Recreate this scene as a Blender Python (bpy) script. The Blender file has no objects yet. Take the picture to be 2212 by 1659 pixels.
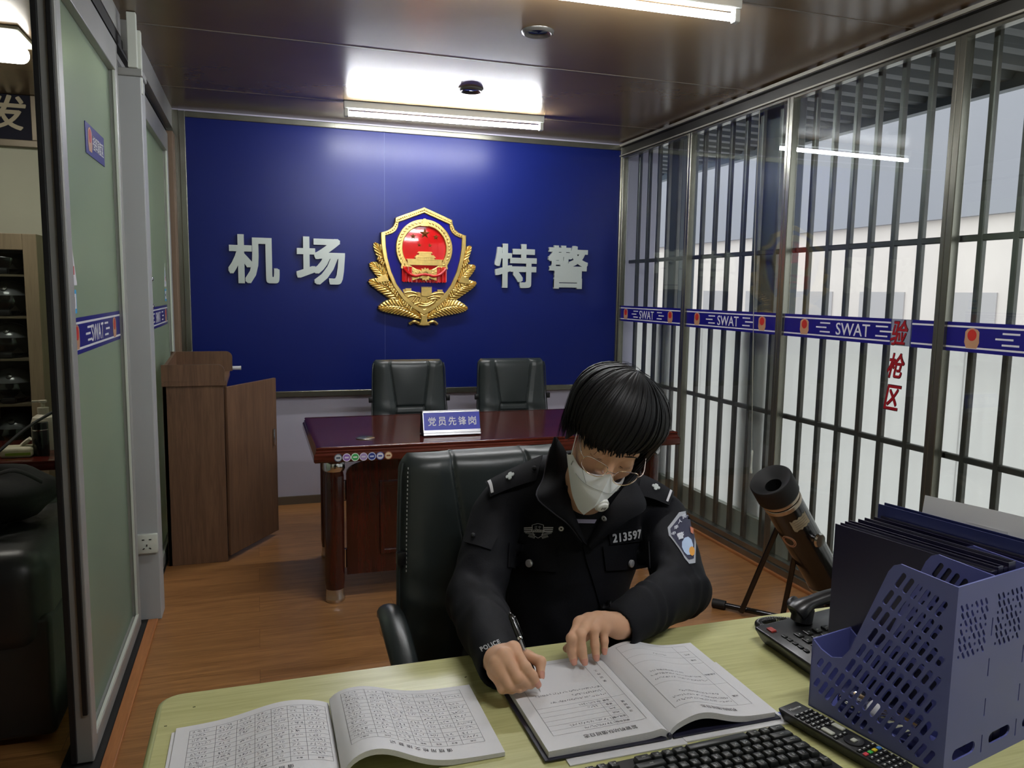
import bpy, bmesh, math, random
import numpy as np
from mathutils import Vector, Matrix
from mathutils.bvhtree import BVHTree

random.seed(7)
SC = bpy.context.scene
COL = SC.collection
PI = math.pi

# ------------------------------------------------------------------ camera
cam_d = bpy.data.cameras.new('camera')
cam = bpy.data.objects.new('camera', cam_d)
COL.objects.link(cam)
cam_d.sensor_width = 36.0
cam_d.lens = 27.3716
cam_d.clip_start = 0.02
cam_d.clip_end = 200
CAM_POS = Vector((0.0, 0.0, 1.4661))
YAW, PITCH, ROLL = 0.316452868, -0.118092836, -0.0152615454


def cam_axes():
    cy, sy, cp, sp = math.cos(YAW), math.sin(YAW), math.cos(PITCH), math.sin(PITCH)
    f = Vector((sy * cp, cy * cp, sp))
    r = Vector((cy, -sy, 0))
    d = f.cross(r)
    r2 = r * math.cos(ROLL) + d * math.sin(ROLL)
    d2 = -r * math.sin(ROLL) + d * math.cos(ROLL)
    return r2, d2, f


_r, _d, _f = cam_axes()
cam.matrix_world = Matrix(((_r.x, -_d.x, -_f.x, CAM_POS.x), (_r.y, -_d.y, -_f.y, CAM_POS.y),
                           (_r.z, -_d.z, -_f.z, CAM_POS.z), (0, 0, 0, 1)))
SC.camera = cam

# ------------------------------------------------------------------ world, view
SKY_STRENGTH = 1.75
TUBE = 130.0
SC.view_settings.view_transform = 'Standard'
SC.view_settings.look = 'None'
SC.view_settings.exposure = 0.22
SC.view_settings.gamma = 1.0
SC.view_settings.use_curve_mapping = False
SC.cycles.use_denoising = True
SC.cycles.max_bounces = 8
SC.cycles.diffuse_bounces = 4
SC.cycles.glossy_bounces = 4
SC.cycles.transmission_bounces = 4
SC.cycles.transparent_max_bounces = 12
SC.cycles.sample_clamp_indirect = 6.0
w = bpy.data.worlds.new('overcast_sky')
SC.world = w
w.use_nodes = True
nt = w.node_tree
bg = nt.nodes['Background']
tc = nt.nodes.new('ShaderNodeTexCoord')
sep = nt.nodes.new('ShaderNodeSeparateXYZ')
ramp = nt.nodes.new('ShaderNodeValToRGB')
ramp.color_ramp.elements[0].position = 0.45
ramp.color_ramp.elements[0].color = (0.90, 0.90, 0.93, 1)
ramp.color_ramp.elements[1].position = 0.75
ramp.color_ramp.elements[1].color = (0.97, 0.98, 1.04, 1)
mth = nt.nodes.new('ShaderNodeMath'); mth.operation = 'MULTIPLY_ADD'
mth.inputs[1].default_value = 0.5; mth.inputs[2].default_value = 0.5
nt.links.new(tc.outputs['Generated'], sep.inputs[0])
nt.links.new(sep.outputs['Z'], mth.inputs[0])
nt.links.new(mth.outputs[0], ramp.inputs[0])
nt.links.new(ramp.outputs[0], bg.inputs[0])
bg.inputs[1].default_value = SKY_STRENGTH

# ------------------------------------------------------------------ materials


def lin(c):
    r = []
    for v in c[:3]:
        v = v / 255.0
        r.append(v / 12.92 if v <= 0.04045 else ((v + 0.055) / 1.055) ** 2.4)
    return (r[0], r[1], r[2], 1.0)


MATS = {}


def mat(name, col, rough=0.5, metal=0.0, spec=0.5, vary=None, bump=None, coat=0.0, emit=None, stretch=None, col2=None, sheen=0.0):
    if name in MATS:
        return MATS[name]
    m = bpy.data.materials.new(name)
    m.use_nodes = True
    t = m.node_tree
    b = t.nodes['Principled BSDF']
    c = lin(col)
    b.inputs['Base Color'].default_value = c
    b.inputs['Roughness'].default_value = rough
    b.inputs['Metallic'].default_value = metal
    b.inputs['Specular IOR Level'].default_value = spec
    b.inputs['Coat Weight'].default_value = coat
    b.inputs['Coat Roughness'].default_value = 0.08
    if sheen:
        b.inputs['Sheen Weight'].default_value = sheen
    co = None
    if vary or bump:
        tcn = t.nodes.new('ShaderNodeTexCoord')
        mp = t.nodes.new('ShaderNodeMapping')
        t.links.new(tcn.outputs['Object'], mp.inputs[0])
        if stretch:
            mp.inputs['Scale'].default_value = stretch
        co = mp.outputs[0]
    if vary:
        n = t.nodes.new('ShaderNodeTexNoise')
        n.inputs['Scale'].default_value = vary[0]
        n.inputs['Detail'].default_value = 5
        t.links.new(co, n.inputs['Vector'])
        r = t.nodes.new('ShaderNodeValToRGB')
        a = vary[1]
        r.color_ramp.elements[0].position = 0.3
        r.color_ramp.elements[1].position = 0.7
        if col2:
            r.color_ramp.elements[0].color = lin(col2)
            r.color_ramp.elements[1].color = c
        else:
            r.color_ramp.elements[0].color = (c[0] * (1 - a), c[1] * (1 - a), c[2] * (1 - a), 1)
            r.color_ramp.elements[1].color = (min(1, c[0] * (1 + a)), min(1, c[1] * (1 + a)), min(1, c[2] * (1 + a)), 1)
        t.links.new(n.outputs['Fac'], r.inputs[0])
        t.links.new(r.outputs[0], b.inputs['Base Color'])
    if bump:
        n2 = t.nodes.new('ShaderNodeTexNoise')
        n2.inputs['Scale'].default_value = bump[0]
        n2.inputs['Detail'].default_value = 4
        t.links.new(co, n2.inputs['Vector'])
        bp = t.nodes.new('ShaderNodeBump')
        bp.inputs['Strength'].default_value = bump[1]
        bp.inputs['Distance'].default_value = bump[2] if len(bump) > 2 else 0.01
        t.links.new(n2.outputs['Fac'], bp.inputs['Height'])
        t.links.new(bp.outputs[0], b.inputs['Normal'])
    if emit:
        b.inputs['Emission Color'].default_value = lin(emit[0])
        b.inputs['Emission Strength'].default_value = emit[1]
    MATS[name] = m
    return m


def wood(name, dark, light, axis='X', scale=1.0, rough=0.35, spec=0.5, coat=0.0, planks=None, ring=6.0, contrast=(0.3, 0.72)):
    """grain that runs along one object axis, with optional planks"""
    m = bpy.data.materials.new(name)
    m.use_nodes = True
    t = m.node_tree
    b = t.nodes['Principled BSDF']
    b.inputs['Roughness'].default_value = rough
    b.inputs['Specular IOR Level'].default_value = spec
    b.inputs['Coat Weight'].default_value = coat
    b.inputs['Coat Roughness'].default_value = 0.06
    tcn = t.nodes.new('ShaderNodeTexCoord')
    mp = t.nodes.new('ShaderNodeMapping')
    s = {'X': (0.9, 14, 14), 'Y': (14, 0.9, 14), 'Z': (14, 14, 0.9)}[axis]
    mp.inputs['Scale'].default_value = tuple(v * scale for v in s)
    t.links.new(tcn.outputs['Object'], mp.inputs[0])
    src = mp.outputs[0]
    if planks:
        br = t.nodes.new('ShaderNodeTexBrick')
        br.inputs['Scale'].default_value = 1.0
        br.inputs['Brick Width'].default_value = planks[0]
        br.inputs['Row Height'].default_value = planks[1]
        br.inputs['Mortar Size'].default_value = 0.0012
        br.inputs['Mortar Smooth'].default_value = 0.2
        br.inputs['Color1'].default_value = (0, 0, 0, 1)
        br.inputs['Color2'].default_value = (1, 1, 1, 1)
        br.inputs['Mortar'].default_value = (0.5, 0.5, 0.5, 1)
        t.links.new(tcn.outputs['Object'], br.inputs['Vector'])
        ad = t.nodes.new('ShaderNodeVectorMath'); ad.operation = 'MULTIPLY_ADD'
        ad.inputs[1].default_value = (3.1, 7.7, 1.3)
        t.links.new(br.outputs['Color'], ad.inputs[0])
        t.links.new(src, ad.inputs[2])
        src = ad.outputs[0]
    n = t.nodes.new('ShaderNodeTexNoise')
    n.inputs['Scale'].default_value = 2.2
    n.inputs['Detail'].default_value = 8
    n.inputs['Roughness'].default_value = 0.62
    n.inputs['Distortion'].default_value = 0.7
    t.links.new(src, n.inputs['Vector'])
    wv = t.nodes.new('ShaderNodeTexNoise')
    wv.inputs['Scale'].default_value = ring
    wv.inputs['Detail'].default_value = 3
    wv.inputs['Distortion'].default_value = 1.5
    t.links.new(src, wv.inputs['Vector'])
    mx = t.nodes.new('ShaderNodeMath'); mx.operation = 'MULTIPLY_ADD'
    mx.inputs[1].default_value = 0.45
    t.links.new(wv.outputs['Fac'], mx.inputs[0])
    ml = t.nodes.new('ShaderNodeMath'); ml.operation = 'MULTIPLY'
    ml.inputs[1].default_value = 0.55
    t.links.new(n.outputs['Fac'], ml.inputs[0])
    t.links.new(ml.outputs[0], mx.inputs[2])
    r = t.nodes.new('ShaderNodeValToRGB')
    r.color_ramp.elements[0].position = contrast[0]
    r.color_ramp.elements[0].color = lin(dark)
    r.color_ramp.elements[1].position = contrast[1]
    r.color_ramp.elements[1].color = lin(light)
    t.links.new(mx.outputs[0], r.inputs[0])
    out = r.outputs[0]
    if planks:
        hs = t.nodes.new('ShaderNodeHueSaturation')
        vv = t.nodes.new('ShaderNodeMath'); vv.operation = 'MULTIPLY_ADD'
        vv.inputs[1].default_value = 0.16; vv.inputs[2].default_value = 0.92
        sp = t.nodes.new('ShaderNodeSeparateColor')
        t.links.new(br.outputs['Color'], sp.inputs[0])
        t.links.new(sp.outputs[0], vv.inputs[0])
        t.links.new(vv.outputs[0], hs.inputs['Value'])
        t.links.new(out, hs.inputs['Color'])
        mm = t.nodes.new('ShaderNodeMix'); mm.data_type = 'RGBA'; mm.blend_type = 'MULTIPLY'
        t.links.new(br.outputs['Fac'], mm.inputs[0])
        t.links.new(hs.outputs[0], mm.inputs[6])
        mm.inputs[7].default_value = (0.62, 0.55, 0.5, 1)
        out = mm.outputs[2]
    t.links.new(out, b.inputs['Base Color'])
    MATS[name] = m
    return m


def glass_mat(name, tint=(0.93, 0.96, 0.95), ior=1.5):
    m = bpy.data.materials.new(name)
    m.use_nodes = True
    t = m.node_tree
    t.nodes.remove(t.nodes['Principled BSDF'])
    out = t.nodes['Material Output']
    tr = t.nodes.new('ShaderNodeBsdfTransparent')
    tr.inputs[0].default_value = (*tint, 1)
    gl = t.nodes.new('ShaderNodeBsdfGlossy')
    gl.inputs['Roughness'].default_value = 0.0
    fr = t.nodes.new('ShaderNodeFresnel')
    ge = t.nodes.new('ShaderNodeNewGeometry')
    mr = t.nodes.new('ShaderNodeMapRange')      # same reflectance on both faces of the pane
    mr.inputs['To Min'].default_value = ior
    mr.inputs['To Max'].default_value = 1.0 / ior
    t.links.new(ge.outputs['Backfacing'], mr.inputs['Value'])
    t.links.new(mr.outputs[0], fr.inputs[0])
    mx = t.nodes.new('ShaderNodeMixShader')
    t.links.new(fr.outputs[0], mx.inputs[0])
    t.links.new(tr.outputs[0], mx.inputs[1])
    t.links.new(gl.outputs[0], mx.inputs[2])
    t.links.new(mx.outputs[0], out.inputs[0])
    MATS[name] = m
    return m


def translucent_mat(name, col, transl=0.6, rough=0.3, gloss=0.05, clear=0.0):
    m = bpy.data.materials.new(name)
    m.use_nodes = True
    t = m.node_tree
    t.nodes.remove(t.nodes['Principled BSDF'])
    out = t.nodes['Material Output']
    c = lin(col)
    tl = t.nodes.new('ShaderNodeBsdfTranslucent'); tl.inputs[0].default_value = c
    df = t.nodes.new('ShaderNodeBsdfDiffuse'); df.inputs[0].default_value = c
    gl = t.nodes.new('ShaderNodeBsdfGlossy'); gl.inputs['Roughness'].default_value = rough
    m1 = t.nodes.new('ShaderNodeMixShader'); m1.inputs[0].default_value = transl
    t.links.new(df.outputs[0], m1.inputs[1]); t.links.new(tl.outputs[0], m1.inputs[2])
    last = m1.outputs[0]
    if clear:
        tp = t.nodes.new('ShaderNodeBsdfTransparent')
        m3 = t.nodes.new('ShaderNodeMixShader'); m3.inputs[0].default_value = clear
        t.links.new(last, m3.inputs[1]); t.links.new(tp.outputs[0], m3.inputs[2])
        last = m3.outputs[0]
    fr = t.nodes.new('ShaderNodeFresnel')
    ge = t.nodes.new('ShaderNodeNewGeometry')
    mr = t.nodes.new('ShaderNodeMapRange')
    mr.inputs['To Min'].default_value = 1.35
    mr.inputs['To Max'].default_value = 1.0 / 1.35
    t.links.new(ge.outputs['Backfacing'], mr.inputs['Value'])
    t.links.new(mr.outputs[0], fr.inputs[0])
    m2 = t.nodes.new('ShaderNodeMixShader')
    t.links.new(fr.outputs[0], m2.inputs[0])
    t.links.new(last, m2.inputs[1]); t.links.new(gl.outputs[0], m2.inputs[2])
    t.links.new(m2.outputs[0], out.inputs[0])
    MATS[name] = m
    return m


def emission_mat(name, col, strength):
    m = bpy.data.materials.new(name)
    m.use_nodes = True
    t = m.node_tree
    t.nodes.remove(t.nodes['Principled BSDF'])
    e = t.nodes.new('ShaderNodeEmission')
    e.inputs[0].default_value = lin(col)
    e.inputs[1].default_value = strength
    t.links.new(e.outputs[0], t.nodes['Material Output'].inputs[0])
    MATS[name] = m
    return m


# ------------------------------------------------------------------ geometry helper
V = Vector


def frame(o, x, y):
    """4x4 from origin, x axis, y axis"""
    x = V(x).normalized(); z = x.cross(V(y)).normalized(); y = z.cross(x)
    return Matrix(((x.x, y.x, z.x, o[0]), (x.y, y.y, z.y, o[1]), (x.z, y.z, z.z, o[2]), (0, 0, 0, 1)))


def wall_right(y, z, x=2.5965):      # frame for marks on the window wall, read from inside
    return frame((x, y, z), (0, -1, 0), (0, 0, 1))


def wall_left(y, z, x=-0.5285):
    return frame((x, y, z), (0, 1, 0), (0, 0, 1))


def wall_back(x, z, y=5.36):
    return frame((x, y, z), (1, 0, 0), (0, 0, 1))


class B:
    def __init__(self):
        self.v = []; self.f = []; self.m = []; self.cur = 0

    def raw(self, vs, fs, M=None):
        k = len(self.v)
        for p in vs:
            p = V(p)
            self.v.append(M @ p if M is not None else p)
        for f in fs:
            self.f.append([k + i for i in f]); self.m.append(self.cur)
        return self

    def bm(self, bmm, M=None):
        bmm.verts.index_update()
        self.raw([v.co.copy() for v in bmm.verts], [[v.index for v in f.verts] for f in bmm.faces], M)
        bmm.free()
        return self

    def box(self, x0, x1, y0, y1, z0, z1, bev=0.0, M=None, seg=2):
        b = bmesh.new()
        bmesh.ops.create_cube(b, size=1)
        for v in b.verts:
            v.co = V(((x0 + x1) / 2 + v.co.x * (x1 - x0), (y0 + y1) / 2 + v.co.y * (y1 - y0), (z0 + z1) / 2 + v.co.z * (z1 - z0)))
        if bev:
            bmesh.ops.bevel(b, geom=b.edges[:], offset=bev, segments=seg, profile=0.5, affect='EDGES')
        return self.bm(b, M)

    def cyl(self, p0, p1, r0, r1=None, n=16, caps=True, M=None):
        r1 = r0 if r1 is None else r1
        return self.tube([p0, p1], [r0, r1], n, caps, M)

    def tube(self, pts, r, n=10, caps=True, M=None, flat=1.0, closed=False, up=None):
        pts = [V(p) for p in pts]
        if not isinstance(r, (list, tuple)):
            r = [r] * len(pts)
        rings = []
        prev = None
        L = len(pts)
        for i, p in enumerate(pts):
            if closed:
                t = (pts[(i + 1) % L] - pts[i - 1]).normalized()
            else:
                t = (pts[min(i + 1, L - 1)] - pts[max(i - 1, 0)]).normalized()
            if prev is None:
                a = V(up) if up is not None else (V((0, 0, 1)) if abs(t.z) < 0.9 else V((1, 0, 0)))
                u = (a - t * a.dot(t)).normalized()
            else:
                u = (prev - t * prev.dot(t))
                u = u.normalized() if u.length > 1e-9 else prev
            prev = u
            wv = t.cross(u)
            rings.append([p + (u * math.cos(2 * PI * k / n) * flat + wv * math.sin(2 * PI * k / n)) * r[i] for k in range(n)])
        vs = [q for ring in rings for q in ring]
        fs = []
        for i in range(L if closed else L - 1):
            j = (i + 1) % L
            for k in range(n):
                fs.append([i * n + k, i * n + (k + 1) % n, j * n + (k + 1) % n, j * n + k][::-1])
        if caps and not closed:
            fs.append([k for k in range(n)])
            fs.append([(L - 1) * n + k for k in range(n)][::-1])
        return self.raw(vs, fs, M)

    def lathe(self, prof, n=24, M=None, caps=True):
        vs = []; fs = []
        for r, h in prof:
            for k in range(n):
                a = 2 * PI * k / n
                vs.append((r * math.cos(a), r * math.sin(a), h))
        for i in range(len(prof) - 1):
            for k in range(n):
                fs.append([i * n + k, i * n + (k + 1) % n, (i + 1) * n + (k + 1) % n, (i + 1) * n + k])
        if caps:
            if prof[0][0] > 1e-6:
                fs.append([k for k in range(n)][::-1])
            if prof[-1][0] > 1e-6:
                fs.append([(len(prof) - 1) * n + k for k in range(n)])
        return self.raw(vs, fs, M)

    def sphere(self, c, r, nu=20, nv=12, M=None):
        if not isinstance(r, (tuple, list)):
            r = (r, r, r)
        b = bmesh.new()
        bmesh.ops.create_uvsphere(b, u_segments=nu, v_segments=nv, radius=1)
        for v in b.verts:
            v.co = V((c[0] + v.co.x * r[0], c[1] + v.co.y * r[1], c[2] + v.co.z * r[2]))
        return self.bm(b, M)

    def prism(self, poly, h, M=None, h0=0.0):
        n = len(poly)
        vs = [(p[0], p[1], h0) for p in poly] + [(p[0], p[1], h) for p in poly]
        fs = [list(range(n))[::-1], [n + i for i in range(n)]]
        for i in range(n):
            j = (i + 1) % n
            fs.append([i, j, n + j, n + i])
        a = sum(poly[i][0] * poly[(i + 1) % n][1] - poly[(i + 1) % n][0] * poly[i][1] for i in range(n))
        if a < 0:
            fs = [f[::-1] for f in fs]
        return self.raw(vs, fs, M)

    def grid(self, P, M=None, closed_u=False, flip=False):
        nu = len(P); nv = len(P[0])
        vs = [q for row in P for q in row]
        fs = []
        for i in range(nu if closed_u else nu - 1):
            for j in range(nv - 1):
                a = i * nv + j; b2 = ((i + 1) % nu) * nv + j
                f = [a, b2, b2 + 1, a + 1]
                fs.append(f[::-1] if flip else f)
        return self.raw(vs, fs, M)

    def slab(self, P, th, M=None):
        """a sheet of thickness th grown from a grid of points along its normals"""
        P = [[V(q) for q in row] for row in P]
        nu = len(P); nv = len(P[0])
        Q = []
        for i in range(nu):
            row = []
            for j in range(nv):
                du = P[min(i + 1, nu - 1)][j] - P[max(i - 1, 0)][j]
                dv = P[i][min(j + 1, nv - 1)] - P[i][max(j - 1, 0)]
                nn = du.cross(dv)
                nn = nn.normalized() if nn.length > 1e-12 else V((0, 0, 1))
                row.append(P[i][j] + nn * th)
            Q.append(row)
        vs = [q for row in P for q in row] + [q for row in Q for q in row]
        o = nu * nv; fs = []
        for i in range(nu - 1):
            for j in range(nv - 1):
                a = i * nv + j; b2 = a + nv
                fs.append([a, a + 1, b2 + 1, b2])
                fs.append([o + a, o + b2, o + b2 + 1, o + a + 1])
        rim = [i * nv for i in range(nu)] + [(nu - 1) * nv + j for j in range(1, nv)] + [i * nv + nv - 1 for i in range(nu - 2, -1, -1)] + [j for j in range(nv - 2, 0, -1)]
        for i in range(len(rim)):
            a, b2 = rim[i], rim[(i + 1) % len(rim)]
            fs.append([a, b2, o + b2, o + a])
        return self.raw(vs, fs, M)

    def curve(self, splines, depth, M=None, bevel=0.0, res=1):
        """filled 2-D outlines (holes allowed), extruded to depth"""
        cu = bpy.data.curves.new('tmp', 'CURVE')
        cu.dimensions = '2D'; cu.fill_mode = 'BOTH'
        cu.extrude = max(depth / 2 - bevel, 0.00001); cu.bevel_depth = bevel; cu.bevel_resolution = res
        if bevel:
            cu.offset = -bevel
        for s in splines:
            sp = cu.splines.new('POLY')
            sp.points.add(len(s) - 1)
            for i, p in enumerate(s):
                sp.points[i].co = (p[0], p[1], 0, 1)
            sp.use_cyclic_u = True
        return self._from_curve(cu, depth, M)

    def text(self, body, size, depth=0.001, M=None, offset=0.0, align='CENTER', bevel=0.0, sx=1.0, shear=0.0, spacing=1.0):
        cu = bpy.data.curves.new('tmp', 'FONT')
        cu.body = body; cu.size = size; cu.align_x = align; cu.align_y = 'CENTER' if align == 'CENTER' else 'BOTTOM_BASELINE'
        cu.extrude = max(depth / 2 - bevel, 0.00001); cu.offset = offset; cu.bevel_depth = bevel; cu.shear = shear
        cu.space_character = spacing
        cu.resolution_u = 3
        MM = (M if M is not None else Matrix()) @ Matrix.Diagonal((sx, 1, 1, 1))
        return self._from_curve(cu, depth, MM)

    def _from_curve(self, cu, depth, M):
        o = bpy.data.objects.new('tmp', cu)
        COL.objects.link(o)
        dg = bpy.context.evaluated_depsgraph_get()
        me = bpy.data.meshes.new_from_object(o.evaluated_get(dg))
        T = Matrix.Translation((0, 0, depth / 2))
        MM = (M @ T) if M is not None else T
        self.raw([v.co.copy() for v in me.vertices], [list(p.vertices) for p in me.polygons], MM)
        bpy.data.objects.remove(o); bpy.data.curves.remove(cu); bpy.data.meshes.remove(me)
        return self

    def bounds(self):
        lo = V([min(p[i] for p in self.v) for i in range(3)]); hi = V([max(p[i] for p in self.v) for i in range(3)])
        return lo, hi


WM = {}


def thing(name, label, cat, loc=(0, 0, 0), rotz=0.0, group=None, M=None):
    o = bpy.data.objects.new(name, None)
    COL.objects.link(o)
    o.empty_display_size = 0.05
    mw = M if M is not None else Matrix.Translation(V(loc)) @ Matrix.Rotation(rotz, 4, 'Z')
    o.matrix_world = mw
    WM[o.name] = mw.copy()
    o['label'] = label; o['category'] = cat
    if group:
        o['group'] = group
    return o


def tag(o, label, cat, group=None, kind=None):
    o['label'] = label; o['category'] = cat
    if group:
        o['group'] = group
    if kind:
        o['kind'] = kind
    return o


def obj(name, b, m, parent=None, smooth=35, local=False, loc=None, sub=0, label=None, weld=False):
    """link the collected shapes as one mesh object; world coordinates unless local"""
    me = bpy.data.meshes.new(name)
    vs = b.v
    pm = WM[parent.name] if parent is not None else None
    mw = Matrix()
    if parent is not None:
        if not local:
            inv = pm.inverted()
            vs = [inv @ p for p in vs]
        mw = pm.copy()
    else:
        if loc is None:
            lo = V([min(p[i] for p in vs) for i in range(3)]); hi = V([max(p[i] for p in vs) for i in range(3)])
            loc = V(((lo.x + hi.x) / 2, (lo.y + hi.y) / 2, lo.z))
        loc = V(loc)
        if not local:
            vs = [p - loc for p in vs]
        mw = Matrix.Translation(loc)
    me.from_pydata([tuple(p) for p in vs], [], b.f)
    ms = m if isinstance(m, (list, tuple)) else [m]
    for x in ms:
        me.materials.append(x)
    if len(ms) > 1:
        me.polygons.foreach_set('material_index', b.m)
    if weld:
        bb = bmesh.new(); bb.from_mesh(me)
        bmesh.ops.remove_doubles(bb, verts=bb.verts[:], dist=1e-5)
        bb.to_mesh(me); bb.free()
    me.validate()
    if smooth:
        me.polygons.foreach_set('use_smooth', [True] * len(me.polygons))
        me.set_sharp_from_angle(angle=math.radians(smooth))
    me.update()
    o = bpy.data.objects.new(name, me)
    COL.objects.link(o)
    if parent is not None:
        o.parent = parent
    else:
        o.location = loc
    WM[o.name] = mw
    if sub:
        md = o.modifiers.new('sub', 'SUBSURF'); md.levels = sub; md.render_levels = sub
    if label:
        o['label'] = label
    return o


def struct(name, b, m, parent=None, smooth=35, **k):
    o = obj(name, b, m, parent, smooth, **k)
    if parent is None:
        o['kind'] = 'structure'
    return o


def dup(root, M, label, group=None):
    r = root.copy(); COL.objects.link(r)
    r.matrix_world = M
    WM[r.name] = M.copy()
    r['label'] = label
    if group:
        r['group'] = group
    for ch in list(root.children):
        c = ch.copy(); COL.objects.link(c); c.parent = r
        WM[c.name] = M.copy()
        for g in list(ch.children):
            d = g.copy(); COL.objects.link(d); d.parent = c
    return r


def TR(x, y, z, rz=0.0, rx=0.0, ry=0.0):
    return Matrix.Translation((x, y, z)) @ Matrix.Rotation(rz, 4, 'Z') @ Matrix.Rotation(ry, 4, 'Y') @ Matrix.Rotation(rx, 4, 'X')


def stadium(cx, cy, L, wd, ang, n=5):
    """slot outline of length L and width wd at an angle"""
    ca, sa = math.cos(ang), math.sin(ang)
    r = wd / 2; h = max(L / 2 - r, 0)
    pts = []
    for k in range(n + 1):
        a = -PI / 2 + PI * k / n
        pts.append((h + r * math.cos(a), r * math.sin(a)))
    for k in range(n + 1):
        a = PI / 2 + PI * k / n
        pts.append((-h + r * math.cos(a), r * math.sin(a)))
    return [(cx + x * ca - y * sa, cy + x * sa + y * ca) for x, y in pts]


def smoothpath(pts, n=6):
    """Catmull-Rom through points"""
    pts = [V(p) for p in pts]
    out = []
    for i in range(len(pts) - 1):
        p0 = pts[max(i - 1, 0)]; p1 = pts[i]; p2 = pts[i + 1]; p3 = pts[min(i + 2, len(pts) - 1)]
        for k in range(n):
            t = k / n
            out.append(0.5 * ((2 * p1) + (p2 - p0) * t + (2 * p0 - 5 * p1 + 4 * p2 - p3) * t * t + (3 * p1 - p0 - 3 * p2 + p3) * t ** 3))
    out.append(pts[-1])
    return out
# ================================================================== ROOM
H = 2.562
M_floor = wood('floor_laminate', (116, 74, 40), (186, 134, 82), 'X', 1.0, rough=0.34, spec=0.4, planks=(1.2, 0.19), contrast=(0.28, 0.75))
M_ceil = mat('ceiling_panel', (112, 92, 66), rough=0.24, spec=0.42, vary=(1.3, 0.10), bump=(2.2, 0.06, 0.05))
M_seam = mat('ceiling_seam', (120, 110, 98), rough=0.4)
M_white = mat('white_wall_paint', (176, 172, 188), rough=0.75, vary=(3, 0.03))
M_cream = mat('cream_wall_paint', (190, 190, 172), rough=0.8, vary=(3, 0.03))
M_base = mat('baseboard_brown', (92, 80, 66), rough=0.5)
M_alu = mat('grey_aluminium', (160, 161, 158), rough=0.38, metal=0.25, vary=(5, 0.06))
M_post = mat('post_grey_sheet', (168, 171, 172), rough=0.45, metal=0.0, vary=(2.5, 0.05))
M_steel = mat('stainless_steel', (134, 133, 122), rough=0.24, metal=0.85, vary=(9, 0.12), stretch=(1, 1, 0.15))
M_bar = mat('steel_bar', (86, 86, 82), rough=0.34, metal=0.6, vary=(12, 0.15))
M_black_rubber = mat('black_rubber', (14, 14, 15), rough=0.6)
M_dark = mat('dark_gap', (22, 21, 20), rough=0.7)
M_glass = glass_mat('window_glass')
M_frost_door = translucent_mat('frosted_green_glass', (222, 240, 222), transl=0.55, rough=0.25)
_t = M_frost_door.node_tree
_o = _t.nodes['Material Output']
_src = _o.inputs[0].links[0].from_socket
_rf = _t.nodes.new('ShaderNodeBsdfRefraction'); _rf.inputs['Color'].default_value = lin((236, 250, 228)); _rf.inputs['Roughness'].default_value = 0.62; _rf.inputs['IOR'].default_value = 1.02
_mx = _t.nodes.new('ShaderNodeMixShader'); _mx.inputs[0].default_value = 0.50
_t.links.new(_src, _mx.inputs[1]); _t.links.new(_rf.outputs[0], _mx.inputs[2]); _t.links.new(_mx.outputs[0], _o.inputs[0])
M_frost_white = translucent_mat('white_frosted_film', (252, 251, 248), transl=0.82, rough=0.4)
M_brown_strip = mat('brown_wood_strip', (122, 100, 80), rough=0.5)
M_white_plastic = mat('white_plastic', (205, 210, 200), rough=0.35)
M_navy = mat('navy_vinyl', (24, 20, 118), rough=0.3, spec=0.5)
M_vinyl_white = mat('white_vinyl', (222, 222, 226), rough=0.35)
M_gold_pale = mat('pale_gold_print', (186, 142, 108), rough=0.4)
M_red_print = mat('red_print', (190, 44, 34), rough=0.4)

floor = struct('floor', B().box(-2.7, 2.66, -1.7, 5.45, -0.06, 0.0), M_floor, smooth=0)
b = B().box(-2.7, 2.9, -1.7, 5.45, H, H + 0.05)
ceiling = struct('ceiling', b, M_ceil, smooth=0)
for yy in (0.53, 1.60, 2.67, 3.745, 4.82):
    struct('ceiling_seam', B().box(-0.5, 2.6, yy - 0.004, yy + 0.004, H - 0.0015, H + 0.001), M_seam, parent=ceiling, smooth=0)
struct('wall_back', B().box(-2.75, 2.9, 5.40, 5.48, -0.06, H + 0.05), M_white, smooth=0)
struct('wall_back_adjoining', B().box(-2.7, -0.60, 5.396, 5.401, 0, H), M_cream, smooth=0)
struct('wall_front', B().box(-2.75, 2.9, -1.78, -1.70, -0.06, H + 0.05), M_cream, smooth=0)
struct('wall_outer_left', B().box(-2.78, -2.70, -1.7, 5.4, -0.06, H + 0.05), M_cream, smooth=0)
struct('wall_left', B().box(-0.62, -0.53, -1.7, 1.28, 0, H), M_cream, smooth=0)
struct('wall_right', B().box(2.58, 2.9, -1.7, -1.60, -0.06, H), M_cream, smooth=0)
struct('baseboard_back', B().box(-0.45, 2.6, 5.385, 5.402, 0, 0.055), M_base, smooth=0)
struct('trim_1', B().box(-0.485, -0.445, 1.28, 3.60, 0.0, 0.014, 0.003), wood('threshold_strip', (150, 92, 50), (186, 124, 74), 'Y'), smooth=0)
struct('trim_2', B().box(-0.60, -0.485, 1.28, 5.38, -0.001, 0.006), M_dark, smooth=0)

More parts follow.
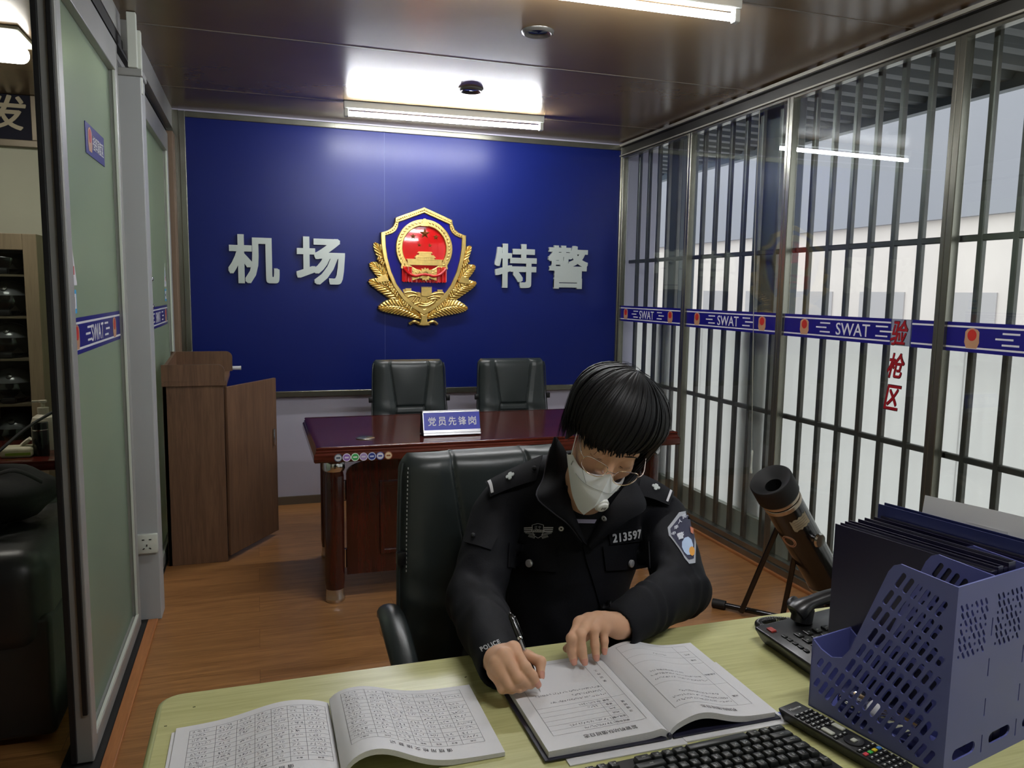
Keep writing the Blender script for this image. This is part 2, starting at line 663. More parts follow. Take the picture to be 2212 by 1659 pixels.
# ---- left partition: header, post, two sliding doors
b = B().box(-0.58, -0.505, 1.28, 3.66, 2.475, H - 0.0005).box(-0.60, -0.53, 1.28, 5.38, 2.40, 2.475)
b.box(-0.56, -0.475, 3.72, 5.385, 2.44, H - 0.0005)
hdr = struct('trim_3', b, M_alu, smooth=0)
struct('header_gap', B().box(-0.545, -0.508, 1.28, 5.38, 2.425, 2.474), M_dark, parent=hdr, smooth=0)
post = struct('column', B().box(-0.565, -0.432, 3.62, 3.74, 0, 2.315, 0.004), M_post, smooth=0)
struct('column_cap', B().box(-0.57, -0.425, 3.61, 3.75, 2.315, 2.345, 0.004), M_alu, parent=post, smooth=0)
b = B().box(-0.475, -0.440, 3.60, 3.63, 2.345, 2.56, 0.003).box(-0.452, -0.428, 3.63, 3.66, 2.25, 2.50, 0.003)
b.box(-0.535, -0.522, 3.607, 3.62, 0.36, 2.315, 0.002)
struct('trim_4', b, M_white_plastic, smooth=0)


def sliding_door(name, x, y0, y1, ztop):
    d = bpy.data.objects.new(name, None); COL.objects.link(d); d.empty_display_size = 0.1
    d.location = (x - 0.03, (y0 + y1) / 2, 0.012); d['kind'] = 'structure'
    WM[d.name] = Matrix.Translation(d.location)
    t = 0.062
    b = B().box(x - t, x, y0, y0 + 0.06, 0.012, ztop + 0.11, 0.004)
    b.box(x - t, x, y1 - 0.05, y1, 0.012, ztop + 0.11, 0.004)
    b.box(x - t, x, y0 + 0.06, y1 - 0.05, ztop, ztop + 0.11, 0.003)
    b.box(x - t, x, y0 + 0.06, y1 - 0.05, 0.012, 0.07, 0.003)
    struct('door_frame', b, M_alu, parent=d, smooth=0)
    b = B()
    for yy in (y0 + 0.064, y1 - 0.054):
        b.box(x - 0.012, x - 0.004, yy - 0.004, yy + 0.004, 0.07, ztop)
    b.box(x - 0.012, x - 0.002, y0 + 0.06, y1 - 0.05, 0.07, 0.078)
    struct('glazing_bead', b, M_white_plastic, parent=d, smooth=0)
    struct('frosted_pane', B().box(x - 0.034, x - 0.026, y0 + 0.058, y1 - 0.048, 0.068, ztop + 0.002), M_frost_door, parent=d, smooth=0)
    return d


d1 = sliding_door('door_1', -0.507, 2.52, 3.56, 2.305)
b = B().box(-0.567, -0.551, 2.508, 2.521, 0.02, 2.41, 0.002)
struct('rubber_gasket', b, M_black_rubber, parent=d1, smooth=0)
b = B().box(-0.530, -0.516, 2.508, 2.521, 0.17, 2.41, 0.002)
struct('rubber_gasket', b, M_black_rubber, parent=d1, smooth=0)
d2 = sliding_door('door_2', -0.49, 4.12, 5.24, 2.27)
b = B()
for zz in (1.50, 1.37):
    b.box(-0.488, -0.484, 4.125, 4.150, zz - 0.045, zz + 0.045, 0.001)
struct('lock_plate', b, M_steel, parent=d2, smooth=0)
b = B()
for zz in (1.50, 1.37):
    b.sphere((-0.480, 4.14, zz), (0.008, 0.012, 0.012), 12, 8)
    b.cyl((-0.49, 4.14, zz), (-0.478, 4.14, zz), 0.006, n=10)
struct('lock_knob', b, mat('chrome', (205, 205, 205), rough=0.08, metal=1.0), parent=d2)
M_chrome = MATS['chrome']
struct('trim_5', B().box(-0.53, -0.462, 5.25, 5.37, 0, 2.40, 0.004), M_brown_strip, smooth=0)
struct('trim_12', B().box(-0.56, -0.438, 5.374, 5.399, 0, 2.55), M_steel, smooth=0)
# the wall behind door 2 on the other side (between the post and door 2)
struct('trim_6', B().box(-0.60, -0.545, 3.74, 4.14, 0.0, 2.40), M_post, smooth=0)

# socket on the post
s = thing('wall_socket', 'white square five-hole power socket low on the grey post', 'socket', (-0.478, 3.615, 0.311))
obj('cover_plate', B().box(-0.521, -0.435, 3.596, 3.6195, 0.311, 0.397, 0.005), M_white_plastic, s)
for dx, dz, ang in ((-0.014, 0.020, 0), (0.014, 0.020, 0), (0, -0.006, PI / 2), (-0.013, -0.020, -0.6), (0.013, -0.020, 0.6)):
    b = B().box(-0.005 if ang == 0 else -0.0045, 0.005 if ang == 0 else 0.0045, -0.001, 0.001, -0.0022, 0.0022, M=TR(-0.478 + dx, 3.5955, 0.354 + dz, 0, 0, ang))
    obj('socket_hole', b, M_black_rubber, s, smooth=0)

# ---- window wall
XP = 2.60
zt = 2.465
edges = [5.365, 4.415, 3.443, 2.435, 1.43, 0.345, -0.62, -1.60]  # the rearmost windows are unseen, added to bring in daylight
bars = {1: [5.25, 5.10, 4.955, 4.82, 4.685, 4.54], 2: [4.375, 4.23, 4.085, 3.935, 3.79, 3.62], 3: [3.354, 3.211, 3.07, 2.933, 2.795, 2.645, 2.52],
        4: [2.352, 2.20, 2.055, 1.91, 1.765, 1.62, 1.50], 5: [1.33, 1.18, 1.03, 0.88, 0.73, 0.58, 0.43], 6: [0.2, 0.05, -0.1, -0.25, -0.4, -0.55], 7: [-0.75, -0.9, -1.05, -1.2, -1.35, -1.5]}
for i in range(7):
    y1, y0 = edges[i], edges[i + 1]
    wn = bpy.data.objects.new('window_%d' % (i + 1), None); COL.objects.link(wn)
    wn.location = (XP, (y0 + y1) / 2, 0.05); wn['kind'] = 'structure'
    WM[wn.name] = Matrix.Translation(wn.location)
    b = B().box(2.582, 2.625, y0, y0 + 0.022, 0.05, zt, 0.003).box(2.582, 2.625, y1 - 0.03, y1, 0.05, zt, 0.003)
    b.box(2.582, 2.625, y0 + 0.022, y1 - 0.03, 0.05, 0.085, 0.003).box(2.582, 2.625, y0 + 0.022, y1 - 0.03, zt - 0.015, zt, 0.002)
    struct('window_frame', b, M_steel, parent=wn, smooth=0)
    struct('glass_pane', B().box(XP, XP + 0.006, y0 + 0.018, y1 - 0.026, 0.08, zt - 0.01), M_glass, parent=wn, smooth=0)
    for yb in bars[i + 1]:
        struct('security_bar', B().box(2.667, 2.693, yb - 0.013, yb + 0.013, 0.02, 2.60, 0.004, seg=1), M_bar, parent=wn, smooth=0)
    for zr in (0.826, 1.702):
        struct('cross_rail', B().box(2.668, 2.692, y0 - 0.01, y1 + 0.01, zr - 0.013, zr + 0.013, 0.004, seg=1), M_bar, parent=wn, smooth=0)
    struct('frosted_sheet', B().box(2.735, 2.739, y0 - 0.002, y1 - 0.002, 0.185, 1.325), M_frost_white, parent=wn, smooth=0)
b = B().box(2.57, 2.64, -1.60, 5.385, 0.0, 0.05, 0.004)
struct('trim_7', b, M_steel, smooth=0)
struct('trim_8', B().box(2.555, 2.572, -1.60, 5.385, 0.0, 0.014, 0.002), MATS['threshold_strip'], smooth=0)
M_track = mat('dark_track', (62, 60, 54), rough=0.4, metal=0.4, vary=(4, 0.2))
b = B().box(2.575, 2.635, -1.60, 5.385, zt, 2.479, 0.003).box(2.60, 2.66, -1.60, 5.385, 2.479, 2.535).box(2.57, 2.60, -1.60, 5.385, 2.533, 2.550, 0.002)
struct('trim_9', b, M_track, smooth=0)
struct('trim_13', B().box(2.568, 2.575, -1.60, 5.385, 2.466, 2.474).box(2.562, 2.570, -1.60, 5.385, 2.536, 2.552), mat('track_edge', (176, 172, 158), rough=0.35, metal=0.3), smooth=0)
struct('trim_10', B().box(2.585, 2.625, 5.365, 5.40, 0.05, 2.535), M_dark, smooth=0)
b = B().box(2.70, 2.76, -1.60, 5.45, -0.05, 0.19)
struct('trim_11', b, mat('grey_green_kick_plate', (150, 156, 146), rough=0.3, metal=0.2, vary=(3, 0.1)), smooth=0)

# ---- outside
M_dark_sheet = mat('dark_corrugated_sheet', (60, 66, 66), rough=0.5, metal=0.2)
b = B()
P = []
for k in range(0, 360):
    y = -1.9 + k * 0.03
    dz = 0.018 * (1 if (k // 3) % 2 else -1)
    P.append([(2.67, y, 2.62 + dz), (3.7, y, 2.60 + dz)])
b.slab(P, 0.004)
struct('canopy', b, M_dark_sheet, smooth=0)
struct('canopy_edge', B().box(3.68, 3.74, -1.9, 8.9, 2.535, 2.63), mat('canopy_edge_grey', (84, 96, 104), rough=0.4, metal=0.2), smooth=0)
M_pil = mat('outside_pillar', (82, 88, 90), rough=0.45, metal=0.25, vary=(2, 0.08))
b = B().box(2.765, 2.90, 3.71, 3.97, -0.1, 2.6, 0.01)
struct('pillar', b, M_pil, smooth=0)
b = B().box(2.765, 2.90, 4.81, 5.01, -0.1, 2.6, 0.01)
struct('pillar', b, M_pil, smooth=0)
struct('ground', B().box(2.76, 80, -30, 90, -0.16, -0.1), mat('concrete_apron', (168, 166, 164), rough=0.85, vary=(0.2, 0.06)), smooth=0)
M_hang = mat('pale_hangar_cladding', (152, 153, 160), rough=0.6, vary=(0.08, 0.06))
M_hang2 = mat('hangar_lower_wall', (222, 213, 206), rough=0.7, vary=(0.5, 0.05))
t = thing('hangar', 'pale grey metal building far outside the barred windows', 'building', (30, 40, -0.1))
b = B()
for (x0, x1, y0, y1, z0, z1) in ((26, 40, 8, 80, 4.6, 9.0),):
    b.box(x0, x1, y0, y1, z0, z1)
obj('upper_cladding', b, M_hang, t, smooth=0)
obj('lower_wall', B().box(26.3, 40, 8, 80, -0.1, 4.6), M_hang2, t, smooth=0)
for k in range(16):
    obj('doorway', B().box(26.24, 26.32, 9 + k * 4.4, 11.6 + k * 4.4, 0.2, 1.7), mat('hangar_doors', (182, 178, 178), rough=0.7), t, smooth=0)

# ---- adjoining room through the left opening
M_dim_lamp = emission_mat('lamp_diffuser', (255, 250, 240), 14.0)
t = thing('ceiling_lamp', 'bright rounded rectangular ceiling lamp in the adjoining room', 'ceiling light', (-1.28, 4.12, 2.50))
b = B().box(-1.62, -0.945, 3.97, 4.28, 2.545, H, 0.006)
obj('lamp_base', b, M_white_plastic, t)
b = B().box(-1.60, -0.965, 3.99, 4.26, 2.465, 2.545, 0.038, seg=5)
obj('lamp_diffuser', b, M_dim_lamp, t, smooth=60)

t = thing('calligraphy_plaque', 'dark navy plaque with gold brush calligraphy above the helmet cabinet', 'plaque', (-1.6, 5.37, 2.28))
obj('plaque_panel', B().box(-2.3, -1.235, 5.365, 5.3955, 2.305, H - 0.002), mat('navy_plaque', (13, 15, 34), rough=0.6, spec=0.2), t, smooth=0)
obj('plaque_frame', B().box(-2.3, -1.205, 5.355, 5.3955, 2.265, 2.305, 0.003).box(-1.235, -1.205, 5.355, 5.3955, 2.305, H - 0.002, 0.003), mat('bronze_strip', (112, 102, 84), rough=0.4, metal=0.3), t, smooth=0)
b = B()
for k in range(8):
    b.text('发', 0.205, 0.004 + 0.0002 * k, wall_back(-1.375 + 0.004 * math.cos(k * PI / 4), 2.440 + 0.004 * math.sin(k * PI / 4), 5.364), shear=0.2)
obj('brush_lettering', b, mat('gold_lettering', (178, 166, 138), rough=0.45), t, smooth=0)

t = thing('helmet_cabinet', 'tan wooden cabinet with a glass front holding black helmets', 'cabinet', (-1.36, 5.2, 0))
M_tan = wood('tan_laminate', (124, 110, 88), (154, 138, 112), 'Z', 0.7, rough=0.45)
b = B().box(-1.56, -1.49, 5.02, 5.3955, 0, 1.745, 0.003).box(-1.235, -1.165, 5.02, 5.3955, 0, 1.745, 0.003).box(-1.49, -1.235, 5.02, 5.3955, 1.655, 1.745, 0.003).box(-1.49, -1.235, 5.02, 5.3955, 0, 0.08)
obj('cabinet_body', b, M_tan, t, smooth=0)
obj('back_panel', B().box(-1.49, -1.235, 5.385, 5.3955, 0.08, 1.655), mat('cabinet_inside', (26, 25, 24), rough=0.7), t, smooth=0)
shelf_z = [1.52, 1.285, 1.045, 0.785, 0.52]
for zz in shelf_z:
    obj('shelf', B().box(-1.49, -1.235, 5.05, 5.385, zz - 0.012, zz), mat('shelf_board', (112, 100, 80), rough=0.5), t, smooth=0)
obj('glass_front', B().box(-1.49, -1.235, 5.024, 5.028, 0.08, 1.655), M_glass, t, smooth=0)
M_helm = mat('helmet_shell', (104, 104, 106), rough=0.22, spec=0.6, coat=0.4)
M_visor = mat('dark_visor', (8, 8, 10), rough=0.05, spec=0.8, coat=0.6)


def helmet(zz, label):
    h = thing('riot_helmet', label, 'helmet', (-1.362, 5.20, zz), group='black helmets in the cabinet')
    b = B(); P = []
    for i in range(13):
        ph = PI / 2 * i / 12
        r = math.cos(ph)
        P.append([(0.112 * r * math.cos(a), 0.125 * r * math.sin(a) + 0.01, 0.085 + 0.115 * math.sin(ph)) for a in [2 * PI * k / 28 for k in range(29)]])
    P.insert(0, [(0.105 * math.cos(a), 0.115 * math.sin(a) + 0.01, 0.035) for a in [2 * PI * k / 28 for k in range(29)]])
    b.grid(P, flip=True)
    obj('shell', b, M_helm, h, local=True, smooth=60)
    b = B(); P = []
    for i in range(9):
        zz2 = 0.03 + 0.085 * i / 8
        P.append([((0.118 - 0.02 * abs(i - 5) / 5) * math.sin(a), -(0.135 - 0.02 * abs(i - 5) / 5) * math.cos(a), zz2) for a in [-1.1 + 2.2 * k / 16 for k in range(17)]])
    b.slab(P, -0.004)
    obj('visor', b, M_visor, h, local=True, smooth=60)
    b = B().box(-0.035, 0.035, -0.135, -0.085, 0.002, 0.035, 0.008).tube([(-0.1, 0, 0.05), (-0.06, -0.07, 0.012), (0, -0.09, 0.004), (0.06, -0.07, 0.012), (0.1, 0, 0.05)], 0.006, 6)
    obj('chin_guard', b, M_black_rubber, h, local=True)
    b = B().lathe([(0.018, 0), (0.016, 0.006), (0, 0.008)], 14, M=TR(0, -0.09, 0.155, 0, 1.0))
    obj('crest', b, mat('helmet_crest', (62, 60, 56), rough=0.3, metal=0.5), h, local=True)
    return h


h0 = helmet(1.5205, 'black visored helmet on the top shelf of the cabinet')
for zz, lb in ((1.2855, 'black visored helmet on the second shelf from the top'), (1.0455, 'black visored helmet on the middle cabinet shelf'),
               (0.7855, 'black visored helmet on the fourth shelf, level with the pump bottle'), (0.5205, 'black visored helmet on the lowest shelf, behind the thermos')):
    dup(h0, Matrix.Translation((-1.362, 5.20, zz)), lb, 'black helmets in the cabinet')

# low red-brown table with bottle, flask and tissues
t = thing('tea_table', 'dark red wooden tea table behind the black sofa', 'table', (-1.0, 4.1, 0))
M_redwood = wood('dark_red_wood', (52, 16, 12), (96, 34, 26), 'X', 1.0, rough=0.18, coat=0.4)
obj('tabletop', B().box(-1.75, -0.66, 3.86, 4.42, 0.645, 0.69, 0.006), M_redwood, t)
for (x, y) in ((-1.7, 3.91), (-0.71, 3.91), (-1.7, 4.37), (-0.71, 4.37)):
    obj('leg', B().box(x - 0.03, x + 0.03, y - 0.03, y + 0.03, 0, 0.645, 0.004), M_redwood, t)
t = thing('pump_bottle', 'white pump bottle on the dark red table', 'bottle', (-0.972, 4.14, 0.69))
b = B().lathe([(0.05, 0), (0.052, 0.01), (0.052, 0.13), (0.045, 0.155), (0.022, 0.17), (0.022, 0.185)], 24)
obj('bottle_body', b, mat('white_bottle', (214, 208, 190), rough=0.35), t, local=True)
b = B().lathe([(0.024, 0.175), (0.024, 0.20), (0.008, 0.202), (0.008, 0.222), (0.018, 0.224), (0.018, 0.234), (0, 0.236)], 20).box(-0.045, 0.0, -0.006, 0.006, 0.224, 0.234, 0.002)
obj('pump_head', b, MATS['white_bottle'], t, local=True)
t = thing('thermos', 'black thermos flask on the dark red table', 'flask', (-0.955, 4.00, 0.69))
obj('flask_body', B().lathe([(0.033, 0), (0.034, 0.005), (0.034, 0.11), (0.032, 0.118)], 24), mat('black_gloss', (14, 14, 16), rough=0.18, coat=0.3), t, local=True)
obj('flask_lid', B().lathe([(0.033, 0.12), (0.033, 0.150), (0.03, 0.154), (0, 0.155)], 24), MATS['black_gloss'], t, local=True)
obj('steel_ring', B().lathe([(0.0335, 0.116), (0.0345, 0.118), (0.0335, 0.121)], 24, caps=False), M_chrome, t, local=True)
t = thing('tissue_pack', 'soft white and green tissue pack with a tissue pulled out', 'tissues', (-1.035, 3.99, 0.69))
b = B().box(-0.075, 0.055, -0.045, 0.045, 0.0, 0.048, 0.016, seg=3)
obj('pack', b, mat('tissue_wrap', (206, 200, 170), rough=0.5, vary=(14, 0.15)), t, local=True, smooth=60)
b = B().box(-0.05, 0.05, -0.0465, -0.0445, 0.012, 0.024)
obj('green_print', b, mat('green_print', (140, 170, 60), rough=0.5), t, local=True, smooth=0)
P = [[(0.0 + 0.04 * v + 0.008 * math.sin(5 * u), -0.02 + 0.04 * u, 0.046 + 0.035 * v + 0.006 * math.sin(7 * u + 3 * v)) for v in [k / 6 for k in range(7)]] for u in [k / 8 for k in range(9)]]
obj('tissue', B().slab(P, 0.002), mat('tissue_paper', (222, 216, 198), rough=0.8), t, local=True, smooth=60)

# sofa and bag
M_leather = mat('black_leather', (30, 32, 33), rough=0.38, spec=0.5, vary=(3, 0.2), bump=(60, 0.12, 0.004))
t = thing('leather_sofa', 'black leather sofa in the dark adjoining room', 'sofa', (-1.4, 3.1, 0))
obj('sofa_base', B().box(-2.45, -0.64, 2.68, 3.55, 0.03, 0.43, 0.02, seg=3), M_leather, t, smooth=60)


def cushion(x0, x1, y0, y1, z0, z1, r):
    b = bmesh.new(); bmesh.ops.create_cube(b, size=1)
    for v in b.verts:
        v.co = V(((x0 + x1) / 2 + v.co.x * (x1 - x0), (y0 + y1) / 2 + v.co.y * (y1 - y0), (z0 + z1) / 2 + v.co.z * (z1 - z0)))
    bmesh.ops.bevel(b, geom=b.edges[:], offset=r, segments=6, profile=0.5, affect='EDGES')
    return B().bm(b)


obj('sofa_arm', cushion(-0.90, -0.645, 2.66, 3.5, 0.30, 0.635, 0.09), M_leather, t, smooth=60)
obj('seat_cushion', cushion(-2.2, -0.86, 2.70, 3.3, 0.36, 0.56, 0.07), M_leather, t, smooth=60)
obj('sofa_backrest', cushion(-2.45, -0.70, 3.28, 3.60, 0.35, 0.68, 0.10), M_leather, t, smooth=60)
t = thing('shoulder_bag', 'black bag with straps and buckles lying on the sofa', 'bag', (-0.85, 3.20, 0.64))
M_cloth = mat('black_webbing', (18, 17, 21), rough=0.8, bump=(120, 0.2, 0.003))
b = B(); P = []
for i in range(15):
    th = PI * i / 14
    P.append([(-0.93 + 0.24 * math.sin(th) * math.cos(a) * (1 + 0.08 * math.sin(3 * a + i)), 3.13 + 0.16 * math.sin(th) * math.sin(a) * (1 + 0.1 * math.cos(2 * a + i)), 0.725 - 0.085 * math.cos(th) + 0.02 * math.sin(2 * a)) for a in [2 * PI * k / 24 for k in range(25)]])
b.grid(P)
obj('bag_body', b, M_cloth, t, smooth=60)
b = B().tube(smoothpath([(-1.08, 2.930, 0.670), (-0.98, 2.950, 0.790), (-0.88, 3.010, 0.870), (-0.80, 3.150, 0.950), (-0.74, 3.270, 0.990)], 5), 0.018, 8, flat=0.3)
b.tube(smoothpath([(-0.92, 2.940, 0.770), (-0.86, 2.970, 0.820), (-0.79, 2.970, 0.840), (-0.72, 3.000, 0.790)], 5), 0.014, 8, flat=0.3)
obj('strap', b, M_cloth, t, smooth=60)
b = B().tube([(-0.95, 2.940, 0.810), (-0.90, 2.935, 0.835), (-0.86, 2.935, 0.840)], 0.005, 8).box(-0.90, -0.87, 2.925, 2.935, 0.765, 0.790, 0.003)
obj('buckle', b, M_chrome, t)
# ================================================================== SIGN BOARD, EMBLEM, LAMPS, MARKS


def fit_text(b, body, wd, ht, depth, M, offset=0.0, shear=0.0, spacing=1.0):
    t0 = B().text(body, 1.0, 0.1, None, shear=shear, spacing=spacing)
    t = t0
    if offset:                                  # heavier strokes
        t = B()
        for k, (ox, oy) in enumerate(((-1, -1), (0, -1), (1, -1), (-1, 0), (1, 0), (-1, 1), (0, 1), (1, 1))):
            t.raw(t0.v, t0.f, Matrix.Translation((offset * ox * 0.85, offset * oy * 0.85, 0.0009 * k)))
    lo, hi = t.bounds()
    sx = wd / (hi.x - lo.x) if wd else ht / (hi.y - lo.y)
    sy = ht / (hi.y - lo.y) if ht else sx
    S = Matrix.Diagonal((sx, sy, depth / (hi.z - lo.z), 1)) @ Matrix.Translation((-(lo.x + hi.x) / 2, -(lo.y + hi.y) / 2, -lo.z))
    b.raw(t.v, t.f, M @ S)
    return b


M_blue = mat('blue_sign_panel', (16, 29, 98), rough=0.32, spec=0.24, vary=(1.5, 0.04))
M_silver_letter = mat('silver_letter', (186, 194, 190), rough=0.4, metal=0.25)
M_letter_side = mat('letter_side_gold', (120, 112, 84), rough=0.35, metal=0.6)
t = thing('sign_board', 'large deep blue board in a steel frame covering the back wall', 'sign board', (1.09, 5.39, 0.745))
XL, XR, ZB, ZT = -0.437, 2.612, 0.743, 2.545
obj('blue_panel', B().box(XL + 0.03, XR - 0.03, 5.376, 5.398, ZB + 0.03, ZT - 0.03), M_blue, t, smooth=0)
b = B().box(XL, XL + 0.038, 5.358, 5.398, ZB, ZT, 0.004).box(XR - 0.038, XR, 5.358, 5.398, ZB, ZT, 0.004)
b.box(XL + 0.038, XR - 0.038, 5.358, 5.398, ZT - 0.036, ZT, 0.004).box(XL + 0.038, XR - 0.038, 5.358, 5.398, ZB, ZB + 0.040, 0.004)
obj('steel_frame', b, M_steel, t, smooth=0)
obj('panel_seam', B().box(0.8335, 0.8355, 5.3752, 5.3762, ZB + 0.04, ZT - 0.036), mat('seam_line', (70, 80, 130), rough=0.6), t, smooth=0)

for ch, x, lb in (('机', -0.013, 'silver raised character 机, leftmost on the blue board'), ('场', 0.408, 'silver raised character 场, just left of the gold emblem'),
                  ('特', 1.769, 'silver raised character 特, just right of the gold emblem'), ('警', 2.172, 'silver raised character 警, rightmost on the blue board')):
    b = fit_text(B(), ch, 0.315, 0.312, 0.022, wall_back(x, 1.649, 5.374), offset=0.030)
    tag(obj('wall_character', b, M_silver_letter, smooth=0), lb, 'character', 'silver characters on the blue board')

# ---- police emblem
M_gold = mat('emblem_gold', (238, 204, 124), rough=0.30, metal=1.0, vary=(30, 0.12))
M_gold_d = mat('emblem_gold_deep', (150, 108, 46), rough=0.35, metal=1.0)
M_enamel = mat('emblem_blue_enamel', (18, 14, 120), rough=0.06, coat=0.8)
M_redenamel = mat('emblem_red_enamel', (196, 22, 24), rough=0.08, coat=0.7)
M_star = mat('emblem_star_bronze', (140, 84, 40), rough=0.4, metal=0.7)
K = 0.000562


def E(x, y):
    return ((x - 762) * K, (800 - y) * K)


em = thing('police_emblem', 'gold, blue and red police shield emblem in the middle of the board', 'emblem', M=wall_back(1.097, 1.644, 5.374))
HALF = [(0, 118), (348, 255), (356, 310), (382, 365), (430, 405), (490, 428), (527, 437), (522, 580), (497, 740), (450, 910), (375, 1080), (265, 1230), (140, 1340), (0, 1420)]


def shield(s, dy=0):
    r = [E(762 + x * s, 760 + (y - 760) * s + dy) for x, y in HALF]
    l = [(-p[0], p[1]) for p in r[::-1][1:-1]]
    return (r + l)


obj('shield_base', B().curve([shield(1.0)], 0.034), M_gold_d, em, local=True, smooth=0)
b = B().curve([shield(1.0), shield(0.895)], 0.016, TR(0, 0, 0.034), bevel=0.004)
top = [HALF[i] for i in range(7)]
path = []
for i in range(6):
    (xa, ya), (xb, yb) = top[i], top[i + 1]
    n = max(1, int(math.hypot(xb - xa, yb - ya) / 26))
    for k in range(n):
        path.append((xa + (xb - xa) * k / n, ya + (yb - ya) * k / n))
for x, y in path:
    for sg in (1, -1):
        p = E(762 + sg * x * 0.948, 760 + (y - 760) * 0.948)
        b.sphere((p[0], p[1], 0.051), (0.0062, 0.0062, 0.005), 8, 6)
obj('shield_rim', b, M_gold, em, local=True, smooth=50)
b = B().curve([shield(0.9)], 0.006, TR(0, 0, 0.034), bevel=0.002)
obj('blue_field', b, M_enamel, em, local=True)


def circ(cx, cy, r, n=48, ry=None):
    ry = ry or r
    return [E(cx + r * math.cos(2 * PI * k / n), cy - ry * math.sin(2 * PI * k / n)) for k in range(n)]


def star(cx, cy, r, b, z):
    p = []
    for k in range(10):
        a = PI / 2 + k * PI / 5
        rr = r if k % 2 == 0 else r * 0.4
        p.append(E(cx + rr * math.cos(a), cy - rr * math.sin(a)))
    c = E(cx, cy)
    vs = [(*q, z) for q in p] + [(*c, z + r * K * 0.28)]
    b.raw(vs, [[i, (i + 1) % 10, 10] for i in range(10)])


CX, CY = 762, 610
b = B().curve([circ(CX, CY, 350), circ(CX, CY, 268)], 0.018, TR(0, 0, 0.040), bevel=0.005)
for k in range(46):
    a = 2 * PI * k / 46
    p = E(CX + 312 * math.cos(a), CY - 312 * math.sin(a))
    b.sphere((p[0], p[1], 0.058), (0.012, 0.006, 0.004), 8, 6, M=Matrix.Translation((p[0], p[1], 0)) @ Matrix.Rotation(a + 0.9, 4, 'Z') @ Matrix.Translation((-p[0], -p[1], 0)))
b.curve([[E(CX - 14, 255), E(CX + 14, 255), E(CX + 44, 345), E(CX - 44, 345)]], 0.008, TR(0, 0, 0.056))
obj('grain_ring', b, M_gold, em, local=True, smooth=50)
b = B()
P = []
for i in range(9):
    r = 272 * i / 8
    P.append([(*E(CX + r * math.cos(2 * PI * k / 40), CY - r * math.sin(2 * PI * k / 40)), 0.043 + 0.008 * (1 - (i / 8) ** 2)) for k in range(41)])
b.grid(P)
obj('red_disc', b, M_redenamel, em, local=True, smooth=60)
b = B()
star(768, 432, 68, b, 0.049)
for x, y in ((625, 470), (905, 470), (702, 572), (830, 572)):
    star(x, y, 38, b, 0.049)
obj('stars', b, M_star, em, local=True, smooth=0)
b = B()
for poly, z0, z1 in (([(548, 745), (982, 745), (972, 812), (560, 812)], 0.046, 0.060), ([(655, 715), (880, 715), (885, 745), (650, 745)], 0.046, 0.062),
                     ([(635, 722), (900, 722), (870, 690), (665, 690)], 0.05, 0.068), ([(690, 690), (845, 690), (840, 664), (695, 664)], 0.046, 0.060),
                     ([(672, 668), (862, 668), (845, 650), (690, 650)], 0.05, 0.066), ([(540, 740), (990, 740), (990, 750), (540, 750)], 0.046, 0.066)):
    b.prism([E(*p) for p in poly], z1, h0=z0)
for k in range(9):
    x = 655 + 27 * k
    p = E(x, 738); b.box(p[0] - 0.003, p[0] + 0.003, p[1] - 0.008, p[1] + 0.008, 0.05, 0.065)
obj('gate_tower', b, M_gold, em, local=True, smooth=30)
b = B()
gear = []
for k in range(48):
    r = 82 if (k // 2) % 2 == 0 else 68
    gear.append(E(770 + r * math.cos(2 * PI * k / 48), 925 - r * math.sin(2 * PI * k / 48)))
b.curve([gear, circ(770, 925, 30, 24)], 0.02, TR(0, 0, 0.048), bevel=0.002)
b.curve([circ(770, 925, 48, 28), circ(770, 925, 36, 28)], 0.008, TR(0, 0, 0.066))
for sg in (-1, 1):
    b.prism([E(762 + sg * x, y) for x, y in ((60, 935), (150, 948), (150, 998), (60, 970))], 0.060, h0=0.04)
    b.prism([E(762 + sg * x, y) for x, y in ((60, 868), (130, 862), (210, 800), (235, 830), (150, 915), (62, 915))], 0.060, h0=0.04)
    b.prism([E(762 + sg * x, y) for x, y in ((235, 840), (262, 820), (240, 730), (262, 730), (290, 850), (262, 870))], 0.062, h0=0.04)
obj('cogwheel', b, M_gold, em, local=True)
b = B()
for sg in (-1, 1):
    P = []
    for i in range(13):
        u = i / 12
        x = 148 + 130 * u
        P.append([(*E(762 + sg * x, 838 - 10 * u + (185 + 8 * math.sin(i * 2.1)) * v), 0.052 + 0.006 * math.cos(i * 2.6)) for v in [k / 5 for k in range(6)]])
    b.slab(P, -0.010 * sg)
    pts = [(*E(762 + sg * x, y), 0.068) for x, y in ((262, 850), (200, 915), (120, 945), (50, 930), (0, 925))]
    b.tube(smoothpath(pts, 5), 0.010, 8)
P = []
for i in range(25):
    P.append([(*E(620 + 300 * i / 24, 985 + (36 + 6 * math.sin(i * 2.3)) * v), 0.046 + 0.004 * math.cos(i * 1.9)) for v in (0, 0.5, 1)])
b.slab(P, -0.006)
obj('red_drape', b, M_redenamel, em, local=True, smooth=50)
b = B()
for poly, z1 in (([(500, 1110), (560, 1095), (600, 1130), (700, 1140), (800, 1180), (900, 1130), (1000, 1130), (1020, 1150), (940, 1255), (850, 1320), (762, 1365), (674, 1320), (585, 1255), (515, 1160)], 0.046),
                 ([(722, 1180), (722, 1085), (850, 1085), (850, 1170), (800, 1195)], 0.066), ([(528, 1130), (528, 1095), (600, 1095), (600, 1140)], 0.056), ([(925, 1135), (925, 1105), (990, 1105), (990, 1145)], 0.056)):
    b.prism([E(*p) for p in poly], z1, h0=0.038)
for k in range(9):
    p = E(726 + 15 * k, 1080)
    b.box(p[0] - 0.0025, p[0] + 0.0025, p[1] - 0.004, p[1] + 0.004, 0.05, 0.066)
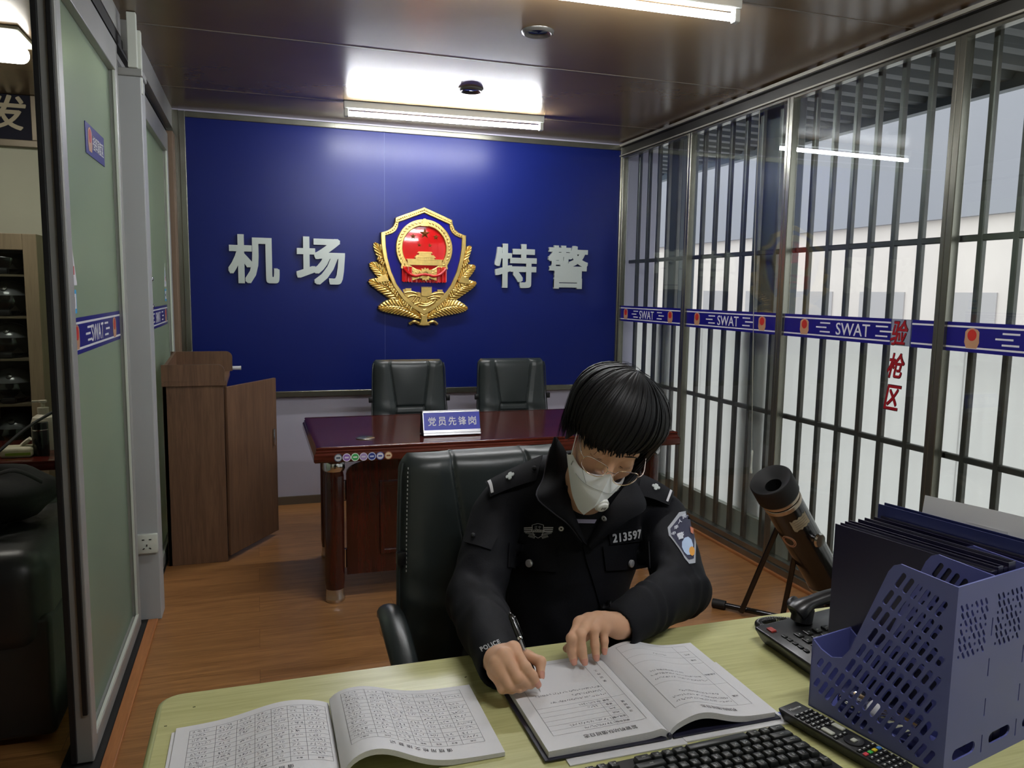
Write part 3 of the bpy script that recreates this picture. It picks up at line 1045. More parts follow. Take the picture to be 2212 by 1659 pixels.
for pts in (((520, 1150), (600, 1140), (680, 1170), (620, 1260)), ((560, 1200), (640, 1180), (720, 1210), (700, 1260), (780, 1290), (860, 1250)), ((850, 1170), (930, 1150), (1000, 1150)),
            ((800, 1210), (880, 1190), (960, 1200)), ((690, 1300), (780, 1310), (870, 1270), (900, 1230)), ((640, 1290), (700, 1270), (750, 1280)), ((840, 1230), (900, 1215), (930, 1230))):
    b.tube(smoothpath([(*E(*p), 0.050) for p in pts], 5), 0.008, 8)
for k in range(12):
    p = E(640 + 20 * k, 1268 - 2 * k)
    b.sphere((p[0], p[1], 0.054), 0.0045, 6, 5)
obj('great_wall_relief', b, M_gold, em, local=True, smooth=50)


def leaf(b, base, tip, bend, wd, z0, ribs, mirror):
    bx, by = base; tx, ty = tip
    dx, dy = tx - bx, ty - by
    L = math.hypot(dx, dy); nx, ny = -dy / L, dx / L
    P = []
    n = 110
    for i in range(n + 1):
        s = i / n
        cxp = bx + dx * s + nx * bend * math.sin(PI * s); cyp = by + dy * s + ny * bend * math.sin(PI * s)
        half = wd * max(0.06, math.sin(PI * min(1.0, 0.06 + 0.94 * s) ** 1.25)) ** 0.62
        row = []
        for j in range(25):
            tt = -1 + j / 12
            rid = abs(math.sin(PI * (s * ribs - abs(tt) * 1.3)))
            x = cxp + nx * half * tt - dx / L * abs(tt) * half * -0.35
            y = cyp + ny * half * tt - dy / L * abs(tt) * half * -0.35
            z = z0 + 0.015 * (1 - tt * tt) ** 0.5 * (0.5 + 0.5 * math.sin(PI * s)) + 0.0075 * rid * min(1, abs(tt) * 5) + (0.006 if j == 12 else 0)
            if abs(tt) == 1:
                z = 0.0
            p = E(x, y)
            row.append((p[0] * mirror, p[1], z))
        P.append(row)
    b.grid(P, flip=(mirror > 0))


b = B()
for mir in (1, -1):
    leaf(b, (300, 930), (165, 560), 40, 74, 0.012, 8, mir)
    leaf(b, (320, 1090), (112, 800), 45, 84, 0.018, 9, mir)
    leaf(b, (545, 1345), (95, 1010), 60, 96, 0.022, 13, mir)
    leaf(b, (735, 1455), (205, 1330), 60, 100, 0.026, 14, mir)
    P = [(190, 1030), (200, 965), (290, 930), (330, 1010)]
    b.prism([(E(*p)[0] * mir, E(*p)[1]) for p in P], 0.052, h0=0.0)
    for (cx, cy, nn) in ((330, 1080, 5), (400, 1160, 4), (520, 1290, 4), (235, 790, 4), (570, 1330, 4)):
        for i in range(nn):
            for j in range(3):
                p = E(cx - 36 + 20 * i + 6 * j, cy - 46 + 24 * i - 16 * j + 8)
                b.sphere((p[0] * mir, p[1], 0.040), (0.0085, 0.0085, 0.010), 8, 6)
pts = [(690, 1545), (720, 1500), (725, 1440), (700, 1380), (762, 1415), (824, 1380), (800, 1440), (804, 1500), (840, 1545), (762, 1555)]
b.curve([[E(*p) for p in pts]], 0.048, bevel=0.006)
for mir in (1, -1):
    b.tube(smoothpath([(E(700, 1520)[0] * mir, E(700, 1520)[1], 0.03), (E(640, 1500)[0] * mir, E(640, 1500)[1], 0.036), (E(590, 1530)[0] * mir, E(590, 1530)[1], 0.02)], 6), 0.012, 8)
obj('gold_wreath', b, M_gold, em, local=True, smooth=50)

# ---- lamps and ceiling fittings
M_tube = emission_mat('fluorescent_tube', (250, 252, 255), TUBE)
M_batten = mat('batten_white', (196, 200, 196), rough=0.4)


def tube_lamp(x, y, rz, label):
    t = thing('tube_lamp', label, 'ceiling lamp', (x, y, H), rz, group='fluorescent tube lamps on the ceiling')
    b = B().box(-0.615, 0.615, -0.022, 0.022, -0.042, -0.001, 0.005)
    obj('batten', b, M_batten, t, local=True, smooth=0)
    b = B()
    for sx in (-1, 1):
        b.box(sx * 0.6 - 0.012, sx * 0.6 + 0.012, -0.016, 0.016, -0.088, -0.042, 0.004)
    obj('lamp_holder', b, M_batten, t, local=True, smooth=0)
    obj('glass_tube', B().cyl((-0.588, 0, -0.070), (0.588, 0, -0.070), 0.0135, n=16), M_tube, t, local=True, smooth=60)
    return t


tl = tube_lamp(1.123, 4.78, -0.045, 'lit fluorescent tube in front of the blue board')
dup(tl, TR(1.12, 2.66, H, -0.03), 'lit fluorescent tube cut off by the top edge of the picture', 'fluorescent tube lamps on the ceiling')
dup(tl, TR(1.12, 0.53, H, -0.03), 'unseen fluorescent tube added overhead to light the front of the room', 'fluorescent tube lamps on the ceiling')  # out of view, added to give the front of the room light

M_ring = mat('smoked_metal_ring', (96, 94, 90), rough=0.3, metal=0.7)


def ceil_ring(x, y, label):
    t = thing('recessed_downlight', label, 'downlight', (x, y, H), group='round ceiling fittings')
    b = B().lathe([(0.040, -0.004), (0.058, -0.014), (0.068, -0.008), (0.070, 0.0)], 32, caps=False)
    obj('trim_ring', b, M_ring, t, local=True, smooth=50)
    obj('lens', B().lathe([(0.041, -0.0035), (0.02, -0.006), (0, -0.007)], 32), mat('dark_lens', (20, 20, 22), rough=0.1), t, local=True, smooth=50)
    return t


c0 = ceil_ring(1.155, 3.25, 'dark round ceiling fitting nearer the camera, between the two lamps')
dup(c0, Matrix.Translation((1.139, 4.28, H)), 'dark round ceiling fitting just in front of the far lamp', 'round ceiling fittings')

# ---- bands and marks on the glass


def badge(b_gold, b_red, M, s):
    """little shield badge print: gold body, red face"""
    P = [(0, 0.5), (0.28, 0.42), (0.40, 0.30), (0.40, 0.0), (0.42, -0.22), (0.30, -0.5), (-0.30, -0.5), (-0.42, -0.22), (-0.40, 0.0), (-0.40, 0.30), (-0.28, 0.42)]
    b_gold.prism([(x * s, y * s) for x, y in P], 0.0009, M)
    n = 18
    b_red.prism([(0.26 * s * math.cos(2 * PI * k / n), (0.14 + 0.28 * math.sin(2 * PI * k / n)) * s) for k in range(n)], 0.0014, M)


def band(name, M, L, label, items, hgt=0.114, mats=None, group='blue bands across the glass'):
    """blue vinyl band centred on M; items: (kind, x)"""
    t = thing(name, label, 'band', M=M, group=group); badges = []
    obj('blue_film', B().box(-L / 2, L / 2, -hgt / 2, hgt / 2, -0.0006, 0.0003), mats or M_navy, t, local=True, smooth=0)
    b = B(); g = B(); r = B(); d = B()
    for sy in (-1, 1):
        b.box(-L / 2, L / 2, sy * 0.040 - 0.0035, sy * 0.040 + 0.0035, 0.0003, 0.0008)
    for kind, x in items:
        if kind == 'T':
            fit_text(b, 'SWAT', 0.215, 0.057, 0.0008, TR(x, -0.002, 0.0003), offset=0.006)
        elif kind == 'B':
            g, r, d = B(), B(), B()
            badges.append((g, r, d))
            badge(g, r, TR(x, -0.002, 0.0003), 0.078)
            d.prism([(x + 0.031 * math.cos(a), 0.006 + 0.030 * math.sin(a)) for a in [PI * k / 10 - 0.4 for k in range(14)]] + [(x, -0.012)], 0.0011, h0=0.0003)
        else:
            sg = -1 if kind == 'L' else 1
            for k, (a0, a1) in enumerate(((-0.010, 0.062), (-0.045 if sg < 0 else 0.010, 0.040 if sg < 0 else 0.085), (-0.010, 0.062))):
                yy = 0.021 - 0.021 * k
                if sg < 0:
                    a0, a1 = ((0.0, 0.07), (-0.028, 0.045), (0.0, 0.07))[k]
                else:
                    a0, a1 = ((-0.035, 0.035), (-0.01, 0.063), (-0.035, 0.035))[k]
                b.box(x + a0, x + a1, yy - 0.0035, yy + 0.0035, 0.0003, 0.0008)
    obj('white_print', b, M_vinyl_white, t, local=True, smooth=0)
    for g, r, d in badges:
        bp = obj('badge', g, M_gold_pale, t, local=True, smooth=0)
        obj('badge_outline', d, M_black_rubber, bp, local=True, smooth=0)  # dark outline printed around the badge face
        obj('badge_face', r, M_red_print, bp, local=True, smooth=0)
    return t


def wb(y1, y0):
    return wall_right((y0 + y1) / 2, 1.318, 2.5990), y1 - y0, (y0 + y1) / 2


M, L, c = wb(5.335, 4.437)
band('swat_band', M, L, 'blue SWAT band on the far pane next to the blue board', [('B', c - 5.25), ('L', c - 5.125), ('T', c - 4.925), ('R', c - 4.74), ('B', c - 4.593)])
M, L, c = wb(4.385, 3.447)
band('swat_band', M, L, 'blue SWAT band on the second pane, crossed by the pull cord', [('B', c - 4.26), ('L', c - 4.13), ('T', c - 3.925), ('R', c - 3.745), ('B', c - 3.60)])
M, L, c = wb(3.412, 2.694)
band('swat_band', M, L, 'blue SWAT band on the third pane, left of the red characters', [('B', c - 3.254), ('L', c - 3.14), ('T', c - 2.922), ('R', c - 2.745)])
M, L, c = wb(2.579, 2.447)
band('plain_band', M, L, 'short plain blue band piece just right of the red characters', [])
M, L, c = wb(2.405, 1.45)
band('swat_band', M, L, 'blue SWAT band on the nearest pane, cut off by the right picture edge', [('B', c - 2.288), ('L', c - 2.16), ('T', c - 1.96), ('R', c - 1.78), ('B', c - 1.62)])
M_clear_film = translucent_mat('clear_blue_film', (84, 90, 130), transl=0.3, clear=0.45)
tag(obj('clear_band', B().box(2.5985, 2.5995, 2.579, 2.694, 1.262, 1.375), M_clear_film, smooth=0), 'faint see-through band piece behind the top red character', 'band', 'blue bands across the glass')
M_redchar = mat('red_brush_vinyl', (158, 22, 34), rough=0.35)
for ch, yy, zz, lb in (('验', 2.643, 1.317, 'red brush character 验 stuck over the gap in the blue band'), ('枪', 2.648, 1.175, 'red brush character 枪 on the window, middle of the vertical three'),
                       ('区', 2.655, 1.037, 'red brush character 区 on the window, lowest of the vertical three')):
    t = thing('window_character', lb, 'character', M=wall_right(yy, zz, 2.5975), group='red characters on the glass')
    b = fit_text(B(), ch, 0.095, 0.112, 0.0012, Matrix(), offset=0.026, shear=0.25)
    obj('outline', b, mat('dark_outline', (50, 14, 18), rough=0.4), t, local=True, smooth=0)
    b = fit_text(B(), ch, 0.090, 0.106, 0.0022, Matrix(), offset=0.014, shear=0.25)
    obj('red_stroke', b, M_redchar, t, local=True, smooth=0)

t = thing('pull_cord', 'thin grey pull cord hanging in front of the second window pane', 'cord', (2.575, 3.6, 0.49))
b = B().tube(smoothpath([(2.585, 3.70, 2.47), (2.578, 3.675, 1.8), (2.575, 3.63, 1.1), (2.575, 3.60, 0.62)], 8), 0.0022, 6)
obj('cord_line', b, mat('cord_grey', (150, 150, 140), rough=0.7), t)
b = B().lathe([(0.002, 0.13), (0.006, 0.12), (0.004, 0.08), (0.005, 0.03), (0.008, 0.004), (0.006, 0)], 10, M=TR(2.575, 3.595, 0.49))
obj('cord_pull', b, M_white_plastic, t)

# door stickers
Md = mat('door_sign_blue', (34, 34, 128), rough=0.35)
t = thing('door_sign', 'dark blue sign with badge and 指挥调度区 on the near sliding door', 'sign', M=wall_left(3.145, 1.957, -0.5325), group=None)
obj('sign_plate', B().box(-0.165, 0.165, -0.052, 0.052, 0, 0.0035, 0.001), Md, t, local=True, smooth=0)
g = B(); r = B(); badge(g, r, TR(-0.10, 0.002, 0.0035), 0.082)
obj('badge_print', g, M_gold_pale, t, local=True, smooth=0); obj('badge_face', r, M_red_print, t, local=True, smooth=0)
obj('white_lettering', fit_text(B(), '指挥调度区', 0.20, 0.050, 0.0008, TR(0.045, 0.0, 0.0035), offset=0.012), M_vinyl_white, t, local=True, smooth=0)
band('door_band', wall_left(3.09, 1.308, -0.5325), 0.93, 'blue SWAT band across the near frosted sliding door', [('B', -0.38), ('L', -0.22), ('T', -0.05), ('R', 0.12), ('B', 0.29)], group='blue bands on the frosted doors')
band('door_band', wall_left(4.66, 1.300, -0.5155), 0.92, 'blue SWAT band across the far frosted sliding door', [('B', -0.40), ('L', -0.22), ('T', 0.0), ('R', 0.2), ('B', 0.37)], group='blue bands on the frosted doors')
for i, (yy, xx, M0) in enumerate(((2.69, -0.5325, None), (5.06, -0.5145, None))):
    which = ('near', 'far')[i]
    t = thing('warning_sticker', 'small white triangle sticker on the %s frosted door' % which, 'sticker', M=wall_left(yy, 1.525, xx), group='stickers on the doors')
    obj('paper', B().prism([(-0.055, -0.06), (0.055, -0.06), (0, 0.075)], 0.0008), M_vinyl_white, t, local=True, smooth=0)
    obj('print', B().box(-0.012, -0.003, -0.02, 0.035, 0.0008, 0.0012).box(-0.012, -0.004, -0.045, -0.030, 0.0008, 0.0012), mat('blue_print', (40, 110, 190), rough=0.4), t, local=True, smooth=0)
    obj('red_print', B().box(0.010, 0.022, -0.028, -0.002, 0.0008, 0.0012), M_red_print, t, local=True, smooth=0)
    t = thing('door_sticker', 'small square blue and white sticker on the %s frosted door' % which, 'sticker', M=wall_left(yy - 0.005, 1.415, xx), group='stickers on the doors')
    obj('paper', B().box(-0.042, 0.042, -0.036, 0.036, 0, 0.0007), mat('cyan_print', (60, 160, 214), rough=0.4), t, local=True, smooth=0)
    obj('label_face', B().box(-0.04, 0.034, -0.022, 0.024, 0.0007, 0.0012), M_vinyl_white, t, local=True, smooth=0)
    obj('print', B().text('8', 0.03, 0.0006, TR(-0.014, 0, 0.0012, PI / 2)).box(0.008, 0.014, -0.014, 0.014, 0.0012, 0.0016), M_black_rubber, t, local=True, smooth=0)
# ================================================================== FURNITURE
M_mahog = wood('mahogany_veneer', (48, 16, 11), (98, 38, 26), 'X', 0.9, rough=0.16, coat=0.25, ring=4.0)
M_mahog_v = wood('mahogany_upright', (38, 12, 9), (72, 24, 16), 'Z', 0.9, rough=0.22, coat=0.3)
M_walnut = wood('brown_walnut_laminate', (76, 54, 40), (128, 96, 72), 'Z', 0.8, rough=0.42, contrast=(0.25, 0.75))
M_lime = wood('pale_green_wood', (166, 165, 108), (202, 201, 146), 'X', 1.2, rough=0.30, spec=0.45, contrast=(0.25, 0.7))

# ---- lectern cabinet with its door open
t = thing('lectern_cabinet', 'brown wood lectern cabinet by the back left corner with its door ajar', 'cabinet', (-0.31, 4.55, 0))
b = B().box(-0.472, -0.452, 4.32, 4.80, 0, 0.955, 0.002).box(-0.472, -0.178, 4.32, 4.338, 0, 0.955, 0.002)
b.box(-0.452, -0.178, 4.785, 4.80, 0, 0.955, 0.002).box(-0.452, -0.178, 4.338, 4.785, 0.04, 0.058)
obj('cabinet_body', b, M_walnut, t, smooth=0)
obj('inner_shelf', B().box(-0.452, -0.20, 4.338, 4.785, 0.48, 0.496), M_walnut, t, smooth=0)
obj('top_board', B().box(-0.474, -0.160, 4.305, 4.82, 0.955, 0.982, 0.003), M_walnut, t, smooth=0)


def rim_panel(p0, p1, h0, h1, th, M):
    """upright board along the local x axis with a rounded far top corner"""
    L = (V(p1) - V(p0)).length
    r = 0.035
    pts = [(0, 0), (L, 0)] + [(L - r + r * math.cos(a), h1 - r + r * math.sin(a)) for a in [PI / 2 * k / 6 for k in range(7)]] + [(0, h0)]
    return B().prism(pts, th, frame(p0, V(p1) - V(p0), (0, 0, 1)))


b = rim_panel((-0.474, 4.32, 0.982), (-0.170, 4.32, 0.982), 0.085, 0.085, 0.015, None)
obj('front_rim', b, M_walnut, t, smooth=0)
obj('back_rim', rim_panel((-0.474, 4.815, 0.982), (-0.145, 4.815, 0.982), 0.115, 0.115, 0.015, None), M_walnut, t, smooth=0)
obj('side_rim', B().prism([(0, 0), (0.48, 0), (0.48, 0.115), (0, 0.085)], 0.015, frame((-0.459, 4.32, 0.982), (0, 1, 0), (0, 0, 1))), M_walnut, t, smooth=0)
# open door hinged at the near right edge
hx, hy, dx, dy = -0.176, 4.335, 0.080, 4.735
dl = math.hypot(dx - hx, dy - hy)
FD = frame((hx, hy, 0.03), (dx - hx, dy - hy, 0), (0, 0, 1))
dr = obj('cabinet_door', B().box(0, dl, 0, 0.915, 0, 0.017, 0.002, M=FD), M_walnut, t, smooth=0)
obj('door_handle', B().box(dl - 0.045, dl - 0.030, 0.52, 0.62, 0.017, 0.026, 0.003, M=FD), M_chrome, dr)
t2 = thing('rolled_paper', 'white paper roll end sticking out behind the lectern cabinet top', 'paper', (-0.13, 4.84, 0.97))
b = B().cyl((-0.30, 4.845, 0.995), (-0.105, 4.845, 0.995), 0.011, n=14)
obj('roll', b, M_vinyl_white, t2)
obj('end_cap', B().cyl((-0.105, 4.845, 0.995), (-0.098, 4.845, 0.995), 0.012, n=14), M_white_plastic, t2)

# ---- mahogany conference desk
t = thing('conference_desk', 'dark red mahogany desk with chrome-capped round legs in front of the board', 'desk', (1.14, 3.95, 0))
X0, X1, Y0, Y1 = 0.232, 2.055, 3.50, 4.385
prof = [(0, 0.76), (0, 0.700), (0.012, 0.694), (0.05, 0.694)]
b = B().box(X0 + 0.02, X1 - 0.02, Y0 + 0.03, Y1 - 0.02, 0.715, 0.7595, 0.002)
obj('desktop', b, M_mahog, t, smooth=0)
b = B()
edge = [(0.03, 0.7605), (0.008, 0.7605), (0.002, 0.756), (0.006, 0.748), (0.0, 0.742), (0.0, 0.736), (-0.008, 0.728), (-0.008, 0.700), (-0.002, 0.693), (0.03, 0.693)]
P = []
for (y, z) in edge:
    yy = Y0 + y
    P.append([(X0 + y * 0.8, yy, z), (X1 - y * 0.8, yy, z)])
b.grid(P)
P = []
for (y, z) in edge:
    P.append([(X0 + y, Y0 + y, z), (X0 + y, Y1 - y, z)])
b.grid(P, flip=True)
P = []
for (y, z) in edge:
    P.append([(X1 - y, Y0 + y, z), (X1 - y, Y1 - y, z)])
b.grid(P)
P = []
for (y, z) in edge:
    P.append([(X0 + y * 0.8, Y1 - y, z), (X1 - y * 0.8, Y1 - y, z)])
b.grid(P, flip=True)
b.box(X0 + 0.03, X1 - 0.03, Y0 + 0.03, Y1 - 0.03, 0.694, 0.714)
obj('moulded_edge', b, M_mahog, t, smooth=40)
for lx, ly in ((0.322, 3.63), (1.965, 3.63), (0.352, 4.26), (1.935, 4.26)):
    lg = obj('leg', B().lathe([(0.042, 0.062), (0.046, 0.10), (0.046, 0.60), (0.042, 0.625), (0.05, 0.64), (0.05, 0.694)], 28, M=TR(lx, ly, 0)), M_mahog_v, t, smooth=50)
    obj('chrome_foot', B().lathe([(0.044, 0), (0.047, 0.006), (0.047, 0.018), (0.043, 0.03), (0.043, 0.062)], 28, M=TR(lx, ly, 0)), M_chrome, lg, smooth=50)
    obj('chrome_collar', B().lathe([(0.0475, 0.628), (0.052, 0.640), (0.050, 0.672), (0.038, 0.690)], 28, M=TR(lx, ly, 0), caps=False), M_chrome, lg, smooth=50)
# modesty panel with scooped upper corners and a raised field
L = 1.905 - 0.378
pts = [(0, 0), (L, 0), (L, 0.49)] + [(L - 0.16 + 0.16 * math.cos(a) * 1.0, 0.55 - 0.0 - 0.06 * math.cos(a)) for a in [PI / 2 * k / 8 for k in range(1, 9)]] + [(0.16 - 0.16 * math.sin(a), 0.55 - 0.06 * (1 - math.cos(a))) for a in [PI / 2 * k / 8 for k in range(9)]]
FP = frame((0.378, 3.64, 0.122), (1, 0, 0), (0, 0, 1))
mp = obj('modesty_panel', B().prism(pts, 0.02, FP), M_mahog_v, t, smooth=0)
for k in range(3):
    xa = 0.155 + k * 0.43; xb = xa + 0.355
    b = B()
    b.curve([[(xa, 0.09), (xb, 0.09), (xb, 0.445), (xa, 0.445)], [(xa + 0.022, 0.112), (xb - 0.022, 0.112), (xb - 0.022, 0.423), (xa + 0.022, 0.423)]], 0.014, FP @ TR(0, 0, 0.019), bevel=0.005, res=2)
    obj('raised_moulding', b, M_mahog_v, mp, smooth=40)
for za, zb in ((0.485, 0.575), (0.155, 0.245)):
    b = B().cyl((0.371, 3.632, za), (0.371, 3.632, zb), 0.0075, n=10)
    for zz in (za + 0.005, zb - 0.005):
        b.cyl((0.358, 3.64, zz), (0.384, 3.64, zz), 0.007, n=10)
    obj('chrome_bracket', b, M_chrome, t)
b = B().lathe([(0.045, 0), (0.045, 0.003), (0.038, 0.006), (0.0, 0.0062)], 28, M=TR(0.478, 3.70, 0.7595))
gm = obj('cable_grommet', b, M_steel, t)
obj('grommet_slot', B().box(0.485, 0.512, 3.69, 3.712, 0.7645, 0.7666, 0.002), M_dark, gm, smooth=0)
cols = [((196, 200, 204), (60, 70, 90)), ((150, 110, 190), (230, 225, 240)), ((60, 170, 90), (225, 240, 225)), ((172, 150, 205), (220, 215, 230)), ((40, 60, 140), (200, 210, 235)), ((220, 220, 228), (70, 80, 150)), ((224, 206, 170), (150, 90, 60))]
for k, (ca, cb) in enumerate(cols):
    x = 0.33 + 0.0375 * k
    c1 = mat('sticker_disc_%d' % k, ca, rough=0.4); c2 = mat('sticker_mark_%d' % k, cb, rough=0.4)
    st = obj('round_sticker', B().lathe([(0.0185, 0), (0.0185, 0.0007), (0, 0.0008)], 24, M=frame((x, Y0 - 0.0085, 0.7150), (1, 0, 0), (0, 0, 1))), c1, t, smooth=0)
    b = B().lathe([(0.0185, 0.0009), (0.0150, 0.0009)], 24, M=frame((x, Y0 - 0.0085, 0.7150), (1, 0, 0), (0, 0, 1)), caps=False)
    b.box(-0.009, 0.009, -0.0035, 0.0035, 0.0008, 0.0012, M=frame((x, Y0 - 0.0085, 0.7150), (1, 0, 0), (0, 0, 1)))
    obj('sticker_print', b, c2, st, smooth=0)

# ---- nameplate
t = thing('nameplate', 'blue desk sign reading 党员先锋岗 in a silver stand on the mahogany desk', 'desk sign', (0.898, 3.715, 0.7605), -0.02)
b = B()
for s2 in (-1, 1):
    b.prism([(-0.050, 0.006), (-0.012, 0.118), (0.012, 0.118), (0.045, 0.006)], 0.004, frame((s2 * 0.143 - 0.002, 0, 0), (0, 1, 0), (0, 0, 1)))
obj('end_plate', b, M_black_rubber, t, local=True, smooth=0)
FS = frame((0, -0.052, 0.004), (1, 0, 0), (0, 0.32, 0.95))
b = B().box(-0.142, 0.142, 0.0, 0.118, -0.004, -0.001, M=FS)
b.box(-0.143, 0.143, 0.0, 0.010, -0.001, 0.004, 0.001, M=FS).box(-0.143, 0.143, 0.012, 0.026, -0.001, 0.003, 0.001, M=FS).box(-0.142, 0.142, 0.112, 0.120, -0.001, 0.002, 0.001, M=FS).box(-0.1425, -0.139, 0.026, 0.112, -0.001, 0.001, M=FS)
obj('silver_stand', b, mat('brushed_silver', (200, 200, 204), rough=0.28, metal=0.7), t, local=True, smooth=0)
b = B().box(-0.142, 0.142, 0.0, 0.118, -0.001, 0.002, M=frame((0, 0.047, 0.004), (-1, 0, 0), (0, -0.30, 0.95)))
obj('back_plate', b, MATS['brushed_silver'], t, local=True, smooth=0)
obj('blue_card', B().box(-0.139, 0.142, 0.026, 0.112, -0.001, 0.0005, M=FS), mat('nameplate_blue', (46, 56, 176), rough=0.35), t, local=True, smooth=0)
b = B()
for k, ch in enumerate('党员先锋岗'):
    fit_text(b, ch, 0.039, 0.043, 0.0006, FS @ TR(-0.098 + 0.0505 * k, 0.069, 0.0005), offset=0.012)
obj('white_lettering', b, M_vinyl_white, t, local=True, smooth=0)

# ---- office chairs
M_chair = mat('chair_leather', (40, 46, 46), rough=0.36, spec=0.5, vary=(4, 0.12), bump=(140, 0.10, 0.002))
M_chair_side = mat('chair_leather_side', (26, 28, 29), rough=0.5)
M_stitch = mat('pale_stitching', (150, 152, 148), rough=0.7)
M_blk = mat('black_plastic', (20, 20, 21), rough=0.4)


def gauss(x, s):
    return math.exp(-x * x / (s * s))


def make_chair(name, label, loc, rz, group, w_top=0.225, w_bot=0.245, ztop=1.035, seam_top=0.56, stitched=False):
    t = thing(name, label, 'office chair', loc, rz, group)
    z0 = 0.46
    nu, nv = 120, 110
    front = []; back = []
    for i in range(nv + 1):
        v = i / nv
        z = z0 + (ztop - z0) * v
        hw = w_bot + (w_top - w_bot) * v
        if v > 0.93:
            hw -= 0.022 * ((v - 0.93) / 0.07) ** 2
        y0 = 0.13 + 0.10 * v + 0.02 * math.sin(PI * v)          # recline
        s = seam_top - 0.19 * min(1, (1 - v) / 0.5) if v > 0.5 else (seam_top - 0.19) + 0.16 * (0.5 - v) / 0.5
        rf = []; rb = []
        for j in range(nu + 1):
            u = -1 + 2 * j / nu
            edge = (1 - abs(u) ** 9)
            topr = 1 - max(0, (v - 0.9) / 0.1) ** 3
            th = 0.052 * (edge ** 0.5) * (topr ** 0.5 if topr > 0 else 0)
            bulge = 0.009 * (abs(u) > s) * min(1, (abs(u) - s) * 6) * (1 - ((abs(u) - s) / max(1 - s, 0.01)) ** 3)
            groove = 0.007 * gauss(abs(u) - s, 0.022)
            if abs(u) < s:
                groove += 0.008 * (gauss(v - 0.50, 0.010) + gauss(v - 0.42, 0.010))
                bulge += 0.010 * math.sin(PI * min(1, max(0, (v - 0.5) / 0.5))) * (1 - (u / s) ** 2) + 0.010 * math.sin(PI * min(1, max(0, v / 0.40))) * (1 - (u / s) ** 2)
            wr = 0.0025 * math.sin(40 * v + 5 * u) * gauss(v - 0.35, 0.16) * (abs(u) > s)
            rf.append((hw * u, y0 - th - bulge + groove + wr, z))
            rb.append((hw * u, y0 + 0.028 * (edge ** 0.5) * (topr ** 0.5 if topr > 0 else 0), z))
        front.append(rf); back.append(rb)
    b = B().grid(front)
    obj('backrest', b, M_chair, t, local=True, smooth=75)
    b = B().grid(back, flip=True)
    for k in (0, nu):
        P = [[front[i][k], back[i][k]] for i in range(nv + 1)]
        b.grid(P, flip=(k != 0))
    b.grid([front[0], back[0]], flip=True)
    obj('back_shell', b, M_chair_side, t, local=True, smooth=60)
    b = B()
    for sg in (-1, 1):
        b.tube([(sg * (w_bot + (w_top - w_bot) * (i / nv) - (0.022 * ((i / nv - 0.93) / 0.07) ** 2 if i / nv > 0.93 else 0)) * 1.0, front[i][5 if sg < 0 else nu - 5][1] + 0.012, z0 + (ztop - z0) * i / nv) for i in range(16, nv - 1, 6)], 0.004, 6)
    obj('edge_piping', b, M_chair, t, local=True)
    b = B()
    for sg in (-1, 1):
        for i in range(56, nv - 5, 2):
            jj = 4 if sg < 0 else nu - 4
            p = front[i][jj]
            b.box(p[0] - 0.0012, p[0] + 0.0012, p[1] - 0.003, p[1] - 0.0005, p[2] - 0.0025, p[2] + 0.0025)
    if stitched:
        st = obj('stitching', b, M_stitch, t, local=True, smooth=0); st['kind'] = 'stuff'
    # seat
    b = bmesh.new(); bmesh.ops.create_cube(b, size=1)
    for q in b.verts:
        q.co = V((q.co.x * 0.50, -0.10 + q.co.y * 0.50, 0.455 + q.co.z * 0.10))
    bmesh.ops.bevel(b, geom=b.edges[:], offset=0.045, segments=5, profile=0.5, affect='EDGES')
    obj('seat', B().bm(b), M_chair, t, local=True, smooth=60)
    for sg in (-1, 1):
        arm = smoothpath([(sg * 0.285, 0.155, 0.655), (sg * 0.292, 0.08, 0.690), (sg * 0.296, -0.02, 0.672), (sg * 0.296, -0.14, 0.612), (sg * 0.292, -0.20, 0.56)], 7)
        b = B().tube(arm, [0.018 + 0.014 * math.sin(PI * min(1, 0.12 + 0.8 * i / (len(arm) - 1))) for i in range(len(arm))], 14, flat=0.72)
        a = obj('armrest', b, M_chair, t, local=True, smooth=60)
        b = B().tube(smoothpath([(sg * 0.245, 0.15, 0.56), (sg * 0.29, 0.15, 0.61), (sg * 0.302, 0.09, 0.650), (sg * 0.308, -0.02, 0.640), (sg * 0.306, -0.13, 0.585), (sg * 0.29, -0.17, 0.50), (sg * 0.22, -0.14, 0.43)], 6), 0.011, 10)
        obj('arm_frame', b, M_chrome, a, local=True, smooth=60)
        b = B().box(sg * 0.243 - 0.012, sg * 0.243 + 0.012, 0.16, 0.18, 0.775, 0.81, 0.004)
        obj('back_clip', b, M_blk, t, local=True)
    b = B().cyl((0, 0, 0.10), (0, 0, 0.40), 0.028, n=16).box(-0.12, 0.12, -0.12, 0.12, 0.385, 0.41, 0.005)
    obj('gas_column', b, M_blk, t, local=True)
    b = B()
    for k in range(5):
        a = 2 * PI * k / 5 + 0.3
        b.tube([(0.03 * math.cos(a), 0.03 * math.sin(a), 0.115), (0.29 * math.cos(a), 0.29 * math.sin(a), 0.075)], [0.026, 0.017], 8)
    obj('star_base', b, M_chrome, t, local=True)
    for k in range(5):
        a = 2 * PI * k / 5 + 0.3
        M = TR(0.285 * math.cos(a), 0.285 * math.sin(a), 0, a)
        b = B().cyl((0, -0.022, 0.027), (0, -0.004, 0.027), 0.027, n=16, M=M).cyl((0, 0.004, 0.027), (0, 0.022, 0.027), 0.027, n=16, M=M).cyl((0, 0, 0.03), (0, 0, 0.075), 0.008, n=8, M=M)
        obj('caster', b, M_blk, t, local=True)
    return t


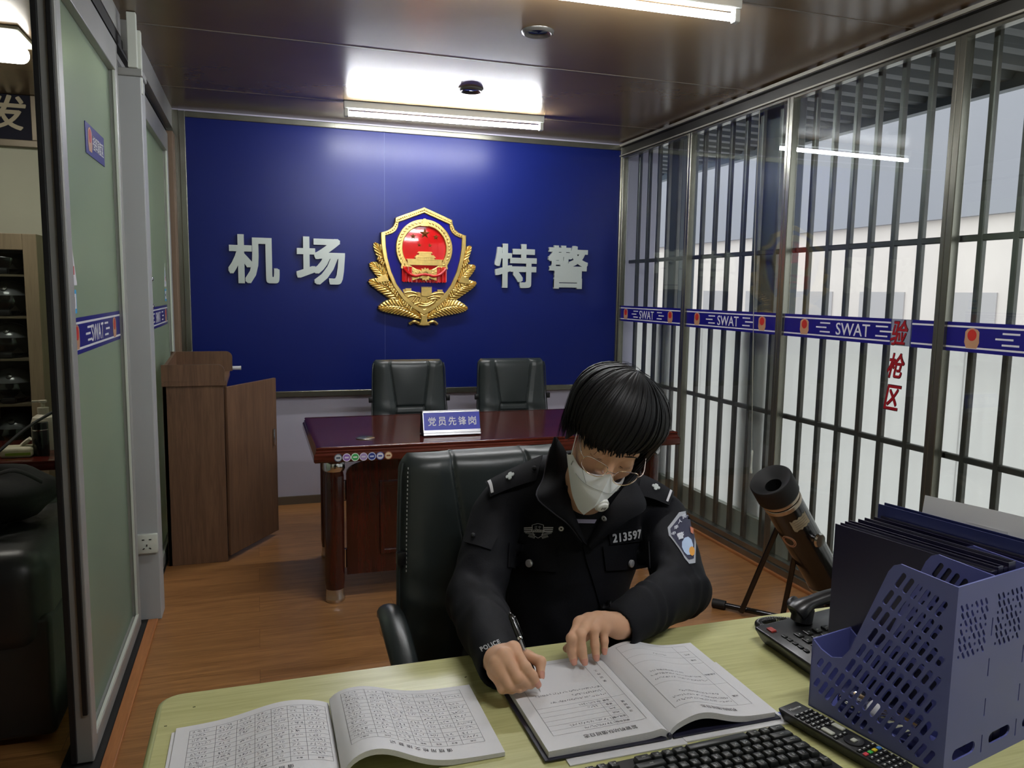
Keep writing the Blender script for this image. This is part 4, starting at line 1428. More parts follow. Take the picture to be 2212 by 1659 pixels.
ch = make_chair('office_chair', 'black leather chair behind the mahogany desk, below the emblem', (0.893, 4.60, 0), 0.0, 'black chairs behind the mahogany desk', ztop=1.035)
dup(ch, TR(1.565, 4.60, 0, -0.02), 'black leather chair behind the mahogany desk, nearer the window wall', 'black chairs behind the mahogany desk')
make_chair('desk_chair', 'large black leather chair the seated officer sits on', (0.585, 1.74, 0.0), 0.06, None, w_top=0.235, w_bot=0.262, ztop=1.05, seam_top=0.46, stitched=True)

# ---- black tube for clearing firearms, on its stand by the window
M_tubeblk = mat('black_gloss_paint', (13, 13, 15), rough=0.22, spec=0.5, coat=0.3, vary=(6, 0.2))
M_ringsil = mat('silver_band', (186, 172, 152), rough=0.3, metal=0.8)
t = thing('clearing_tube', 'tilted black metal bullet-trap tube on a two-legged stand by the window', 'bullet trap', (2.1, 2.9, 0))
A0 = V((2.030, 2.70, 0.700)); A1 = V((2.470, 2.80, 0.130))
ax = (A1 - A0).normalized()
sx = ax.cross(V((0, 1, 0))).normalized()
FT = frame(A0, sx, ax.cross(sx))
FT = Matrix(((sx.x, ax.cross(sx).x, ax.x, A0.x), (sx.y, ax.cross(sx).y, ax.y, A0.y), (sx.z, ax.cross(sx).z, ax.z, A0.z), (0, 0, 0, 1)))
LL = (A1 - A0).length
R = 0.080
b = B().lathe([(R, 0.13), (R, LL - 0.10), (R - 0.004, LL - 0.10), (R - 0.004, LL - 0.06), (R, LL - 0.06), (R, LL), (0, LL)], 40, M=FT)
obj('tube_body', b, M_tubeblk, t, smooth=40)
b = B().lathe([(0.034, 0.10), (0.036, 0.034), (0.046, 0.028), (0.078, 0.004), (0.086, 0.0), (0.091, 0.006), (0.091, 0.085), (0.085, 0.092), (R, 0.095)], 40, M=FT, caps=False)
obj('rubber_muzzle_cap', b, M_black_rubber, t, smooth=40)
for za, zb in ((0.095, 0.112), (0.118, 0.140), (LL - 0.095, LL - 0.07)):
    obj('silver_ring', B().lathe([(R, za), (R + 0.003, za + 0.002), (R + 0.003, zb - 0.002), (R, zb)], 40, M=FT, caps=False), M_ringsil, t, smooth=40)
to_cam = (CAM_POS - (A0 + ax * 0.25))
to_cam = (to_cam - ax * to_cam.dot(ax)).normalized()
side = ax.cross(to_cam)


def on_tube(s, ang, rr=R):
    d = to_cam * math.cos(ang) + side * math.sin(ang)
    return A0 + ax * s + d * rr


P = [[on_tube(0.185 + 0.060 * i / 4 + 0.004 * math.sin(j * 2.3), -0.85 + 1.05 * j / 10 + 0.02 * math.sin(i * 3), R + 0.0012) for j in range(11)] for i in range(5)]
lb = obj('paper_label', B().slab(P, 0.0006), mat('worn_label', (166, 156, 130), rough=0.7, vary=(30, 0.25)), t)
b = B()
for i in range(4):
    P = [[on_tube(0.195 + 0.012 * i + k * 0.0018, -0.70 + 0.75 * j / 8, R + 0.0026) for j in range(9)] for k in range(2)]
    b.grid(P)
obj('label_print', b, mat('label_ink', (96, 88, 72), rough=0.7), lb, smooth=0)
kp = on_tube(0.33, -0.55, R)
kd = (to_cam * math.cos(-0.55) + side * math.sin(-0.55))
kn = obj('knob', B().cyl(kp - kd * 0.01, kp + kd * 0.022, 0.018, n=18).cyl(kp + kd * 0.022, kp + kd * 0.028, 0.03, 0.032, n=24).cyl(kp + kd * 0.028, kp + kd * 0.036, 0.032, 0.027, n=24), M_chrome, t)
b = B()
for a, rr in ((0.78, 0.028), (0.78, 0.022)):
    b.tube([on_tube(0.30 + rr * 1.2 * math.sin(q), a + rr / R * math.cos(q), R + 0.001) for q in [2 * PI * k / 20 for k in range(20)]], 0.0022, 6, closed=True)
obj('round_emblem_print', b, mat('emblem_print', (196, 150, 120), rough=0.5), t)
jx = A0 + ax * 0.30
for s2, top, foot in ((-1, A0 + ax * 0.22 - to_cam * 0.05, V((2.085, 2.93, 0.02))), (1, A0 + ax * 0.36 - to_cam * 0.03, V((2.235, 2.83, 0.02)))):
    obj('stand_leg', B().cyl(top, foot, 0.0125, n=12), M_tubeblk, t, smooth=50)
fb = obj('foot_bar', B().cyl((2.03, 3.04, 0.022), (2.26, 2.78, 0.022), 0.013, n=12), M_tubeblk, t, smooth=50)
obj('rubber_sleeve', B().cyl((2.015, 3.057, 0.022), (2.055, 3.012, 0.022), 0.021, n=14), M_black_rubber, fb, smooth=50)
obj('rear_foot', B().box(2.38, 2.52, 2.71, 2.89, 0.0, 0.02, 0.004).cyl((2.455, 2.80, 0.02), (2.455, 2.80, 0.12), 0.014, n=10), M_tubeblk, t)

# ================================================================== NEAR DESK
DZ = 0.75
t = thing('writing_desk', 'pale green wood-grain desk in the foreground', 'desk', (0.75, 1.05, 0))
b = B()
r = 0.03
cs = [(-0.17 + r, 0.62 + r, PI, 1.5 * PI), (1.92 - r, 0.62 + r, 1.5 * PI, 2 * PI), (1.92 - r, 1.418 - r, 0, PI / 2), (-0.17 + r, 1.418 - r, PI / 2, PI)]
pts = []
for cx, cy, a0, a1 in cs:
    for k in range(7):
        a = a0 + (a1 - a0) * k / 6
        pts.append((cx + r * math.cos(a), cy + r * math.sin(a)))
obj('desktop', B().prism(pts, DZ, h0=DZ - 0.026), M_lime, t, smooth=0)
b = B()
n = len(pts)
for za, zb in ((DZ - 0.024, DZ - 0.003),):
    b.raw([(p[0] * 1.0, p[1], za) for p in pts] + [(p[0], p[1], zb) for p in pts], [])
obj('edge_band', B().tube([(p[0], p[1], DZ - 0.0125) for p in pts], 0.0118, 8, closed=True, flat=1.0), mat('pale_edge_band', (176, 182, 128), rough=0.45), t, smooth=60)
b = B()
for (x, y, a) in ((-0.118, 1.365, 0.3), (-0.158, 1.315, 0.0), (0.355, 1.335, 0.6)):
    b.box(-0.0022, 0.0022, -0.001, 0.001, 0, 0.0004, M=TR(x, y, DZ, a))
obj('nick_mark', b, mat('dark_nick', (70, 72, 38), rough=0.7), t, smooth=0)
for (x0, x1) in ((-0.13, -0.10), (1.85, 1.88)):
    obj('side_panel', B().box(x0, x1, 0.68, 1.36, 0, DZ - 0.026), M_lime, t, smooth=0)
obj('modesty_panel', B().box(-0.10, 1.85, 0.70, 0.718, 0.25, DZ - 0.026), M_lime, t, smooth=0)
# ================================================================== ON THE NEAR DESK
M_paper = mat('white_paper', (212, 212, 214), rough=0.7, spec=0.3)
M_paper_edge = mat('paper_edges', (196, 196, 196), rough=0.8, vary=(200, 0.18), stretch=(1, 1, 40))
M_ink = mat('grey_print', (92, 94, 98), rough=0.7)
M_ink_d = mat('dark_print', (46, 46, 50), rough=0.7)
M_pen_ink = mat('handwriting_ink', (70, 72, 80), rough=0.7)
M_cover = mat('navy_book_cover', (20, 20, 40), rough=0.45, bump=(90, 0.1, 0.002))


def strip(b, p, q, wdt, zf, n=10):
    """thin ink line on a curved page, p to q in page coordinates"""
    d = V((q[0] - p[0], q[1] - p[1])); 
    if d.length < 1e-7:
        return
    nn = V((-d.y, d.x)).normalized() * wdt / 2
    P = []
    for i in range(n + 1):
        u = i / n
        x, y = p[0] + d.x * u, p[1] + d.y * u
        P.append([(x - nn.x, y - nn.y, zf(x - nn.x, y - nn.y)), (x + nn.x, y + nn.y, zf(x + nn.x, y + nn.y))])
    b.grid(P, flip=True)


def scribble(b, x, y, wd, ht, zf, rng, wline=0.00036):
    """a word of pen strokes inside a small box"""
    n = max(2, int(wd / (ht * 0.62)))
    for k in range(n):
        cx = x + wd * (k + 0.5) / n
        pts = [(cx + rng.uniform(-0.42, 0.42) * ht * 0.8, y + rng.uniform(-0.5, 0.5) * ht) for _ in range(rng.randint(5, 8))]
        for i in range(len(pts) - 1):
            strip(b, pts[i], pts[i + 1], wline, zf, 1)


def page_text(b, body, size, x, y, zf, bold=0.0, flipx=True):
    """printed words, upside down as seen from the camera, wrapped on to the page"""
    t = B().text(body, 1.0, 0.02, None)
    lo, hi = t.bounds()
    for q in t.v:
        px = x - (q.x - (lo.x + hi.x) / 2) * size
        py = y - (q.y - (lo.y + hi.y) / 2) * size
        q.xyz = (px, py, zf(px, py) + 0.0001)
    b.raw(t.v, t.f)


# ---- open ledger at the left
rng = random.Random(3)
LX0, LXM, LX1, LY0, LY1 = -0.140, 0.102, 0.350, 1.075, 1.292
LEAN = -0.03


def zl(x, y):
    if x <= LXM:
        u = (LXM - x) / (LXM - LX0)
        return DZ + 0.006 + 0.017 * math.exp(-((u - 0.30) / 0.30) ** 2) * (1 - math.exp(-u / 0.04)) + 0.005 * (1 - u) - 0.002
    u = (x - LXM) / (LX1 - LXM)
    k = min(1, max(0, (y - LY0) / (LY1 - LY0)))
    return DZ + 0.006 + (0.020 + 0.014 * (1 - k)) * math.exp(-((u - 0.20) / 0.26) ** 2) * (1 - math.exp(-u / 0.035)) + 0.010 * (1 - u) ** 2 + 0.002


zi = lambda x, y: zl(x, y) + 0.0006
t = thing('open_ledger', 'open landscape register with handwritten tables on the left of the desk', 'ledger', (0.10, 1.18, DZ))


def page_block(x0, x1, y0, y1, zf, base, b, n=30, skew=0.0, ny=6):
    P = []
    for i in range(n + 1):
        x = x0 + (x1 - x0) * i / n
        P.append([(x + skew * (k / ny), y0 + (y1 - y0) * k / ny, zf(x, y0 + (y1 - y0) * k / ny)) for k in range(ny + 1)])
    b.grid(P)
    Q = [[(p[0], p[1], max(base, min(p[2] - 0.0008, base + 0.0005))) for p in row] for row in P]
    return P, Q


def book_side(name_top, name_side, x0, x1, y0, y1, zf, thick, parent):
    b = B()
    P, _ = page_block(x0, x1, y0, y1, zf, DZ, b)
    obj(name_top, b, M_paper, parent, smooth=60)
    b = B()
    low = [[V((p[0], p[1], max(DZ + 0.0012, p[2] - thick))) for p in row] for row in P]
    rows = [0, len(P) - 1]
    b.grid([[P[i][0], low[i][0]] for i in range(len(P))], flip=True)
    b.grid([[P[i][-1], low[i][-1]] for i in range(len(P))])
    b.grid([[P[0][j], low[0][j]] for j in range(len(P[0]))])
    b.grid([[P[-1][j], low[-1][j]] for j in range(len(P[0]))], flip=True)
    b.grid(low, flip=True)
    obj(name_side, b, M_paper_edge, parent, smooth=0)


book_side('left_page', 'left_page_stack', LX0, LXM - 0.0005, LY0 + 0.01, LY1 + 0.004, zl, 0.012, t)
book_side('right_page', 'right_page_stack', LXM + 0.0005, LX1, LY0, LY1, zl, 0.009, t)
obj('bottom_sheet', B().box(LX0 - 0.006, LXM, LY0 + 0.006, LY1 - 0.004, DZ + 0.0003, DZ + 0.002), M_paper, t, smooth=0)


def table_page(x0, x1, y0, y1, zf, cols, nrow, b_line, b_pen, b_print, title, dense):
    hdr = 0.012
    ys = [y0 + hdr + (y1 - y0 - hdr) * k / nrow for k in range(nrow + 1)]
    for yy in [y0] + ys:
        strip(b_line, (x0, yy), (x1, yy), 0.0005, zf, 26)
    xs = [x0 + (x1 - x0) * c for c in cols]
    for xx in xs:
        strip(b_line, (xx, y0), (xx, y1), 0.0005, zf, 6)
    for ci in range(len(xs) - 1):
        wd = xs[ci + 1] - xs[ci]
        page_text(b_print, ('交接人', '时间', '枪号', '弹数', '签名', '备注', '日期')[ci % 7], 0.0048, (xs[ci] + xs[ci + 1]) / 2, y0 + hdr / 2, zf)
        for r in range(nrow):
            if rng.random() > dense:
                continue
            hh = (ys[1] - ys[0])
            scribble(b_pen, xs[ci] + wd * 0.12, (ys[r] + ys[r + 1]) / 2 + rng.uniform(-0.1, 0.1) * hh, wd * rng.uniform(0.5, 0.78), hh * 0.62, zf, rng)
    page_text(b_print, title, 0.0098, (x0 + x1) / 2, y0 - 0.012, zf)


for x0, x1, nm in ((LX0 + 0.022, LXM - 0.008, 'left'), (LXM + 0.018, LX1 - 0.022, 'right')):
    bl, bp, bt = B(), B(), B()
    table_page(x0, x1, LY0 + (0.042 if nm == 'left' else 0.036), LY1 - 0.014, zi, [0, 0.19, 0.34, 0.47, 0.59, 0.71, 0.83, 1.0], 12, bl, bp, bt, '值 班 用 枪 交 接 登 记', 0.93)
    obj('table_lines', bl, M_ink, t, smooth=0)
    o = obj('handwriting', bp, M_pen_ink, t, smooth=0); o['kind'] = 'stuff'
    obj('printed_words', bt, M_ink_d, t, smooth=0)

# ---- hardcover log book
rng = random.Random(11)
BX0, BXM, BX1, BY0, BY1 = 0.402, 0.618, 0.829, 1.038, 1.322


def zb(x, y):
    if x <= BXM:
        u = (BXM - x) / (BXM - BX0)
        return DZ + 0.019 - 0.003 * u + 0.004 * math.exp(-(u / 0.10) ** 2) - 0.010 * math.exp(-(u / 0.035) ** 2)
    u = (x - BXM) / (BX1 - BXM)
    k = min(1, max(0, (y - BY0) / (BY1 - BY0)))
    return DZ + 0.017 + 0.020 * math.exp(-((u - 0.28) / 0.26) ** 2) * (1 - math.exp(-u / 0.05)) - 0.003 * u - 0.006 * math.exp(-(u / 0.03) ** 2)


zbi = lambda x, y: zb(x, y) + 0.0006
t = thing('log_book', 'open navy hardcover log book the officer is writing in', 'log book', (0.615, 1.18, DZ))
book_side('left_page', 'left_page_stack', BX0 + 0.008, BXM - 0.0005, BY0 + 0.006, BY1 - 0.004, zb, 0.0125, t)
book_side('right_page', 'right_page_stack', BXM + 0.0005, BX1 - 0.008, BY0 + 0.006, BY1 - 0.004, zb, 0.0105, t)
b = B().box(BX0, BXM - 0.006, BY0, BY1, DZ + 0.0035, DZ + 0.0060, 0.0008).box(BXM + 0.006, BX1, BY0, BY1, DZ + 0.0035, DZ + 0.0060, 0.0008)
obj('hard_cover', b, M_cover, t, smooth=0)
b = B().tube([(BXM, BY0 + 0.001, DZ + 0.0078), (BXM, BY1 - 0.001, DZ + 0.0078)], 0.0042, 14, flat=1.0)
obj('spine', b, M_cover, t)
# printed forms
bl, bp, bt = B(), B(), B()
x0, x1, y0, y1 = BX0 + 0.030, BXM - 0.022, BY0 + 0.042, BY1 - 0.018
for (p, q) in (((x0, y0), (x1, y0)), ((x0, y1), (x1, y1)), ((x0, y0), (x0, y1)), ((x1, y0), (x1, y1)), ((x1 - 0.026, y0 + 0.012), (x1 - 0.026, y1))):
    strip(bl, p, q, 0.0005, zbi, 20)
for k in range(1, 7):
    yy = y0 + 0.0135 * k
    strip(bl, (x0, yy), (x1 if k == 6 else x1 - 0.026, yy), 0.0004, zbi, 16)
strip(bl, (x1 - 0.052, y0), (x1 - 0.052, y0 + 0.081), 0.0004, zbi, 8)
for k, wdd in enumerate(('带班领导', '值班人员', '时间', '天气', '装备', '车辆')):
    page_text(bt, wdd, 0.006, x1 - 0.039, y0 + 0.0068 + 0.0135 * k, zbi)
for k, cc in enumerate('值班情况'):
    page_text(bt, cc, 0.007, x1 - 0.013, y0 + 0.030 + 0.013 * (3 - k) * 0.8, zbi)
for k, cc in enumerate('工作记录'):
    page_text(bt, cc, 0.007, x1 - 0.013, y0 + 0.135 + 0.013 * (3 - k), zbi)
page_text(bt, '监管机动队值班日志', 0.0105, (x0 + x1) / 2 + 0.01, y0 - 0.016, zbi)
scribble(bp, x0 + 0.055, y0 + 0.0068, 0.06, 0.007, zbi, rng); scribble(bp, x0 + 0.035, y0 + 0.020, 0.085, 0.008, zbi, rng)
scribble(bp, x0 + 0.085, y0 + 0.062, 0.02, 0.007, zbi, rng); scribble(bp, x0 + 0.075, y0 + 0.074, 0.04, 0.006, zbi, rng)
for yy, xa, wdd in ((y0 + 0.094, x0 + 0.030, 0.105), (y0 + 0.1075, x0 + 0.075, 0.06), (y0 + 0.121, x0 + 0.012, 0.128)):
    scribble(bp, xa, yy, wdd, 0.0066, zbi, rng)
obj('form_lines', bl, M_ink, t, smooth=0)
o = obj('handwriting', bp, M_pen_ink, t, smooth=0); o['kind'] = 'stuff'
obj('printed_words', bt, M_ink_d, t, smooth=0)
bl, bp, bt = B(), B(), B()
x0, x1, y0, y1 = BXM + 0.030, BX1 - 0.030, BY0 + 0.040, BY1 - 0.016
for (p, q) in (((x0, y0), (x1, y0)), ((x0, y1), (x1, y1)), ((x0, y0), (x0, y1)), ((x1, y0), (x1, y1)), ((x1 - 0.028, y0), (x1 - 0.028, y1))):
    strip(bl, p, q, 0.0005, zbi, 24)
for yy in (y0 + 0.075, y0 + 0.155, y0 + 0.18, y0 + 0.205):
    strip(bl, (x0, yy), (x1, yy), 0.0004, zbi, 24)
for yy, xa, wdd in ((y0 + 0.013, x0 + 0.01, 0.11), (y0 + 0.026, x0 + 0.01, 0.11), (y0 + 0.040, x0 + 0.03, 0.08), (y0 + 0.090, x0 + 0.01, 0.11), (y0 + 0.104, x0 + 0.01, 0.105), (y0 + 0.117, x0 + 0.015, 0.07), (y0 + 0.19, x0 + 0.06, 0.03)):
    scribble(bp, xa, yy, wdd, 0.0064, zbi, rng)
for k, wdd in enumerate(('问题', '上级通知', '交接', '天气')):
    page_text(bt, wdd, 0.006, x1 - 0.014, y0 + (0.03, 0.11, 0.168, 0.192)[k], zbi)
page_text(bt, '机动队值班日志', 0.0100, (x0 + x1) / 2, y0 - 0.014, zbi)
obj('form_lines', bl, M_ink, t, smooth=0)
o = obj('handwriting', bp, M_pen_ink, t, smooth=0); o['kind'] = 'stuff'
obj('printed_words', bt, M_ink_d, t, smooth=0)

# papers and a second folder under the book
t = thing('paper_stack', 'loose white papers sticking out beneath the log book', 'papers', (0.62, 1.15, DZ))
obj('paper_sheet', B().box(0.437, 0.640, 1.022, 1.25, DZ + 0.0004, DZ + 0.0022, M=TR(0, 0, 0, 0.0)), M_paper, t, smooth=0)
obj('paper_sheet', B().box(0.640, 0.838, 1.026, 1.25, DZ + 0.0004, DZ + 0.0030), M_paper, t, smooth=0)
obj('blue_tab', B().box(0.838, 0.848, 1.040, 1.062, DZ + 0.0004, DZ + 0.0012), mat('blue_tab', (50, 70, 160), rough=0.5), t, smooth=0)

# ---- keyboard
t = thing('keyboard', 'black keyboard cut off by the bottom edge of the picture', 'keyboard', M=TR(0.588, 0.925, DZ, PI + 0.045))
M_kb = mat('keyboard_black', (24, 25, 24), rough=0.45, vary=(60, 0.1))
M_key = mat('key_cap_black', (30, 32, 31), rough=0.35)
M_legend = mat('key_legend', (190, 192, 190), rough=0.5)
KW, KD = 0.447, 0.155
prof = [(-KD / 2, 0.006), (-KD / 2 + 0.012, 0.014), (KD / 2 - 0.02, 0.026), (KD / 2, 0.018)]
b = bmesh.new(); bmesh.ops.create_cube(b, size=1)
for q in b.verts:
    top = q.co.z > 0
    q.co = V((q.co.x * KW, q.co.y * KD, 0.004 if not top else (0.013 if q.co.y < 0 else 0.024)))
bmesh.ops.bevel(b, geom=b.edges[:], offset=0.006, segments=3, profile=0.5, affect='EDGES')
obj('case', B().bm(b), M_kb, t, local=True, smooth=50)
U = 0.019
slope = math.atan2(0.011, KD)
bk = B()
rows = [(-0.058, [1.5, 1.0, 1.25, 6.0, 1.25, 1.0, 1.0, 1.5], ['Ctrl', '⊞', 'Alt', '', 'Alt', '⊞', '≣', 'Ctrl']),
        (-0.039, [2.25] + [1] * 10 + [2.75], ['Shift'] + list('ZXCVBNM,./') + ['Shift']),
        (-0.020, [1.75] + [1] * 11 + [2.25], ['Caps'] + list("ASDFGHJKL;'") + ['Enter']),
        (-0.001, [1.5] + [1] * 12 + [1.5], ['Tab'] + list('QWERTYUIOP[]') + ['\\']),
        (0.018, [1] * 13 + [2], list('`1234567890-=') + ['Back']),
        (0.044, [1] * 13, ['Esc'] + ['F%d' % k for k in range(1, 13)])]
nkeys = 0


def key(x, y, wd, lg):
    global nkeys
    M = TR(x, y, 0.0185 + (y + KD / 2) / KD * 0.0095, 0, slope)
    b = bmesh.new(); bmesh.ops.create_cube(b, size=1)
    for q in b.verts:
        s = 1 if q.co.z < 0 else 0.0
        q.co = V((q.co.x * (wd - 0.0025 - 0.004 * (1 - s)), q.co.y * (0.0165 - 0.004 * (1 - s)) + (0.001 * (1 - s)), q.co.z * 0.008))
    bmesh.ops.bevel(b, geom=b.edges[:], offset=0.0012, segments=2, profile=0.5, affect='EDGES')
    k = obj('key', B().bm(b, M), M_key, t, local=True, smooth=40)
    if lg:
        sz = 0.0062 if len(lg) == 1 else 0.0038
        obj('key_legend', B().text(lg, sz, 0.0003, M @ TR(-0.001, 0.0015, 0.0041)), M_legend, k, local=True, smooth=0)
    nkeys += 1


for y, ws, lg in rows:
    x = -0.213
    for wd, l in zip(ws, lg):
        key(x + wd * U / 2, y, wd * U, l); x += wd * U
for i, yy in enumerate((0.018, -0.001)):
    for j in range(3):
        key(0.088 + U * j + U / 2, yy, U, (('Ins', 'Home', 'PgUp'), ('Del', 'End', 'PgDn'))[i][j])
for j in range(3):
    key(0.088 + U * j + U / 2, -0.058, U, '←↓→'[j])
key(0.088 + U * 1.5, -0.039, U, '↑')
for i, rowk in enumerate(('/*-', '789', '456', '123', '0.')):
    for j, c in enumerate(rowk):
        key(0.150 + 0.0185 * j + 0.0085, 0.018 - 0.019 * i, 0.0185 if not (c == '0') else 0.0185, c)

# ---- remote control
RMM = TR(0.872, 0.945, DZ, 0.23)
t = thing('remote_control', 'long black television remote beside the purple file holder', 'remote', M=RMM)
b = bmesh.new(); bmesh.ops.create_cube(b, size=1)
for q in b.verts:
    top = q.co.z > 0
    q.co = V((q.co.x * (0.050 if top else 0.040), q.co.y * (0.215 if top else 0.195), 0.022 if top else 0.002))
bmesh.ops.bevel(b, geom=b.edges[:], offset=0.004, segments=3, profile=0.5, affect='EDGES')
obj('remote_body', B().bm(b), M_blk, t, local=True, smooth=50)
M_rk = mat('remote_key', (26, 26, 28), rough=0.4); M_rk_w = mat('remote_key_pale', (176, 178, 166), rough=0.4)
for r in range(17):
    yy = 0.072 - 0.0105 * r
    if 5 <= r <= 6 or 8 <= r <= 10:
        continue
    for c in range(4 if r < 5 or r > 10 else 3):
        xx = -0.0165 + 0.011 * c
        col = {12: ((60, 120, 190), (214, 190, 40), (60, 160, 70), (196, 60, 70))}.get(r)
        m = mat('remote_colour_%d' % c, col[3 - c], rough=0.4) if col else M_rk
        k = obj('button', B().box(xx - 0.0042, xx + 0.0042, yy - 0.0032, yy + 0.0032, 0.0215, 0.0245, 0.0012), m, t, local=True, smooth=0)
        if not col:
            obj('button_mark', B().box(xx - 0.0020, xx + 0.0020, yy - 0.0009, yy + 0.0009, 0.0245, 0.0248), M_legend, k, local=True, smooth=0)
for sg in (-1, 1):
    obj('rocker', B().box(sg * 0.013 - 0.005, sg * 0.013 + 0.005, 0.005, 0.026, 0.0215, 0.025, 0.0015), M_rk_w, t, local=True, smooth=0)
obj('direction_pad', B().lathe([(0.0155, 0.0218), (0.0150, 0.0240), (0.0075, 0.0238), (0.0065, 0.0232)], 24, M=TR(0, -0.022, 0)), M_rk, t, local=True)
obj('ok_button', B().box(-0.005, 0.005, -0.026, -0.018, 0.0225, 0.0252, 0.001), M_rk_w, t, local=True, smooth=0)
obj('maker_name', B().text('Hisense', 0.0085, 0.0003, TR(0, 0.090, 0.0222)), M_legend, t, local=True, smooth=0)

# ---- desk phone with handset and coiled cord
PM = TR(1.068, 1.219, DZ, -PI / 2)
t = thing('desk_phone', 'black push-button desk telephone behind the file holder', 'telephone', M=PM)
M_ph = mat('phone_black', (22, 22, 23), rough=0.32, vary=(80, 0.08))
b = bmesh.new(); bmesh.ops.create_cube(b, size=1)
for q in b.verts:
    top = q.co.z > 0
    q.co = V((q.co.x * (0.195 if top else 0.165), q.co.y * (0.205 if top else 0.175), (0.032 if q.co.y < 0 else 0.052) if top else 0.001))
bmesh.ops.bevel(b, geom=b.edges[:], offset=0.007, segments=3, profile=0.5, affect='EDGES')
obj('phone_base', B().bm(b), M_ph, t, local=True, smooth=50)
sl = math.atan2(0.020, 0.205)
zz = lambda y: 0.042 + y * 0.020 / 0.205
for r in range(4):
    for c in range(3):
        x, y = -0.022 + 0.026 * c, 0.020 - 0.022 * r
        M = TR(x, y, zz(y), 0, sl)
        k = obj('dial_key', B().box(-0.0095, 0.0095, -0.0065, 0.0065, -0.001, 0.0035, 0.0015, M=M), M_key, t, local=True, smooth=0)
        obj('digit', B().text('123456789*0#'[r * 3 + c], 0.008, 0.0003, M @ TR(0, 0, 0.0035)), M_legend, k, local=True, smooth=0)
for c in range(5):
    x, y = -0.030 + 0.0165 * c, -0.074
    M = TR(x, y, zz(y), 0, sl)
    obj('function_key', B().box(-0.006, 0.006, -0.004, 0.004, -0.001, 0.003, 0.001, M=M), M_key, t, local=True, smooth=0)
M = TR(-0.064, -0.080, zz(-0.080), 0, sl)
obj('red_key', B().box(-0.009, 0.009, -0.006, 0.006, -0.001, 0.0035, 0.001, M=M), mat('red_key', (150, 48, 40), rough=0.4), t, local=True, smooth=0)
M = TR(0.030, 0.070, zz(0.070), 0, sl)
obj('display', B().box(-0.036, 0.036, -0.014, 0.014, -0.001, 0.0015, 0.001, M=M), mat('lcd_grey', (70, 78, 70), rough=0.15), t, local=True, smooth=0)
hs = smoothpath([(-0.066, -0.022, 0.064), (-0.066, 0.006, 0.080), (-0.066, 0.064, 0.092), (-0.066, 0.120, 0.092), (-0.066, 0.155, 0.080)], 6)
b = B().tube(hs, [0.024, 0.0245, 0.025, 0.0245, 0.023, 0.021, 0.019, 0.0175, 0.017, 0.017, 0.017, 0.017, 0.017, 0.017, 0.017, 0.0175, 0.018, 0.019, 0.021, 0.023, 0.0245, 0.025, 0.025, 0.0245, 0.023], 16, flat=0.75)
b.cyl((-0.066, -0.006, 0.046), (-0.066, -0.002, 0.073), 0.022, n=20).cyl((-0.066, 0.142, 0.056), (-0.066, 0.138, 0.083), 0.022, n=20)
obj('handset', b, M_ph, t, local=True, smooth=60)
guide = smoothpath([(1.048, 1.284, DZ + 0.062), (1.060, 1.318, DZ + 0.068), (1.092, 1.346, DZ + 0.062), (1.104, 1.352, DZ + 0.030), (1.085, 1.345, DZ + 0.010), (1.045, 1.332, DZ + 0.010), (1.015, 1.345, DZ + 0.010), (1.020, 1.368, DZ + 0.010), (1.055, 1.374, DZ + 0.010), (1.090, 1.355, DZ + 0.011), (1.105, 1.335, DZ + 0.012)], 26)
coil = []
for i, p in enumerate(guide):
    tn = (guide[min(i + 1, len(guide) - 1)] - guide[max(i - 1, 0)]).normalized()
    u = tn.cross(V((0, 0, 1)))
    u = u.normalized() if u.length > 1e-4 else V((1, 0, 0))
    w2 = tn.cross(u)
    for s2 in range(4):
        a = (i * 4 + s2) * 2 * PI / 11
        q = p.lerp(guide[min(i + 1, len(guide) - 1)], s2 / 4)
        coil.append(q + (u * math.cos(a) + w2 * math.sin(a)) * 0.0068)
obj('coiled_cord', B().tube(coil, 0.0019, 6), M_ph, t, smooth=60)

# ---- purple plastic file holder
M_pur = mat('violet_blue_plastic', (90, 96, 156), rough=0.38, spec=0.5)
ang = math.atan2(0.048, 0.230)
HM = Matrix.Translation((0.9575, 0.833, DZ)) @ Matrix.Rotation(ang, 4, 'Z')
t = thing('file_holder', 'violet perforated plastic file holder with three slots at the right of the desk', 'file holder', M=HM)
SW, SD, SHH = 0.097, 0.240, 0.305      # slot pitch, depth, back height
OUT = [(0, 0), (SD, 0), (SD, 0.124), (0.222, 0.112), (0.200, 0.106), (0.180, 0.114), (0.166, 0.134), (0.108, 0.288), (0.100, 0.300), (0.088, 0.306), (0.076, 0.305), (0, 0.300)]


def inside(p, poly, m):
    x, y = p
    n = len(poly); c = False; dmin = 9
    for i in range(n):
        x1, y1 = poly[i]; x2, y2 = poly[(i + 1) % n]
        if (y1 > y) != (y2 > y) and x < (x2 - x1) * (y - y1) / (y2 - y1) + x1:
            c = not c
        L2 = (x2 - x1) ** 2 + (y2 - y1) ** 2
        tt = max(0, min(1, ((x - x1) * (x2 - x1) + (y - y1) * (y2 - y1)) / L2)) if L2 else 0
        dmin = min(dmin, math.hypot(x - x1 - tt * (x2 - x1), y - y1 - tt * (y2 - y1)))
    return c and dmin > m


